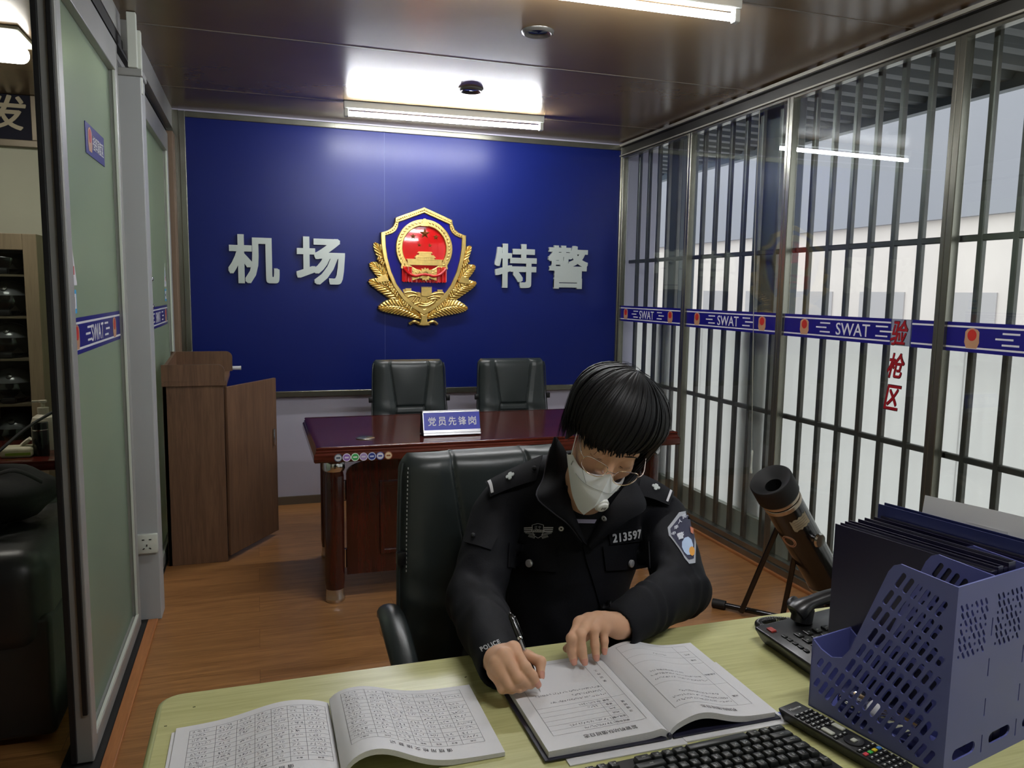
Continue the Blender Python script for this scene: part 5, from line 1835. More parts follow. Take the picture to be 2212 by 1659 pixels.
holes = []
sa = math.radians(118)
sdx, sdy = math.cos(sa), math.sin(sa)
for r in range(-4, 14):
    for c in range(-14, 30):
        # rows step along the slant, columns step across it
        cx = 0.020 + 0.0134 * c + sdx * 0.0380 * r
        cy = 0.024 + 0.0042 * c + sdy * 0.0380 * r
        ok = False
        for L2 in (0.0305, 0.020, 0.0120):
            dxx, dyy = math.cos(sa) * L2 / 2, math.sin(sa) * L2 / 2
            if all(inside((cx + q * dxx, cy + q * dyy), OUT, 0.0090) for q in (-1, 0, 1)):
                ok = True; Ls = L2; break
        if ok:
            holes.append(stadium(cx, cy, Ls, 0.0080, sa, 5))
for k in range(4):
    # side panel and dividers stand in the plane x = k * pitch, depth along +y
    M = frame((0.003 if k == 3 else 0.0 + k * SW, 0, 0), (0, 1, 0), (0, 0, 1))
    M = Matrix.Translation((k * SW, 0, 0)) @ Matrix(((0, 0, 1, 0), (1, 0, 0, 0), (0, 1, 0, 0), (0, 0, 0, 1)))
    obj('side_panel' if k in (0, 3) else 'divider', B().curve([OUT] + holes, 0.0028, M), M_pur, t, local=True, smooth=0)
BW = SW * 3 + 0.0028
bh = []
for s3 in range(3):
    x0 = s3 * SW
    for r in range(7):
        for c in range(8):
            cx = x0 + 0.014 + 0.0125 * c + 0.003 * (r % 2); cy = 0.190 + 0.0125 * r
            if x0 + 0.010 < cx < x0 + SW - 0.008 and abs(cx - x0 - SW / 2) / 0.060 + abs(cy - 0.228) / 0.055 < 1.35:
                bh.append(stadium(cx, cy, 0.0135 if (r + c) % 4 else 0.006, 0.0045, math.radians(122), 4))
    bh.append(stadium(x0 + SW / 2 + 0.002, 0.032, 0.060, 0.019, 0.02, 6))
    for zz2 in (0.22, 0.155, 0.09, 0.03):
        if s3 > 0:
            bh.append(stadium(x0 + 0.0014, zz2, 0.030, 0.0028, PI / 2, 3))
M = Matrix(((1, 0, 0, 0), (0, 0, -1, 0), (0, 1, 0, 0), (0, 0, 0, 1)))
obj('back_panel', B().curve([[(0, 0), (BW, 0), (BW, 0.300), (0, 0.300)]] + bh, 0.0028, M), M_pur, t, local=True, smooth=0)
obj('front_panel', B().box(0, BW, SD - 0.003, SD, 0, 0.124, 0.0008), M_pur, t, local=True, smooth=0)
obj('bottom_panel', B().box(0, BW, 0, SD, 0.0, 0.003), M_pur, t, local=True, smooth=0)

# folders standing in the slots (top level, resting in the holder)
M_fold = mat('navy_folder', (22, 20, 48), rough=0.35, spec=0.5)
M_fold2 = mat('blue_folder', (34, 42, 92), rough=0.4)


def folder(name, x, y0, y1, z1, th, m, label, paper=0.0, tilt=0.0):
    f = thing(name, label, 'folder', M=HM @ TR(x, 0, 0.0035, 0, 0, tilt), group='folders in the file holder')
    b = B().box(0, 0.0016, y0, y1, 0, z1, 0.0004).box(th - 0.0016, th, y0, y1, 0, z1, 0.0004).box(0, th, y0, y0 + 0.0016, 0, z1)
    obj('folder_cover', b, m, f, local=True, smooth=0)
    if paper:
        obj('paper_stack', B().box(0.002, 0.002 + paper, y0 + 0.004, y1 - 0.006, 0.001, z1 - 0.005), M_paper, f, local=True, smooth=0)
    return f


folder('document_folder', 0.1005, 0.006, 0.285, 0.300, 0.016, M_fold, 'dark navy folder with white paper, frontmost in the middle slot', 0.006)
folder('document_folder', 0.1180, 0.006, 0.278, 0.304, 0.014, M_fold, 'dark navy folder standing second in the middle slot', 0.0)
folder('document_folder', 0.1335, 0.006, 0.276, 0.300, 0.012, M_fold, 'thin dark navy folder standing third in the middle slot', 0.004)
folder('document_folder', 0.1470, 0.006, 0.272, 0.306, 0.020, M_fold, 'thick dark navy folder against the last divider', 0.008)
folder('document_folder', 0.1985, 0.006, 0.276, 0.302, 0.022, M_fold, 'dark navy folder with white paper in the far slot', 0.010)
folder('document_folder', 0.2225, 0.006, 0.285, 0.322, 0.020, M_fold2, 'taller mid blue folder in the far slot, rearmost', 0.0)
t = thing('loose_sheet', 'bent white sheet of paper standing up behind the folders', 'paper', M=HM @ TR(0.252, 0.0, 0.0035))
P = [[(0.004 + 0.030 * (v ** 2) + 0.008 * math.sin(3 * u + v), 0.03 + 0.20 * u, 0.345 * v) for v in [k / 8 for k in range(9)]] for u in [k / 8 for k in range(9)]]
obj('sheet', B().slab(P, 0.0004), M_paper, t, local=True, smooth=60)
P = [[(0.018 + 0.014 * (v ** 2), 0.08 + 0.15 * u, 0.315 * v) for v in [k / 6 for k in range(7)]] for u in [k / 4 for k in range(5)]]
obj('second_sheet', B().slab(P, 0.0004), M_paper, t, local=True, smooth=60)
t = thing('chrome_cylinder', 'shiny chrome cylinder lying inside the near slot of the file holder', 'metal part', M=HM @ TR(0.05, 0.12, 0.0035))
b = B().lathe([(0.0, -0.075), (0.022, -0.075), (0.024, -0.070), (0.024, -0.03), (0.018, -0.025), (0.018, 0.0), (0.024, 0.005), (0.024, 0.045), (0.021, 0.06), (0.0, 0.06)], 24, M=TR(-0.012, 0.0, 0.0245, 0, PI / 2))
obj('barrel', b, M_chrome, t, local=True, smooth=40)
obj('paper_wrap', B().lathe([(0.0185, -0.024), (0.0190, -0.0235), (0.0190, -0.0015), (0.0185, -0.001)], 24, M=TR(-0.012, 0.0, 0.0245, 0, PI / 2), caps=False), M_paper, t, local=True)
# ================================================================== THE OFFICER
F32 = np.float32


def d_cap(P, a, b, ra, rb=None):
    rb = ra if rb is None else rb
    a = np.array(a, F32); ba = np.array(b, F32) - a
    pa = P - a
    L2 = float(ba @ ba) or 1e-9
    h = np.clip((pa @ ba) / L2, 0, 1)
    q = pa - h[..., None] * ba
    return np.sqrt((q * q).sum(-1)) - (ra + (rb - ra) * h)


def d_ell(P, c, r):
    q = P - np.array(c, F32); r = np.array(r, F32)
    k0 = np.sqrt(((q / r) ** 2).sum(-1)); k1 = np.sqrt(((q / (r * r)) ** 2).sum(-1))
    return k0 * (k0 - 1) / np.maximum(k1, 1e-6)


def smin(a, b, k):
    h = np.maximum(k - np.abs(a - b), 0) / k
    return np.minimum(a, b) - h * h * k * 0.25


def smax(a, b, k):
    return -smin(-a, -b, k)


def sdf_mesh(fn, lo, hi, h):
    """surface nets on a grid"""
    ax = [np.arange(lo[i], hi[i] + h, h, dtype=F32) for i in range(3)]
    P = np.stack(np.meshgrid(*ax, indexing='ij'), -1)
    D = fn(P)
    s = D < 0
    n = np.array(D.shape) - 1
    cnt = np.zeros(n, np.int8)
    corners = [(i, j, k) for i in (0, 1) for j in (0, 1) for k in (0, 1)]
    for c in corners:
        cnt += s[c[0]:c[0] + n[0], c[1]:c[1] + n[1], c[2]:c[2] + n[2]]
    act = (cnt > 0) & (cnt < 8)
    idx = -np.ones(n, np.int64)
    cells = np.argwhere(act)
    idx[act] = np.arange(len(cells))
    acc = np.zeros((len(cells), 3)); m = np.zeros(len(cells))
    for a in corners:
        for b in corners:
            if sum(abs(a[i] - b[i]) for i in range(3)) == 1 and a < b:
                da = D[cells[:, 0] + a[0], cells[:, 1] + a[1], cells[:, 2] + a[2]]
                db = D[cells[:, 0] + b[0], cells[:, 1] + b[1], cells[:, 2] + b[2]]
                x = (da < 0) != (db < 0)
                t = np.where(x, da / np.where(x, da - db, 1), 0)
                pos = np.array(a) + (np.array(b) - np.array(a)) * t[:, None]
                acc[x] += pos[x]; m[x] += 1
    vs = np.array([lo[0], lo[1], lo[2]]) + (cells + acc / m[:, None]) * h
    faces = []
    for axis in range(3):
        o1, o2 = [(1, 2), (2, 0), (0, 1)][axis]
        sl0 = [slice(1, n[i]) for i in range(3)]; sl0[axis] = slice(0, n[axis])
        sl1 = list(sl0); sl1[axis] = slice(1, n[axis] + 1)
        s0 = s[tuple(sl0)]; s1 = s[tuple(sl1)]
        e = np.argwhere(s0 != s1)
        if not len(e):
            continue
        flip = s0[tuple(e.T)]
        off = np.ones(3, int); off[axis] = 0
        e = e + off
        d1 = np.zeros(3, int); d1[o1] = 1
        d2 = np.zeros(3, int); d2[o2] = 1
        q = np.stack([idx[tuple((e - d1 - d2).T)], idx[tuple((e - d2).T)], idx[tuple(e.T)], idx[tuple((e - d1).T)]], 1)
        q[~flip] = q[~flip][:, ::-1]
        faces.append(q)
    return vs, np.concatenate(faces)


def to_B(vs, fs, M=None):
    b = B()
    if M is not None:
        A = np.array(M)
        vs = vs @ A[:3, :3].T + A[:3, 3]
    b.v = [V(p) for p in vs.tolist()]; b.f = fs.tolist(); b.m = [0] * len(b.f)
    return b


person = thing('person', 'person in black police uniform, white mask and glasses, writing at the pale desk', 'person', (0.74, 1.70, 0.0))
M_skin = mat('skin', (210, 165, 134), rough=0.5, spec=0.4, vary=(40, 0.05), bump=(260, 0.05, 0.001))
MATS['skin'].node_tree.nodes['Principled BSDF'].inputs['Subsurface Weight'].default_value = 0.08
MATS['skin'].node_tree.nodes['Principled BSDF'].inputs['Subsurface Radius'].default_value = (0.01, 0.004, 0.002)
M_nail = mat('fingernail', (206, 150, 132), rough=0.25, spec=0.5)
M_uniform = mat('black_uniform_cloth', (11, 12, 18), rough=0.75, spec=0.2, vary=(26, 0.16), bump=(300, 0.16, 0.002))
M_unif_edge = mat('uniform_seam', (24, 25, 31), rough=0.7)
M_thread = mat('silver_thread', (186, 188, 192), rough=0.5)
M_white_bar = mat('white_bar', (206, 206, 210), rough=0.5)

# ---- head frame: face towards -y, bowed and tilted
HP, HR_, HY = 0.60, 0.36, -0.16
HEAD = Matrix.Translation((0.721, 1.497, 1.180)) @ Matrix.Rotation(HY, 4, 'Z') @ Matrix.Rotation(HR_, 4, 'Y') @ Matrix.Rotation(HP, 4, 'X')
HINV = HEAD.inverted()
NECK0 = HINV @ V((0.735, 1.70, 0.955))


def f_head(P):
    d = d_ell(P, (0, 0.012, 0.030), (0.072, 0.090, 0.086))
    d = smin(d, d_ell(P, (0, -0.036, -0.028), (0.061, 0.060, 0.082)), 0.02)
    d = smin(d, d_ell(P, (0, -0.052, -0.088), (0.040, 0.042, 0.034)), 0.03)
    for s in (-1, 1):
        d = smin(d, d_ell(P, (s * 0.036, -0.066, -0.040), (0.022, 0.020, 0.020)), 0.02)      # cheekbones
        d = smax(d, -d_ell(P, (s * 0.032, -0.100, -0.008), (0.018, 0.012, 0.011)), 0.010)    # eye sockets
        d = smin(d, d_ell(P, (s * 0.032, -0.081, -0.010), (0.0155, 0.0135, 0.0115)), 0.004)  # closed lids
        d = smin(d, d_cap(P, (s * 0.014, -0.088, 0.012), (s * 0.042, -0.076, 0.015), 0.0065), 0.018)  # brow ridge
        d = smin(d, d_ell(P, (s * 0.073, 0.006, -0.022), (0.008, 0.018, 0.029)), 0.006)      # ears
        d = smin(d, d_ell(P, (s * 0.012, -0.098, -0.046), (0.009, 0.009, 0.008)), 0.006)
    d = smin(d, d_cap(P, (0, -0.090, 0.0), (0, -0.110, -0.040), 0.007, 0.0105), 0.010)       # nose
    d = smin(d, d_cap(P, (-0.018, -0.088, -0.072), (0.018, -0.088, -0.072), 0.009), 0.012)   # lips
    d = smin(d, d_cap(P, (0, 0.020, -0.050), tuple(NECK0), 0.052, 0.056), 0.02)
    return d


allv = []; allf = []


def add_body(vs, fs, M=None):
    if M is not None:
        A = np.array(M); vs = vs @ A[:3, :3].T + A[:3, 3]
    k = sum(len(v) for v in allv)
    allv.append(vs); allf.append(fs + k)


lo = [min(a, b - 0.075) for a, b in zip((-0.095, -0.135, -0.14), NECK0)]
hi = [max(a, b + 0.075) for a, b in zip((0.095, 0.12, 0.13), NECK0)]
vs, fs = sdf_mesh(f_head, lo, hi, 0.0028)
add_body(vs, fs, HEAD)

# ---- hands
RH = {'w': (0.3951, 1.2904, 0.8060), 'im': (0.4184, 1.2467, 0.8380), 'mm': (0.3944, 1.2279, 0.8380), 'rm': (0.3806, 1.2234, 0.8260), 'pm': (0.3777, 1.2299, 0.8080),
      'ip': (0.4268, 1.2050, 0.8220), 'id': (0.4389, 1.2036, 0.8060), 'it': (0.4465, 1.2035, 0.7920), 'mp': (0.4123, 1.2000, 0.8080), 'md': (0.4300, 1.2060, 0.7935), 'mt': (0.4390, 1.2100, 0.7860),
      'rp': (0.3984, 1.2035, 0.7945), 'rd': (0.4177, 1.2080, 0.7850), 'rt': (0.4280, 1.2130, 0.7820), 'pp': (0.3880, 1.2110, 0.7860), 'pd': (0.4050, 1.2120, 0.7815), 'pt': (0.4150, 1.2160, 0.7810),
      't0': (0.4202, 1.2860, 0.8100), 't1': (0.4467, 1.2540, 0.8160), 't2': (0.4640, 1.2300, 0.8150), 'tt': (0.4590, 1.2160, 0.7990)}
LH = {'w': (0.6660, 1.3330, 0.8130), 'im': (0.5751, 1.3148, 0.8370), 'mm': (0.5945, 1.3151, 0.8410), 'rm': (0.6160, 1.3198, 0.8390), 'pm': (0.6350, 1.3284, 0.8310),
      'ip': (0.5460, 1.2857, 0.8230), 'id': (0.5455, 1.2841, 0.8000), 'it': (0.5485, 1.2800, 0.7830), 'mp': (0.5630, 1.2842, 0.8285), 'md': (0.5640, 1.2785, 0.8030), 'mt': (0.5665, 1.2717, 0.7835),
      'rp': (0.5960, 1.2960, 0.8285), 'rd': (0.5945, 1.2860, 0.8040), 'rt': (0.5945, 1.2794, 0.7840), 'pp': (0.6220, 1.3065, 0.8220), 'pd': (0.6185, 1.2955, 0.8040), 'pt': (0.6165, 1.2904, 0.7880),
      't0': (0.6250, 1.3400, 0.8120), 't1': (0.5885, 1.3331, 0.8010), 't2': (0.5688, 1.3290, 0.7880), 'tt': (0.5524, 1.3250, 0.7840)}


def f_hand(J, arm, thick=0.0125):
    def f(P):
        palm = d_cap(P, J['w'], arm, 0.0235, 0.029)
        for m, r in (('im', 0.0125), ('mm', 0.0125), ('rm', 0.0118), ('pm', 0.0108)):
            palm = smin(palm, d_cap(P, J['w'], J[m], 0.0180, r), 0.014)
        c = np.mean([J['w'], J['im'], J['pm'], J['mm']], axis=0)
        palm = smin(palm, d_ell(P, tuple(c - np.array((0, 0, 0.004))), (0.024, 0.024, 0.015)), 0.015)
        th = smin(d_cap(P, J['t0'], J['t1'], 0.0150, 0.0115), smin(d_cap(P, J['t1'], J['t2'], 0.0108, 0.0098), d_cap(P, J['t2'], J['tt'], 0.0096, 0.0074), 0.004), 0.006)
        d = smin(palm, th, 0.012)
        for k, r in (('i', 0.0097), ('m', 0.0098), ('r', 0.0093), ('p', 0.0083)):
            fg = d_cap(P, J[k + 'm'], J[k + 'p'], r + 0.0012, r)
            fg = smin(fg, d_cap(P, J[k + 'p'], J[k + 'd'], r - 0.0002, r - 0.0008), 0.004)
            fg = smin(fg, d_cap(P, J[k + 'd'], J[k + 't'], r - 0.0006, r - 0.0018), 0.004)
            fg = smin(fg, d_ell(P, J[k + 'p'], (r + 0.0006,) * 3), 0.003)
            d = np.minimum(d, smin(palm, fg, 0.009))
        return d
    return f


ARM_R = ((0.529, 1.715, 0.935), (0.436, 1.565, 0.800), (0.4085, 1.290, 0.797))
ARM_L = ((0.960, 1.70, 0.905), (0.905, 1.500, 0.800), (0.683, 1.352, 0.803))
for J, arm in ((RH, ARM_R[2]), (LH, ARM_L[2])):
    pts = np.array(list(J.values()) + [arm]); lo = pts.min(0) - 0.04; hi = pts.max(0) + 0.04
    vs, fs = sdf_mesh(f_hand(J, tuple(np.array(arm) + (np.array(arm) - np.array(J['w'])) * 0.6)), tuple(lo - 0.01), tuple(hi + 0.01), 0.0016)
    add_body(vs, fs)


def f_trunk(P):
    d = d_ell(P, (0.742, 1.735, 0.86), (0.145, 0.090, 0.14))
    d = smin(d, d_cap(P, (0.60, 1.735, 0.945), (0.89, 1.735, 0.915), 0.045), 0.03)
    d = smin(d, d_cap(P, (0.735, 1.715, 0.93), (0.735, 1.70, 0.985), 0.06, 0.055), 0.04)
    d = smin(d, d_ell(P, (0.715, 1.72, 0.66), (0.125, 0.095, 0.22)), 0.04)
    for A in (ARM_R, ARM_L):
        d = smin(d, smin(d_cap(P, A[0], A[1], 0.040, 0.034), d_cap(P, A[1], A[2], 0.033, 0.024), 0.01), 0.02)
    return d


vs, fs = sdf_mesh(f_trunk, (0.37, 1.29, 0.44), (1.01, 1.85, 1.08), 0.006)
add_body(vs, fs)
bb = to_B(np.concatenate(allv), np.concatenate(allf))
tmp = obj('tmp_body', bb, M_skin, None, smooth=0, loc=(0, 0, 0))
md = tmp.modifiers.new('r', 'REMESH'); md.mode = 'VOXEL'; md.voxel_size = 0.0017
md = tmp.modifiers.new('s', 'SMOOTH'); md.iterations = 3; md.factor = 0.45
dg = bpy.context.evaluated_depsgraph_get()
me = bpy.data.meshes.new_from_object(tmp.evaluated_get(dg))
co = np.empty(len(me.vertices) * 3, F32); me.vertices.foreach_get('co', co)
co = co.reshape(-1, 3) - np.array(WM[person.name].translation, F32)
me.vertices.foreach_set('co', co.ravel())
me.polygons.foreach_set('use_smooth', [True] * len(me.polygons))
me.update()
bo = bpy.data.objects.new('body', me); COL.objects.link(bo); bo.parent = person
WM[bo.name] = WM[person.name].copy()
bpy.data.objects.remove(tmp)


def nail(tip, prev, r, ln, facing):
    ax = (V(tip) - V(prev)).normalized()
    nrm = V(facing)
    nrm = (nrm - ax * nrm.dot(ax)).normalized()
    sd = ax.cross(nrm)
    c = V(tip) + ax * (r * 0.30) + nrm * 0.0
    P = []
    for i in range(7):
        u = -1 + i / 3
        row = []
        for j in range(7):
            w2 = -1 + j / 3
            a = w2 * 0.80
            e = 1 - 0.18 * abs(w2) ** 3 * (1 if u > 0 else 0.6)
            row.append(c + ax * (u * ln * e) + (sd * math.sin(a) + nrm * math.cos(a)) * (r + 0.0006 - 0.0012 * max(0, u) ** 2))
        P.append(row)
    obj('fingernail', B().slab(P, 0.0006), M_nail, person, smooth=60)


for k, r in (('i', 0.0079), ('m', 0.0080), ('r', 0.0075), ('p', 0.0067)):
    nail(LH[k + 't'], LH[k + 'd'], r - 0.0003, 0.0062, CAM_POS - V(LH[k + 't']) + V((0, -0.3, 0.1)))
nail(RH['it'], RH['id'], 0.0077, 0.0060, V((-0.1, -0.9, 0.6)))
nail(RH['tt'], RH['t2'], 0.0072, 0.0066, V((0.35, -0.8, 0.35)))


# ---- jacket
def f_jacket(P):
    d = d_ell(P, (0.742, 1.735, 0.85), (0.170, 0.118, 0.17))
    d = smin(d, d_cap(P, (0.555, 1.735, 0.970), (0.660, 1.730, 1.010), 0.050, 0.056), 0.04)
    d = smin(d, d_cap(P, (0.660, 1.730, 1.010), (0.815, 1.730, 0.998), 0.056, 0.056), 0.03)
    d = smin(d, d_cap(P, (0.815, 1.730, 0.998), (0.940, 1.730, 0.922), 0.056, 0.050), 0.03)
    d = smin(d, d_cap(P, (0.735, 1.735, 0.95), (0.728, 1.715, 1.010), 0.085, 0.066), 0.05)
    d = smin(d, d_ell(P, (0.712, 1.705, 0.62), (0.160, 0.125, 0.30)), 0.05)
    x, y, z = P[..., 0], P[..., 1], P[..., 2]
    n1 = np.sin(38 * z + 14 * x + 3 * np.sin(20 * x)) * np.sin(21 * y + 9 * z)
    d = d + 0.0025 * n1
    for A, sg in ((ARM_R, -1), (ARM_L, 1)):
        a = d_cap(P, A[0], A[1], 0.062, 0.063)
        w0 = np.array(A[2]); e0 = np.array(A[1])
        dirf = (w0 - e0) / np.linalg.norm(w0 - e0)
        endp = w0 + dirf * 0.012
        a = smin(a, d_cap(P, A[1], tuple(endp), 0.062, 0.046), 0.012)
        de = np.sqrt(((P - np.array(A[1], F32)) ** 2).sum(-1))
        ax_u = np.array(A[1]) - np.array(A[0])
        tt = (P - np.array(A[0], F32)) @ (ax_u / np.linalg.norm(ax_u)).astype(F32)
        tf = (P - np.array(A[1], F32)) @ dirf.astype(F32)
        wr = 0.0042 * np.sin(tt * 62 + 55 * x + 38 * z + 2.2 * np.sin(34 * y + 20 * z)) * np.exp(-(de / 0.10) ** 2) + 0.0026 * np.sin(tf * 55 + 60 * z - 45 * x + 2.5 * np.sin(41 * x + 11 * y)) * np.exp(-((tf - 0.10) / 0.16) ** 2) + 0.0016 * np.sin(50 * z - 34 * y + 22 * x)
        a = a + wr
        # hollow cuff
        cut = d_cap(P, tuple(endp - dirf * 0.030), tuple(endp + dirf * 0.09), 0.036, 0.040)
        planecut = (P - (endp + dirf * 0.018).astype(F32)) @ dirf.astype(F32)
        a = smax(a, planecut, 0.006)
        a = smax(a, -cut, 0.004)
        d = smin(d, a, 0.028)
    # neck opening
    d = smax(d, -d_cap(P, (0.733, 1.712, 0.985), (0.700, 1.62, 1.10), 0.050, 0.062), 0.008)
    # keep the sleeves on the desk top
    over = np.where(y < 1.42, 0.7515 - z, -1.0)
    d = np.maximum(d, over)
    return d


vs, fs = sdf_mesh(f_jacket, (0.31, 1.24, 0.33), (1.06, 1.90, 1.11), 0.0048)
jb = to_B(vs, fs)
jacket = obj('jacket', jb, M_uniform, person, smooth=75)
JT = BVHTree.FromPolygons([tuple(p) for p in jb.v], jb.f)


def hit(p, eps=0.0):
    """the jacket surface on the sight line through p"""
    p = V(p)
    d = (p - CAM_POS).normalized()
    loc, nrm, i, dist = JT.ray_cast(CAM_POS, d)
    if loc is None:
        loc, nrm, i, dist = JT.find_nearest(p)
    if nrm.dot(d) > 0:
        nrm = -nrm
    return loc + nrm * eps, nrm


def quad_pt(Q, u, v):
    a, b2, c, d = [V(q) for q in Q]       # bottom left, bottom right, top right, top left
    return a.lerp(b2, u).lerp(d.lerp(c, u), v)


def drape(Q, eps, th, nu=10, nv=8, inset=0.0):
    P = []
    for i in range(nu + 1):
        row = []
        for j in range(nv + 1):
            row.append(hit(quad_pt(Q, i / nu, j / nv), eps)[0])
        P.append(row)
    # smooth the draped sheet a little
    for _ in range(2):
        Q2 = [[p.copy() for p in row] for row in P]
        for i in range(nu + 1):
            for j in range(nv + 1):
                nb = [P[a][c] for a, c in ((i - 1, j), (i + 1, j), (i, j - 1), (i, j + 1)) if 0 <= a <= nu and 0 <= c <= nv]
                if len(nb) == 4:
                    m = sum(nb, V()) / 4
                    Q2[i][j] = P[i][j].lerp(m, 0.5)
        P = Q2
    return P


def drape_text(b, body, Q, eps, bold=0.0, spacing=1.0):
    t = fit_text(B(), body, 1.0, 1.0, 0.001, Matrix(), offset=bold, spacing=spacing)
    for q in t.v:
        p, n = hit(quad_pt(Q, q.x + 0.5, q.y + 0.5), eps + q.z * 0.0)
        q.xyz = p + n * (q.z * 0.3)
    b.raw(t.v, t.f)


def drape_poly(b, pts2, Q, eps, th=0.0006):
    """polygon in the unit square of Q laid on the cloth"""
    vs = []
    for e in (0, th):
        for p in pts2:
            vs.append(hit(quad_pt(Q, p[0], p[1]), eps + e)[0])
    n = len(pts2)
    fs = [list(range(n)), [n + i for i in range(n)]] + [[i, (i + 1) % n, n + (i + 1) % n, n + i] for i in range(n)]
    b.raw(vs, fs)


# collar, two flaps standing at the neck and folded out over the chest
def resample(pts, n):
    sp = smoothpath(pts, 12)
    L = [0]
    for i in range(1, len(sp)):
        L.append(L[-1] + (sp[i] - sp[i - 1]).length)
    out = []
    for k in range(n):
        t = L[-1] * k / (n - 1); i = 1
        while i < len(L) - 1 and L[i] < t:
            i += 1
        f = (t - L[i - 1]) / max(L[i] - L[i - 1], 1e-9)
        out.append(sp[i - 1].lerp(sp[i], f))
    return out


def collar_flap(inner, outer, bulge, flip):
    n = 26
    I = resample(inner, n); O = resample(outer, n)
    P = []
    for i in range(n):
        row = []
        for j in range(11):
            v = j / 10
            p = I[i].lerp(O[i], v)
            p = p + (CAM_POS - p).normalized() * (bulge * math.sin(PI * v))
            d = (p - CAM_POS).normalized()
            loc, nrm, _, dist = JT.ray_cast(CAM_POS, d)
            if loc is not None and (p - CAM_POS).length > dist - 0.006:
                p = CAM_POS + d * (dist - 0.006)
            row.append(p)
        P.append(row)
    b = B().slab(P if not flip else P[::-1], 0.0035)
    edge = [P[i][10] for i in range(n)]
    return b, edge


cl_in = [(0.676, 1.715, 1.122), (0.694, 1.690, 1.085), (0.697, 1.660, 1.035), (0.684, 1.635, 0.985), (0.692, 1.615, 0.945), (0.716, 1.605, 0.885)]
cl_out = [(0.668, 1.712, 1.122), (0.645, 1.690, 1.080), (0.625, 1.665, 1.035), (0.590, 1.612, 1.008), (0.625, 1.600, 0.972), (0.660, 1.595, 0.944), (0.698, 1.595, 0.898)]
b, e1 = collar_flap(cl_in, cl_out, 0.010, False)
col = obj('collar', b, M_uniform, person, smooth=60)
cr_in = [(0.719, 1.610, 0.886), (0.745, 1.610, 0.928), (0.764, 1.615, 0.955), (0.793, 1.63, 0.980), (0.832, 1.66, 1.005), (0.845, 1.69, 1.03)]
cr_out = [(0.722, 1.600, 0.876), (0.758, 1.595, 0.910), (0.811, 1.595, 0.940), (0.865, 1.612, 0.960), (0.880, 1.665, 0.985), (0.868, 1.70, 1.022)]
b, e2 = collar_flap(cr_in, cr_out, 0.010, True)
CT = BVHTree.FromPolygons([tuple(p) for p in b.v], b.f)
obj('collar', b, M_uniform, person, smooth=60)
b = B().tube(e1[2:], 0.0016, 6).tube(e2[:-2], 0.0016, 6)
obj('collar_edge_seam', b, mat('worn_edge', (58, 58, 68), rough=0.8), person)
# inner pullover collar round the neck
b = B(); P = []
for i in range(5):
    z = 0.955 + 0.018 * i
    P.append([(0.733 - 0.016 * i / 4 + 0.062 * math.cos(a), 1.700 - 0.020 * i / 4 + 0.062 * math.sin(a), z + 0.010 * math.sin(a)) for a in [2 * PI * k / 32 for k in range(33)]])
b.slab(P, 0.004)
obj('pullover_collar', b, mat('black_pullover', (12, 12, 15), rough=0.85), person, smooth=60)
SNAP = [(0.655, 1.620, 0.924), (0.764, 1.620, 0.939)]
STR = [(0.685, 1.620, 0.936), (0.738, 1.620, 0.931), (0.743, 1.620, 0.940), (0.680, 1.620, 0.946)]
obj('pullover_stripe', B().slab(drape(STR, 0.002, 0, 8, 3), 0.0008), mat('lavender_reflective', (150, 148, 178), rough=0.4), person)
# front placket edge
PLK = [(0.698, 1.6, 0.896), (0.712, 1.600, 0.846), (0.735, 1.600, 0.777), (0.755, 1.600, 0.701), (0.765, 1.6, 0.60)]
pl = [hit(p, 0.002)[0] for p in smoothpath(PLK, 6)]
P = [[hit(V(p) + V((k * 0.011, 0, -k * 0.002)), 0.0025)[0] for k in range(4)] for p in smoothpath(PLK, 6)]
obj('front_placket', B().slab(P, 0.0025), M_uniform, person, smooth=60)
for s2, se in zip(SNAP, (0.007, 0.028)):
    p, n = hit(s2, se)
    lc, nc, _, _ = CT.ray_cast(CAM_POS, (V(s2) - CAM_POS).normalized())
    if lc is not None:                          # fixed on the turned-out collar
        n = -nc if nc.dot(lc - CAM_POS) > 0 else nc
        p = lc + n * 0.003
    M = frame(p, n.cross(V((0, 0, 1))), V((0, 0, 1)))
    M = Matrix(((M[0][0], M[0][1], n.x, p.x), (M[1][0], M[1][1], n.y, p.y), (M[2][0], M[2][1], n.z, p.z), (0, 0, 0, 1)))
    obj('snap_button', B().lathe([(0.0022, 0.0), (0.0026, 0.0028), (0.0050, 0.0030), (0.0062, 0.0015), (0.0064, -0.002)], 24, M=M, caps=False), mat('silver_button', (206, 206, 210), rough=0.3, metal=0.55), person)
# epaulettes: stiff boards along the shoulder line


def on_ray(q, y):
    d = V(q) - CAM_POS
    return CAM_POS + d * ((y - CAM_POS.y) / d.y)


def board(Q4, nu=14, nv=8, bulge=0.006):
    """Q4 corners: outer front, inner front, inner back, outer back"""
    P = []
    for i in range(nu + 1):
        row = []
        for j in range(nv + 1):
            u, v = i / nu, j / nv
            row.append(quad_pt(Q4, u, v) + V((0, -0.5, 0.85)) * (bulge * math.sin(PI * v) + 0.004 * math.sin(PI * u)))
        P.append(row)
    return P


def board_at(Q4, u, v, e):
    n = (quad_pt(Q4, u + 0.01, v) - quad_pt(Q4, u, v)).cross(quad_pt(Q4, u, v + 0.01) - quad_pt(Q4, u, v)).normalized()
    return quad_pt(Q4, u, v) + V((0, -0.5, 0.85)) * (0.006 * math.sin(PI * v) + 0.004 * math.sin(PI * u)) + n * e


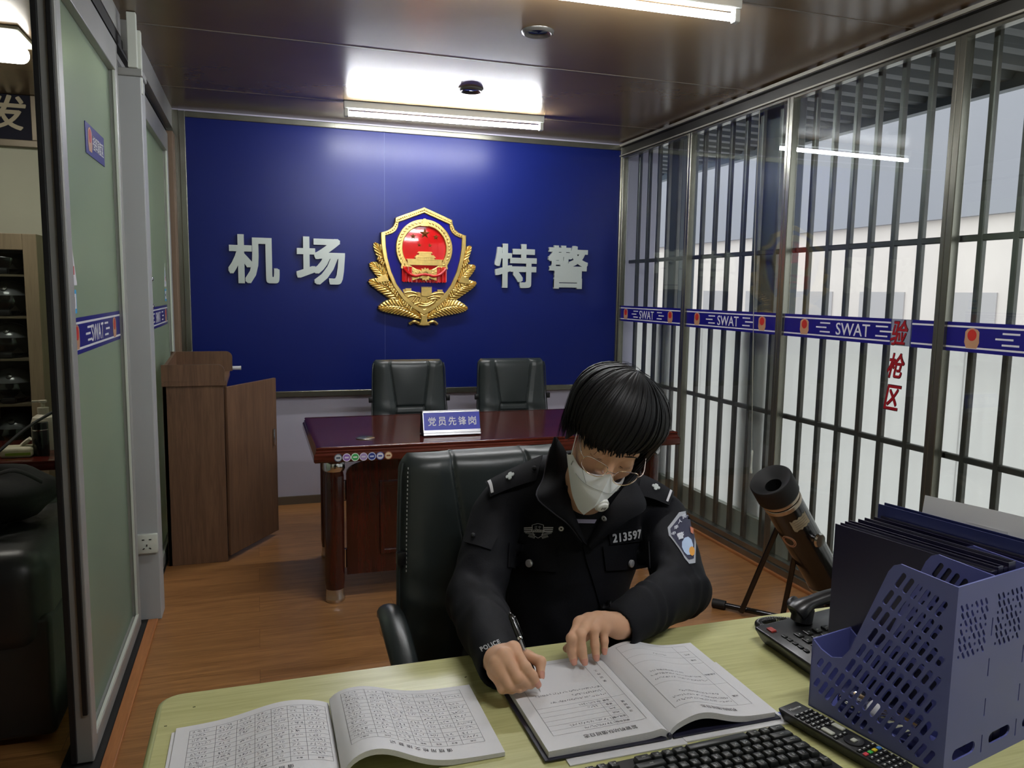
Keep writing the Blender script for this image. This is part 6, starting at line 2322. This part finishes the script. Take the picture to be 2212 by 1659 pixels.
EPL = [(0.510, 1.700, 0.984), (0.622, 1.700, 1.020), (0.636, 1.700, 1.080), (0.496, 1.700, 1.024)]
EPR = [(0.884, 1.700, 0.968), (0.977, 1.700, 0.928), (0.991, 1.700, 0.967), (0.897, 1.700, 1.019)]
for Q, bar_u, pip_u, ros in ((EPL, (0.03, 0.085), 0.42, 0.90), (EPR, (0.87, 0.935), 0.46, None)):
    lows = [hit(Q[0], 0.007)[0], hit(Q[1], 0.007)[0]]
    Q4 = [lows[0], lows[1], on_ray(Q[2], lows[1].y + 0.050), on_ray(Q[3], lows[0].y + 0.050)]
    ep = obj('epaulette', B().slab(board(Q4), 0.0035), M_uniform, person, smooth=60)
    b = B()
    P = [[board_at(Q4, bar_u[0] + (bar_u[1] - bar_u[0]) * i, 0.10 + 0.82 * k / 8, 0.0045) for k in range(9)] for i in (0, 1)]
    b.slab(P, 0.0008)
    obj('white_bar', b, M_white_bar, ep, smooth=0)
    du = (quad_pt(Q4, 1, 0.5) - quad_pt(Q4, 0, 0.5)).length; dv = (quad_pt(Q4, 0.5, 1) - quad_pt(Q4, 0.5, 0)).length
    pts = []
    for k in range(32):
        a = 2 * PI * k / 32
        rr = 0.0058 + 0.0048 * abs(math.cos(2 * a)) ** 0.6
        pts.append((pip_u + rr * math.cos(a) / du, 0.54 + 1.15 * rr * math.sin(a) / dv))
    n = 32
    vs2 = [board_at(Q4, *p, 0.0042) for p in pts] + [board_at(Q4, *p, 0.0066) for p in pts]
    obj('silver_pip', B().raw(vs2, [list(range(n))[::-1], [n + i for i in range(n)]] + [[i, (i + 1) % n, n + (i + 1) % n, n + i] for i in range(n)]), mat('silver_pip', (204, 212, 210), rough=0.35, metal=0.3), ep, smooth=0)
    if ros:
        obj('shoulder_button', B().sphere(board_at(Q4, ros, 0.45, 0.005), 0.0055, 12, 8), M_unif_edge, ep)
# chest badge with wings
BADGE = [(0.556, 1.600, 0.912), (0.629, 1.600, 0.905), (0.628, 1.600, 0.944), (0.555, 1.600, 0.950)]
bb0 = B()
for k in range(3):
    y = 0.78 - 0.115 * k
    for xa, xb in ((0.0 + 0.01 * k, 0.31), (0.69, 1.0 - 0.01 * k)):
        drape_poly(bb0, [(xa, y - 0.035), (xb, y - 0.035), (xb, y + 0.035), (xa, y + 0.035)], BADGE, 0.0025)
for sg in (-1, 1):
    for k in range(9):
        x = 0.5 + sg * (0.11 + 0.036 * k)
        for row, (ya, yb) in enumerate(((0.40, 0.28), (0.24, 0.12))):
            yy = 0.02 * k
            if row and k > 5:
                continue
            drape_poly(bb0, [(x, ya + yy), (x + 0.016, ya + yy), (x + 0.016 + sg * 0.035, yb + yy), (x + sg * 0.035, yb + yy)][::1], BADGE, 0.0025)
OUTL = [(0.32, 0.93), (0.5, 1.02), (0.68, 0.93), (0.67, 0.55), (0.62, 0.30), (0.5, 0.16), (0.38, 0.30), (0.33, 0.55)]
for i in range(len(OUTL)):
    a, c = OUTL[i], OUTL[(i + 1) % len(OUTL)]
    dx, dy = c[0] - a[0], c[1] - a[1]; L = math.hypot(dx, dy)
    nx, ny = -dy / L * 0.018, dx / L * 0.03
    drape_poly(bb0, [a, c, (c[0] + nx, c[1] + ny), (a[0] + nx, a[1] + ny)], BADGE, 0.0030)
drape_poly(bb0, [(0.30, 0.50), (0.70, 0.50), (0.72, 0.64), (0.5, 0.68), (0.28, 0.64)], BADGE, 0.0032)
bd = obj('chest_badge', bb0, M_thread, person, smooth=0)
b = B()
drape_text(b, '辽 宁', [quad_pt(BADGE, u, v) for u, v in ((0.40, 0.70), (0.60, 0.70), (0.60, 0.88), (0.40, 0.88))], 0.0036)
obj('badge_lettering', b, M_thread, bd, smooth=0)
b = B()
drape_text(b, 'POLICE', [quad_pt(BADGE, u, v) for u, v in ((0.33, 0.535), (0.67, 0.535), (0.67, 0.64), (0.33, 0.64))], 0.0044, bold=0.02)
obj('badge_lettering', b, M_black_rubber, bd, smooth=0)
# number tag
TAG = [(0.769, 1.600, 0.883), (0.857, 1.600, 0.885), (0.851, 1.600, 0.920), (0.763, 1.600, 0.917)]
NUM = [(0.772, 1.600, 0.8885), (0.846, 1.600, 0.8935), (0.844, 1.600, 0.914), (0.770, 1.600, 0.9095)]
tg = obj('number_tag', B().slab(drape(TAG, 0.002, 0, 8, 5), 0.0022), M_uniform, person, smooth=60)
b = B(); drape_text(b, '213597', NUM, 0.0085, bold=0.035, spacing=1.1)
obj('number_lettering', b, M_thread, tg, smooth=0)
# pocket flaps and buttons
FLL = [(0.519, 1.600, 0.853), (0.639, 1.600, 0.830), (0.638, 1.600, 0.891), (0.521, 1.600, 0.910)]
FLR = [(0.759, 1.600, 0.822), (0.882, 1.600, 0.816), (0.876, 1.600, 0.881), (0.750, 1.600, 0.881)]
for Q, bp in ((FLL, (0.577, 1.600, 0.859)), (FLR, (0.818, 1.600, 0.835))):
    fl = obj('pocket_flap', B().slab(drape(Q, 0.0025, 0, 12, 8), 0.003), M_uniform, person, smooth=60)
    p, n = hit(bp, 0.0115)
    xx = n.cross(V((0, 0, 1))).normalized(); yy = n.cross(xx)
    M = Matrix(((xx.x, yy.x, n.x, p.x), (xx.y, yy.y, n.y, p.y), (xx.z, yy.z, n.z, p.z), (0, 0, 0, 1)))
    bt = obj('pocket_button', B().lathe([(0.0090, -0.003), (0.0092, 0.0018), (0.0070, 0.0032), (0.0055, 0.0030), (0.003, 0.0040), (0.0, 0.0042)], 24, M=M), mat('silver_button', (206, 206, 210), rough=0.3, metal=0.55), fl)
# sleeve pocket on the left of the picture
SLP = [(0.432, 1.640, 0.905), (0.492, 1.640, 0.881), (0.508, 1.640, 0.912), (0.450, 1.640, 0.945)]
sp = obj('sleeve_pocket', B().slab(drape(SLP, 0.002, 0, 8, 6), 0.003), M_uniform, person, smooth=60)
c = hit(quad_pt(SLP, 0.22, 0.45), 0.006)
obj('sleeve_button', B().sphere(c[0], 0.0055, 12, 8), M_unif_edge, sp)
# shoulder patch
PQ = [(0.944, 1.600, 0.822), (1.000, 1.600, 0.815), (0.975, 1.600, 0.945), (0.905, 1.600, 0.900)]
sh = [(0.02, 0.95), (0.5, 1.12), (0.98, 1.0), (1.05, 0.5), (0.92, 0.0), (0.60, -0.03), (0.42, 0.10), (0.16, 0.45), (-0.02, 0.74)]
PQ = [(0.948, 1.600, 0.824), (1.004, 1.600, 0.815), (0.985, 1.600, 0.950), (0.918, 1.600, 0.915)]


def patch_layer(name, s, eps, m, parent, pts=None, n=7):
    pp = pts or [(0.5 + (x - 0.5) * s, 0.5 + (y - 0.5) * s) for x, y in sh]
    b = B(); c = (sum(p[0] for p in pp) / len(pp), sum(p[1] for p in pp) / len(pp))
    dense = []
    for i in range(len(pp)):
        a, d = pp[i], pp[(i + 1) % len(pp)]
        for k in range(4):
            dense.append((a[0] + (d[0] - a[0]) * k / 4, a[1] + (d[1] - a[1]) * k / 4))
    rings = []
    for i in range(n + 1):
        f = i / n
        rings.append([hit(quad_pt(PQ, c[0] + (q[0] - c[0]) * f, c[1] + (q[1] - c[1]) * f), eps)[0] for q in dense] )
        rings[-1].append(rings[-1][0])
    b.grid(rings)
    return obj(name, b, m, parent, smooth=60)


pa = patch_layer('shoulder_patch', 1.0, 0.0022, mat('patch_border_silver', (158, 162, 170), rough=0.6), person)
patch_layer('patch_field', 0.84, 0.0032, mat('patch_navy', (38, 40, 66), rough=0.7), pa)
patch_layer('patch_globe', 1, 0.0042, mat('patch_sky_blue', (170, 190, 220), rough=0.6), pa, [(0.62 + 0.24 * math.cos(a), 0.34 + 0.20 * math.sin(a)) for a in [2 * PI * k / 10 for k in range(10)]])
patch_layer('patch_sun', 1, 0.0050, mat('patch_orange', (214, 150, 60), rough=0.6), pa, [(0.78 + 0.12 * math.cos(a), 0.22 + 0.10 * math.sin(a)) for a in [2 * PI * k / 8 for k in range(8)]])
patch_layer('patch_flame', 1, 0.0050, mat('patch_red', (190, 110, 80), rough=0.6), pa, [(0.80, 0.72), (0.92, 0.66), (0.90, 0.55), (0.80, 0.60)])
b = B()
for ch, (u, v, s) in {'中': (0.16, 0.72, 0.17), '华': (0.30, 0.83, 0.17), '人': (0.46, 0.92, 0.16), '民': (0.64, 0.97, 0.16), '警': (0.40, 0.60, 0.30)}.items():
    drape_text(b, ch, [quad_pt(PQ, u + a * s * 0.9, v + c * s * 0.52) for a, c in ((-0.5, -0.5), (0.5, -0.5), (0.5, 0.5), (-0.5, 0.5))], 0.0048, bold=0.03)
obj('patch_lettering', b, mat('patch_white', (200, 204, 214), rough=0.6), pa, smooth=0)
# cuff lettering
POL = [(0.386, 1.330, 0.797), (0.421, 1.330, 0.809), (0.417, 1.330, 0.8165), (0.381, 1.330, 0.806)]
b = B(); drape_text(b, 'POLICE', POL, 0.0020, bold=0.03, spacing=1.15)
obj('cuff_lettering', b, M_thread, person, smooth=0)

# ---- trousers and shoes (under the desk)


def f_trousers(P):
    d = d_ell(P, (0.715, 1.72, 0.53), (0.19, 0.17, 0.12))
    for s in (-1, 1):
        hx2 = 0.715 + s * 0.09
        d = smin(d, smin(d_cap(P, (hx2, 1.68, 0.54), (hx2 + s * 0.03, 1.27, 0.53), 0.088, 0.066), d_cap(P, (hx2 + s * 0.03, 1.27, 0.52), (hx2 + s * 0.03, 1.33, 0.10), 0.066, 0.050), 0.03), 0.04)
    return d


vs, fs = sdf_mesh(f_trousers, (0.42, 1.16, 0.02), (1.0, 1.93, 0.70), 0.011)
obj('trousers', to_B(vs, fs), M_uniform, person, smooth=75)
for s in (-1, 1):
    hx2 = 0.715 + s * 0.12
    b = B().sphere((hx2, 1.27, 0.045), (0.045, 0.12, 0.045), 20, 12).box(hx2 - 0.042, hx2 + 0.042, 1.16, 1.385, 0.0, 0.02, 0.006)
    obj('shoe', b, mat('black_shoe', (16, 16, 17), rough=0.3), person, smooth=50)

# ---- hair
M_hair = mat('black_hair', (13, 12, 13), rough=0.48, spec=0.22, vary=(30, 0.3))
HC = V((-0.013, 0.014, 0.028))
HR3 = V((0.091, 0.104, 0.085))
W0 = V((0.16, 0.50, 0.86)).normalized()
DOWN = (HEAD.to_3x3().inverted() @ V((0, 0, -1))).normalized()


def zend(th):
    a = abs(th)
    front = -0.006 + 0.026 * max(0.0, th / 0.62) - 0.012 * max(0.0, -th / 0.62)
    side = -0.112 if th > 0 else -0.012 - 0.045 * max(0, min(1, (a - 1.35) / 0.5))
    back = -0.105
    if a < 0.62:
        return front
    if a < 0.95:
        k = (a - 0.62) / 0.33; k = k * k * (3 - 2 * k)
        return front * (1 - k) + side * k
    k = min(1, (a - 0.95) / 1.2)
    return side * (1 - k) + back * k


def hair_path(th, lift, n1=13, n2=7, endoff=0.0):
    de = V((math.sin(th), -math.cos(th), -0.05)).normalized()
    om = math.acos(max(-1, min(1, W0.dot(de))))
    pts = []
    for i in range(n1):
        t = i / (n1 - 1)
        d = (W0 * math.sin((1 - t) * om) + de * math.sin(t * om)) / math.sin(om)
        puff = 1 + 0.04 * math.sin(PI * t)
        pts.append(HC + V((d.x * (HR3.x + 0.018 * max(0.0, d.x) + lift) * puff, d.y * (HR3.y + lift) * puff, d.z * (HR3.z + lift) * puff)))
    p = pts[-1].copy()
    L = p.z - (zend(th) + endoff)
    hang = (V((0, 0, -1)) * 0.62 + DOWN * 0.38).normalized()
    out = V((math.sin(th), -math.cos(th), 0))
    hang = hang - out * max(-0.25, hang.dot(out)) * 0.75 if hang.dot(out) < 0 else hang - out * hang.dot(out) * 0.55
    hang = (hang - out * 0.10).normalized()
    if L > 0:
        for i in range(1, n2):
            t = i / (n2 - 1)
            pts.append(p + hang * (L * t) - out * (0.010 * t * t))
    return pts


b = B()
P = []
NT = 72
for k in range(NT):
    th = -PI + 2 * PI * k / NT
    P.append(resample([HEAD @ q for q in hair_path(th, -0.006)], 22))
b.grid(P, closed_u=True)
rh = random.Random(5)
for layer, (lift, cnt) in enumerate(((0.0, 240), (0.0035, 250), (0.0065, 240), (0.0085, 110))):
    for k in range(cnt):
        th = -PI + 2 * PI * (k + rh.random()) / cnt
        pts = hair_path(th, lift + rh.uniform(-0.001, 0.002), endoff=rh.uniform(-0.010, 0.012))
        tw = rh.uniform(-0.010, 0.010)
        side = V((math.cos(th), math.sin(th), 0))
        sw = 0.016 * math.sin(th * 1.0 + 0.6) + tw
        pts = [p + side * (sw * math.sin(PI * 0.5 * i / len(pts)) ** 2 * (1 if i < 12 else 1 + 0.04 * (i - 12))) for i, p in enumerate(pts)]
        sp2 = resample([HEAD @ q for q in pts], 18)
        wd = rh.uniform(0.0018, 0.0046)
        rad = [wd * min(1, 0.25 + i / 5) * (1 if i < 12 else 1 - ((i - 12) / 5.2) ** 1.4 * 0.96) for i in range(18)]
        upv = (sp2[0] - HEAD @ HC).normalized()
        b.tube(sp2, rad, 5, flat=0.5, up=upv, caps=False)
hr = obj('hair', b, M_hair, person, smooth=70)
b = B()
for k in range(70):
    th = rh.uniform(-PI, PI)
    pts = hair_path(th, rh.uniform(0.009, 0.017), endoff=rh.uniform(-0.02, 0.02))
    i0 = rh.randint(0, 6)
    pts = pts[i0:]
    side = V((math.cos(th), math.sin(th), 0)); tw = rh.uniform(-0.02, 0.02)
    pts = [HEAD @ (p + side * (tw * (i / len(pts)) ** 2) + (p - HC).normalized() * rh.uniform(0, 0.001)) for i, p in enumerate(pts)]
    b.tube(resample(pts, 14), 0.0004, 4)
o = obj('stray_hairs', b, M_hair, person); o['kind'] = 'stuff'

# ---- eyebrows and lashes
b = B()
for s in (-1, 1):
    b.tube([HEAD @ V((s * (0.018 + 0.028 * k / 6), -0.0905 + 0.010 * (k / 6) ** 2, -0.017 - 0.0035 * math.sin(PI * k / 6))) for k in range(7)], [0.0005, 0.0012, 0.0015, 0.0015, 0.0013, 0.0010, 0.0005], 6)
    for k in range(11):
        t = k / 10
        p = V((s * (0.020 + 0.025 * t), -0.0925 + 0.008 * t * t, -0.0185 - 0.0030 * math.sin(PI * t)))
        b.tube([HEAD @ p, HEAD @ (p + V((s * 0.001 * (t - 0.3), -0.0018, -0.0022)))], [0.0005, 0.0002], 4)
obj('eyelashes', b, M_hair, person)
b = B()
for s in (-1, 1):
    b.tube([HEAD @ V((s * (0.014 + 0.034 * k / 6), -0.0945 + 0.012 * (k / 6) ** 2, 0.012 + 0.004 * math.sin(PI * k / 6))) for k in range(7)], [0.0012, 0.0022, 0.0024, 0.0022, 0.0018, 0.0013, 0.0006], 6, flat=0.6)
obj('eyebrows', b, M_hair, person)

# ---- mask
M_mask = mat('white_mask_fabric', (236, 239, 242), rough=0.75, spec=0.3, bump=(180, 0.08, 0.002))
rows = [[(0, -0.124, -0.018), (0.022, -0.110, -0.046), (0.046, -0.086, -0.064), (0.064, -0.050, -0.068)],
        [(0, -0.140, -0.056), (0.029, -0.117, -0.070), (0.055, -0.082, -0.076), (0.0695, -0.042, -0.080)],
        [(0, -0.150, -0.092), (0.030, -0.117, -0.098), (0.055, -0.074, -0.090), (0.0705, -0.036, -0.084)],
        [(0.004, -0.126, -0.152), (0.029, -0.094, -0.140), (0.051, -0.057, -0.114), (0.066, -0.032, -0.093)]]
fine = []
for r in rows:
    fine.append(resample(r, 13))
G = []
for j in range(13):
    G.append(resample([fine[i][j] for i in range(4)], 15))
P = []
for j in range(12, 0, -1):
    P.append([V((-q.x, q.y, q.z)) for q in G[j]])
for j in range(13):
    P.append(G[j])
P = [[HEAD @ q for q in row] for row in P]
mk = obj('face_mask', B().slab(P, 0.0014), M_mask, person, smooth=28)
b = B()
for s in (-1, 1):
    b.tube([HEAD @ V((s * x, y, z)) for x, y, z in ((0.046, -0.0945, -0.058), (0.030, -0.1160, -0.072), (0.012, -0.1345, -0.094), (0.002, -0.1440, -0.100))], 0.0006, 5)
b.tube([P[j][4] + (P[j][4] - HEAD @ V((0, 0, -0.07))).normalized() * 0.0012 for j in range(5, 20)], 0.0005, 5)
obj('mask_seam', b, mat('mask_seam', (150, 152, 150), rough=0.8), mk)
b = B()
for s in (-1, 1):
    q0 = V((s * 0.0655, -0.048, -0.070))
    b.tube(smoothpath([HEAD @ q0, HEAD @ V((s * 0.0760, -0.034, -0.022)), HEAD @ V((s * 0.0795, -0.018, 0.008)), HEAD @ V((s * 0.081, 0.012, 0.004))], 5), 0.0014, 6)
obj('ear_loop', b, M_mask, mk)
b = B()
for s in (-1,):
    c = V((s * 0.0600, -0.0680, -0.074))
    d1, d2 = V((0.35 * s, -0.6, -0.2)).normalized() * 0.004, V((0.1 * s, 0.2, 1)).normalized() * 0.006
    n2 = V((s * 0.85, -0.5, 0)).normalized() * 0.002
    b.tube([HEAD @ (c + n2 + q) for q in (d1, d2, -d1, -d2)], 0.0006, 5, closed=True)
obj('mask_print', b, mat('mask_print', (140, 142, 138), rough=0.8), mk)
vc = V((0.021, -0.1350, -0.100)); vn = V((0.42, -0.90, 0.02)).normalized()
xx = vn.cross(V((0, 0, 1))).normalized(); yy = vn.cross(xx)
VM = HEAD @ Matrix(((xx.x, yy.x, vn.x, vc.x), (xx.y, yy.y, vn.y, vc.y), (xx.z, yy.z, vn.z, vc.z), (0, 0, 0, 1)))
vv = obj('valve', B().lathe([(0.0165, -0.008), (0.0160, 0.0005), (0.0125, 0.0020), (0.0120, 0.0060), (0.0105, 0.0072), (0.0, 0.0076)], 28, M=VM), mat('valve_white', (222, 222, 218), rough=0.4), mk, smooth=40)
b = B()
for k in range(3):
    b.box(-0.0055 + 0.004 * k, -0.0035 + 0.004 * k, -0.004, 0.004 - 0.002 * (k % 2), 0.0075, 0.0080, M=VM)
obj('valve_print', b, mat('valve_print', (90, 90, 92), rough=0.7), vv, smooth=0)

# ---- glasses
M_wire = mat('rose_gold_wire', (240, 218, 206), rough=0.15, metal=0.9)
gl = bpy.data.objects.new('glasses', None); COL.objects.link(gl); gl.parent = person; WM[gl.name] = WM[person.name].copy(); gl.empty_display_size = 0.02
LENS = [(-0.0265, 0.004), (-0.022, 0.0165), (-0.010, 0.0205), (0.010, 0.0200), (0.0225, 0.0150), (0.0270, 0.002), (0.0225, -0.0125), (0.009, -0.0205), (-0.009, -0.0200), (-0.0220, -0.0120)]


def lens_pts(s):
    out = []
    L = [V((x * s, y, 0)) for x, y in LENS]
    L2 = smoothpath(L + [L[0]], 4)[:-1]
    for q in L2:
        x = s * 0.0350 + q.x
        out.append(V((x, -0.1215 + 2.6 * x * x * 1.6, -0.0235 + q.y * 0.98)))
    return out


for s in (-1, 1):
    pts = [HEAD @ q for q in lens_pts(s)]
    obj('lens_rim', B().tube(pts, 0.0011, 7, closed=True), M_wire, gl)
    c = sum(pts, V()) / len(pts)
    b = B(); b.raw([c] + pts, [[0, i + 1, (i + 1) % len(pts) + 1] for i in range(len(pts))])
    fn = (pts[4] - c).cross(pts[10] - c).normalized() * 0.0012
    n = len(pts)
    b.raw([c + fn] + [p + fn for p in pts], [[0, (i + 1) % n + 1, i + 1] for i in range(n)])
    obj('lens', b, glass_mat('spectacle_lens', (0.97, 0.95, 0.96), 1.45) if s < 0 else MATS['spectacle_lens'], gl, smooth=60)
    b = B().tube(smoothpath([HEAD @ V((s * x, y, z)) for x, y, z in ((0.0618, -0.1060, -0.016), (0.0690, -0.100, -0.013), (0.0735, -0.085, -0.009), (0.0765, -0.045, -0.003), (0.079, -0.005, 0.002))], 5), 0.0012, 7)
    b.sphere(HEAD @ V((s * 0.071, -0.096, -0.012)), 0.0022, 8, 6)
    obj('temple', b, M_wire, gl)
    b = B().tube(smoothpath([HEAD @ V((s * x, y, z)) for x, y, z in ((0.012, -0.1195, -0.022), (0.0115, -0.112, -0.026), (0.0105, -0.1085, -0.031))], 4), 0.0008, 6)
    b.sphere(HEAD @ V((s * 0.0105, -0.1085, -0.032)), (0.0025, 0.0035, 0.004), 8, 6)
    obj('nose_pad', b, M_wire, gl)
obj('bridge', B().tube(smoothpath([HEAD @ V((x, -0.1215 - 0.002 * (1 - abs(x) / 0.009), -0.0165 + 0.002 * (1 - (x / 0.009) ** 2))) for x in (-0.0085, -0.004, 0, 0.004, 0.0085)], 4), 0.0011, 7), M_wire, gl)

# ---- pen
p0 = V((0.4560, 1.2065, 0.7715)); p1 = V((0.4295, 1.3050, 0.8790))
ax2 = (p1 - p0).normalized(); LP = 0.149
xx = ax2.cross(V((1, 0, 0))).normalized(); yy = ax2.cross(xx)
PNM = Matrix(((xx.x, yy.x, ax2.x, p0.x), (xx.y, yy.y, ax2.y, p0.y), (xx.z, yy.z, ax2.z, p0.z), (0, 0, 0, 1)))
t = thing('gel_pen', 'black and clear gel pen held in the writing hand', 'pen', M=PNM)
obj('metal_tip', B().lathe([(0.0004, 0), (0.0009, 0.003), (0.0016, 0.005), (0.0042, 0.018)], 18), mat('pen_tip', (170, 172, 172), rough=0.3, metal=0.6), t, local=True)
obj('rubber_grip', B().lathe([(0.0043, 0.018), (0.0052, 0.022), (0.0054, 0.035), (0.0056, 0.056), (0.0052, 0.058)], 18), M_black_rubber, t, local=True)
obj('clear_barrel', B().lathe([(0.0050, 0.058), (0.0050, 0.100)], 18), glass_mat('clear_pen_barrel', (0.82, 0.83, 0.84), 1.4), t, local=True)
obj('ink_refill', B().cyl((0, 0, 0.058), (0, 0, 0.098), 0.0022, n=10), mat('ink_refill', (176, 178, 178), rough=0.4), t, local=True)
obj('barrel_print', B().lathe([(0.0052, 0.060), (0.0052, 0.072)], 18, caps=False), mat('pen_print', (86, 70, 74), rough=0.5, vary=(300, 0.6)), t, local=True)
b = B().lathe([(0.0051, 0.098), (0.0054, 0.100), (0.0056, 0.126), (0.0052, 0.130), (0.0054, 0.132), (0.0054, 0.142), (0.0030, 0.147), (0.0008, LP), (0, LP)], 18)
obj('cap', b, MATS['black_gloss'], t, local=True)
obj('clip', B().box(-0.0014, 0.0014, -0.0082, -0.0068, 0.104, 0.140, 0.0005).box(-0.0014, 0.0014, -0.0082, -0.0045, 0.136, 0.140, 0.0005), MATS['black_gloss'], t, local=True)
obj('silver_ring', B().lathe([(0.0054, 0.096), (0.0056, 0.098), (0.0054, 0.101)], 18, caps=False), M_chrome, t, local=True)
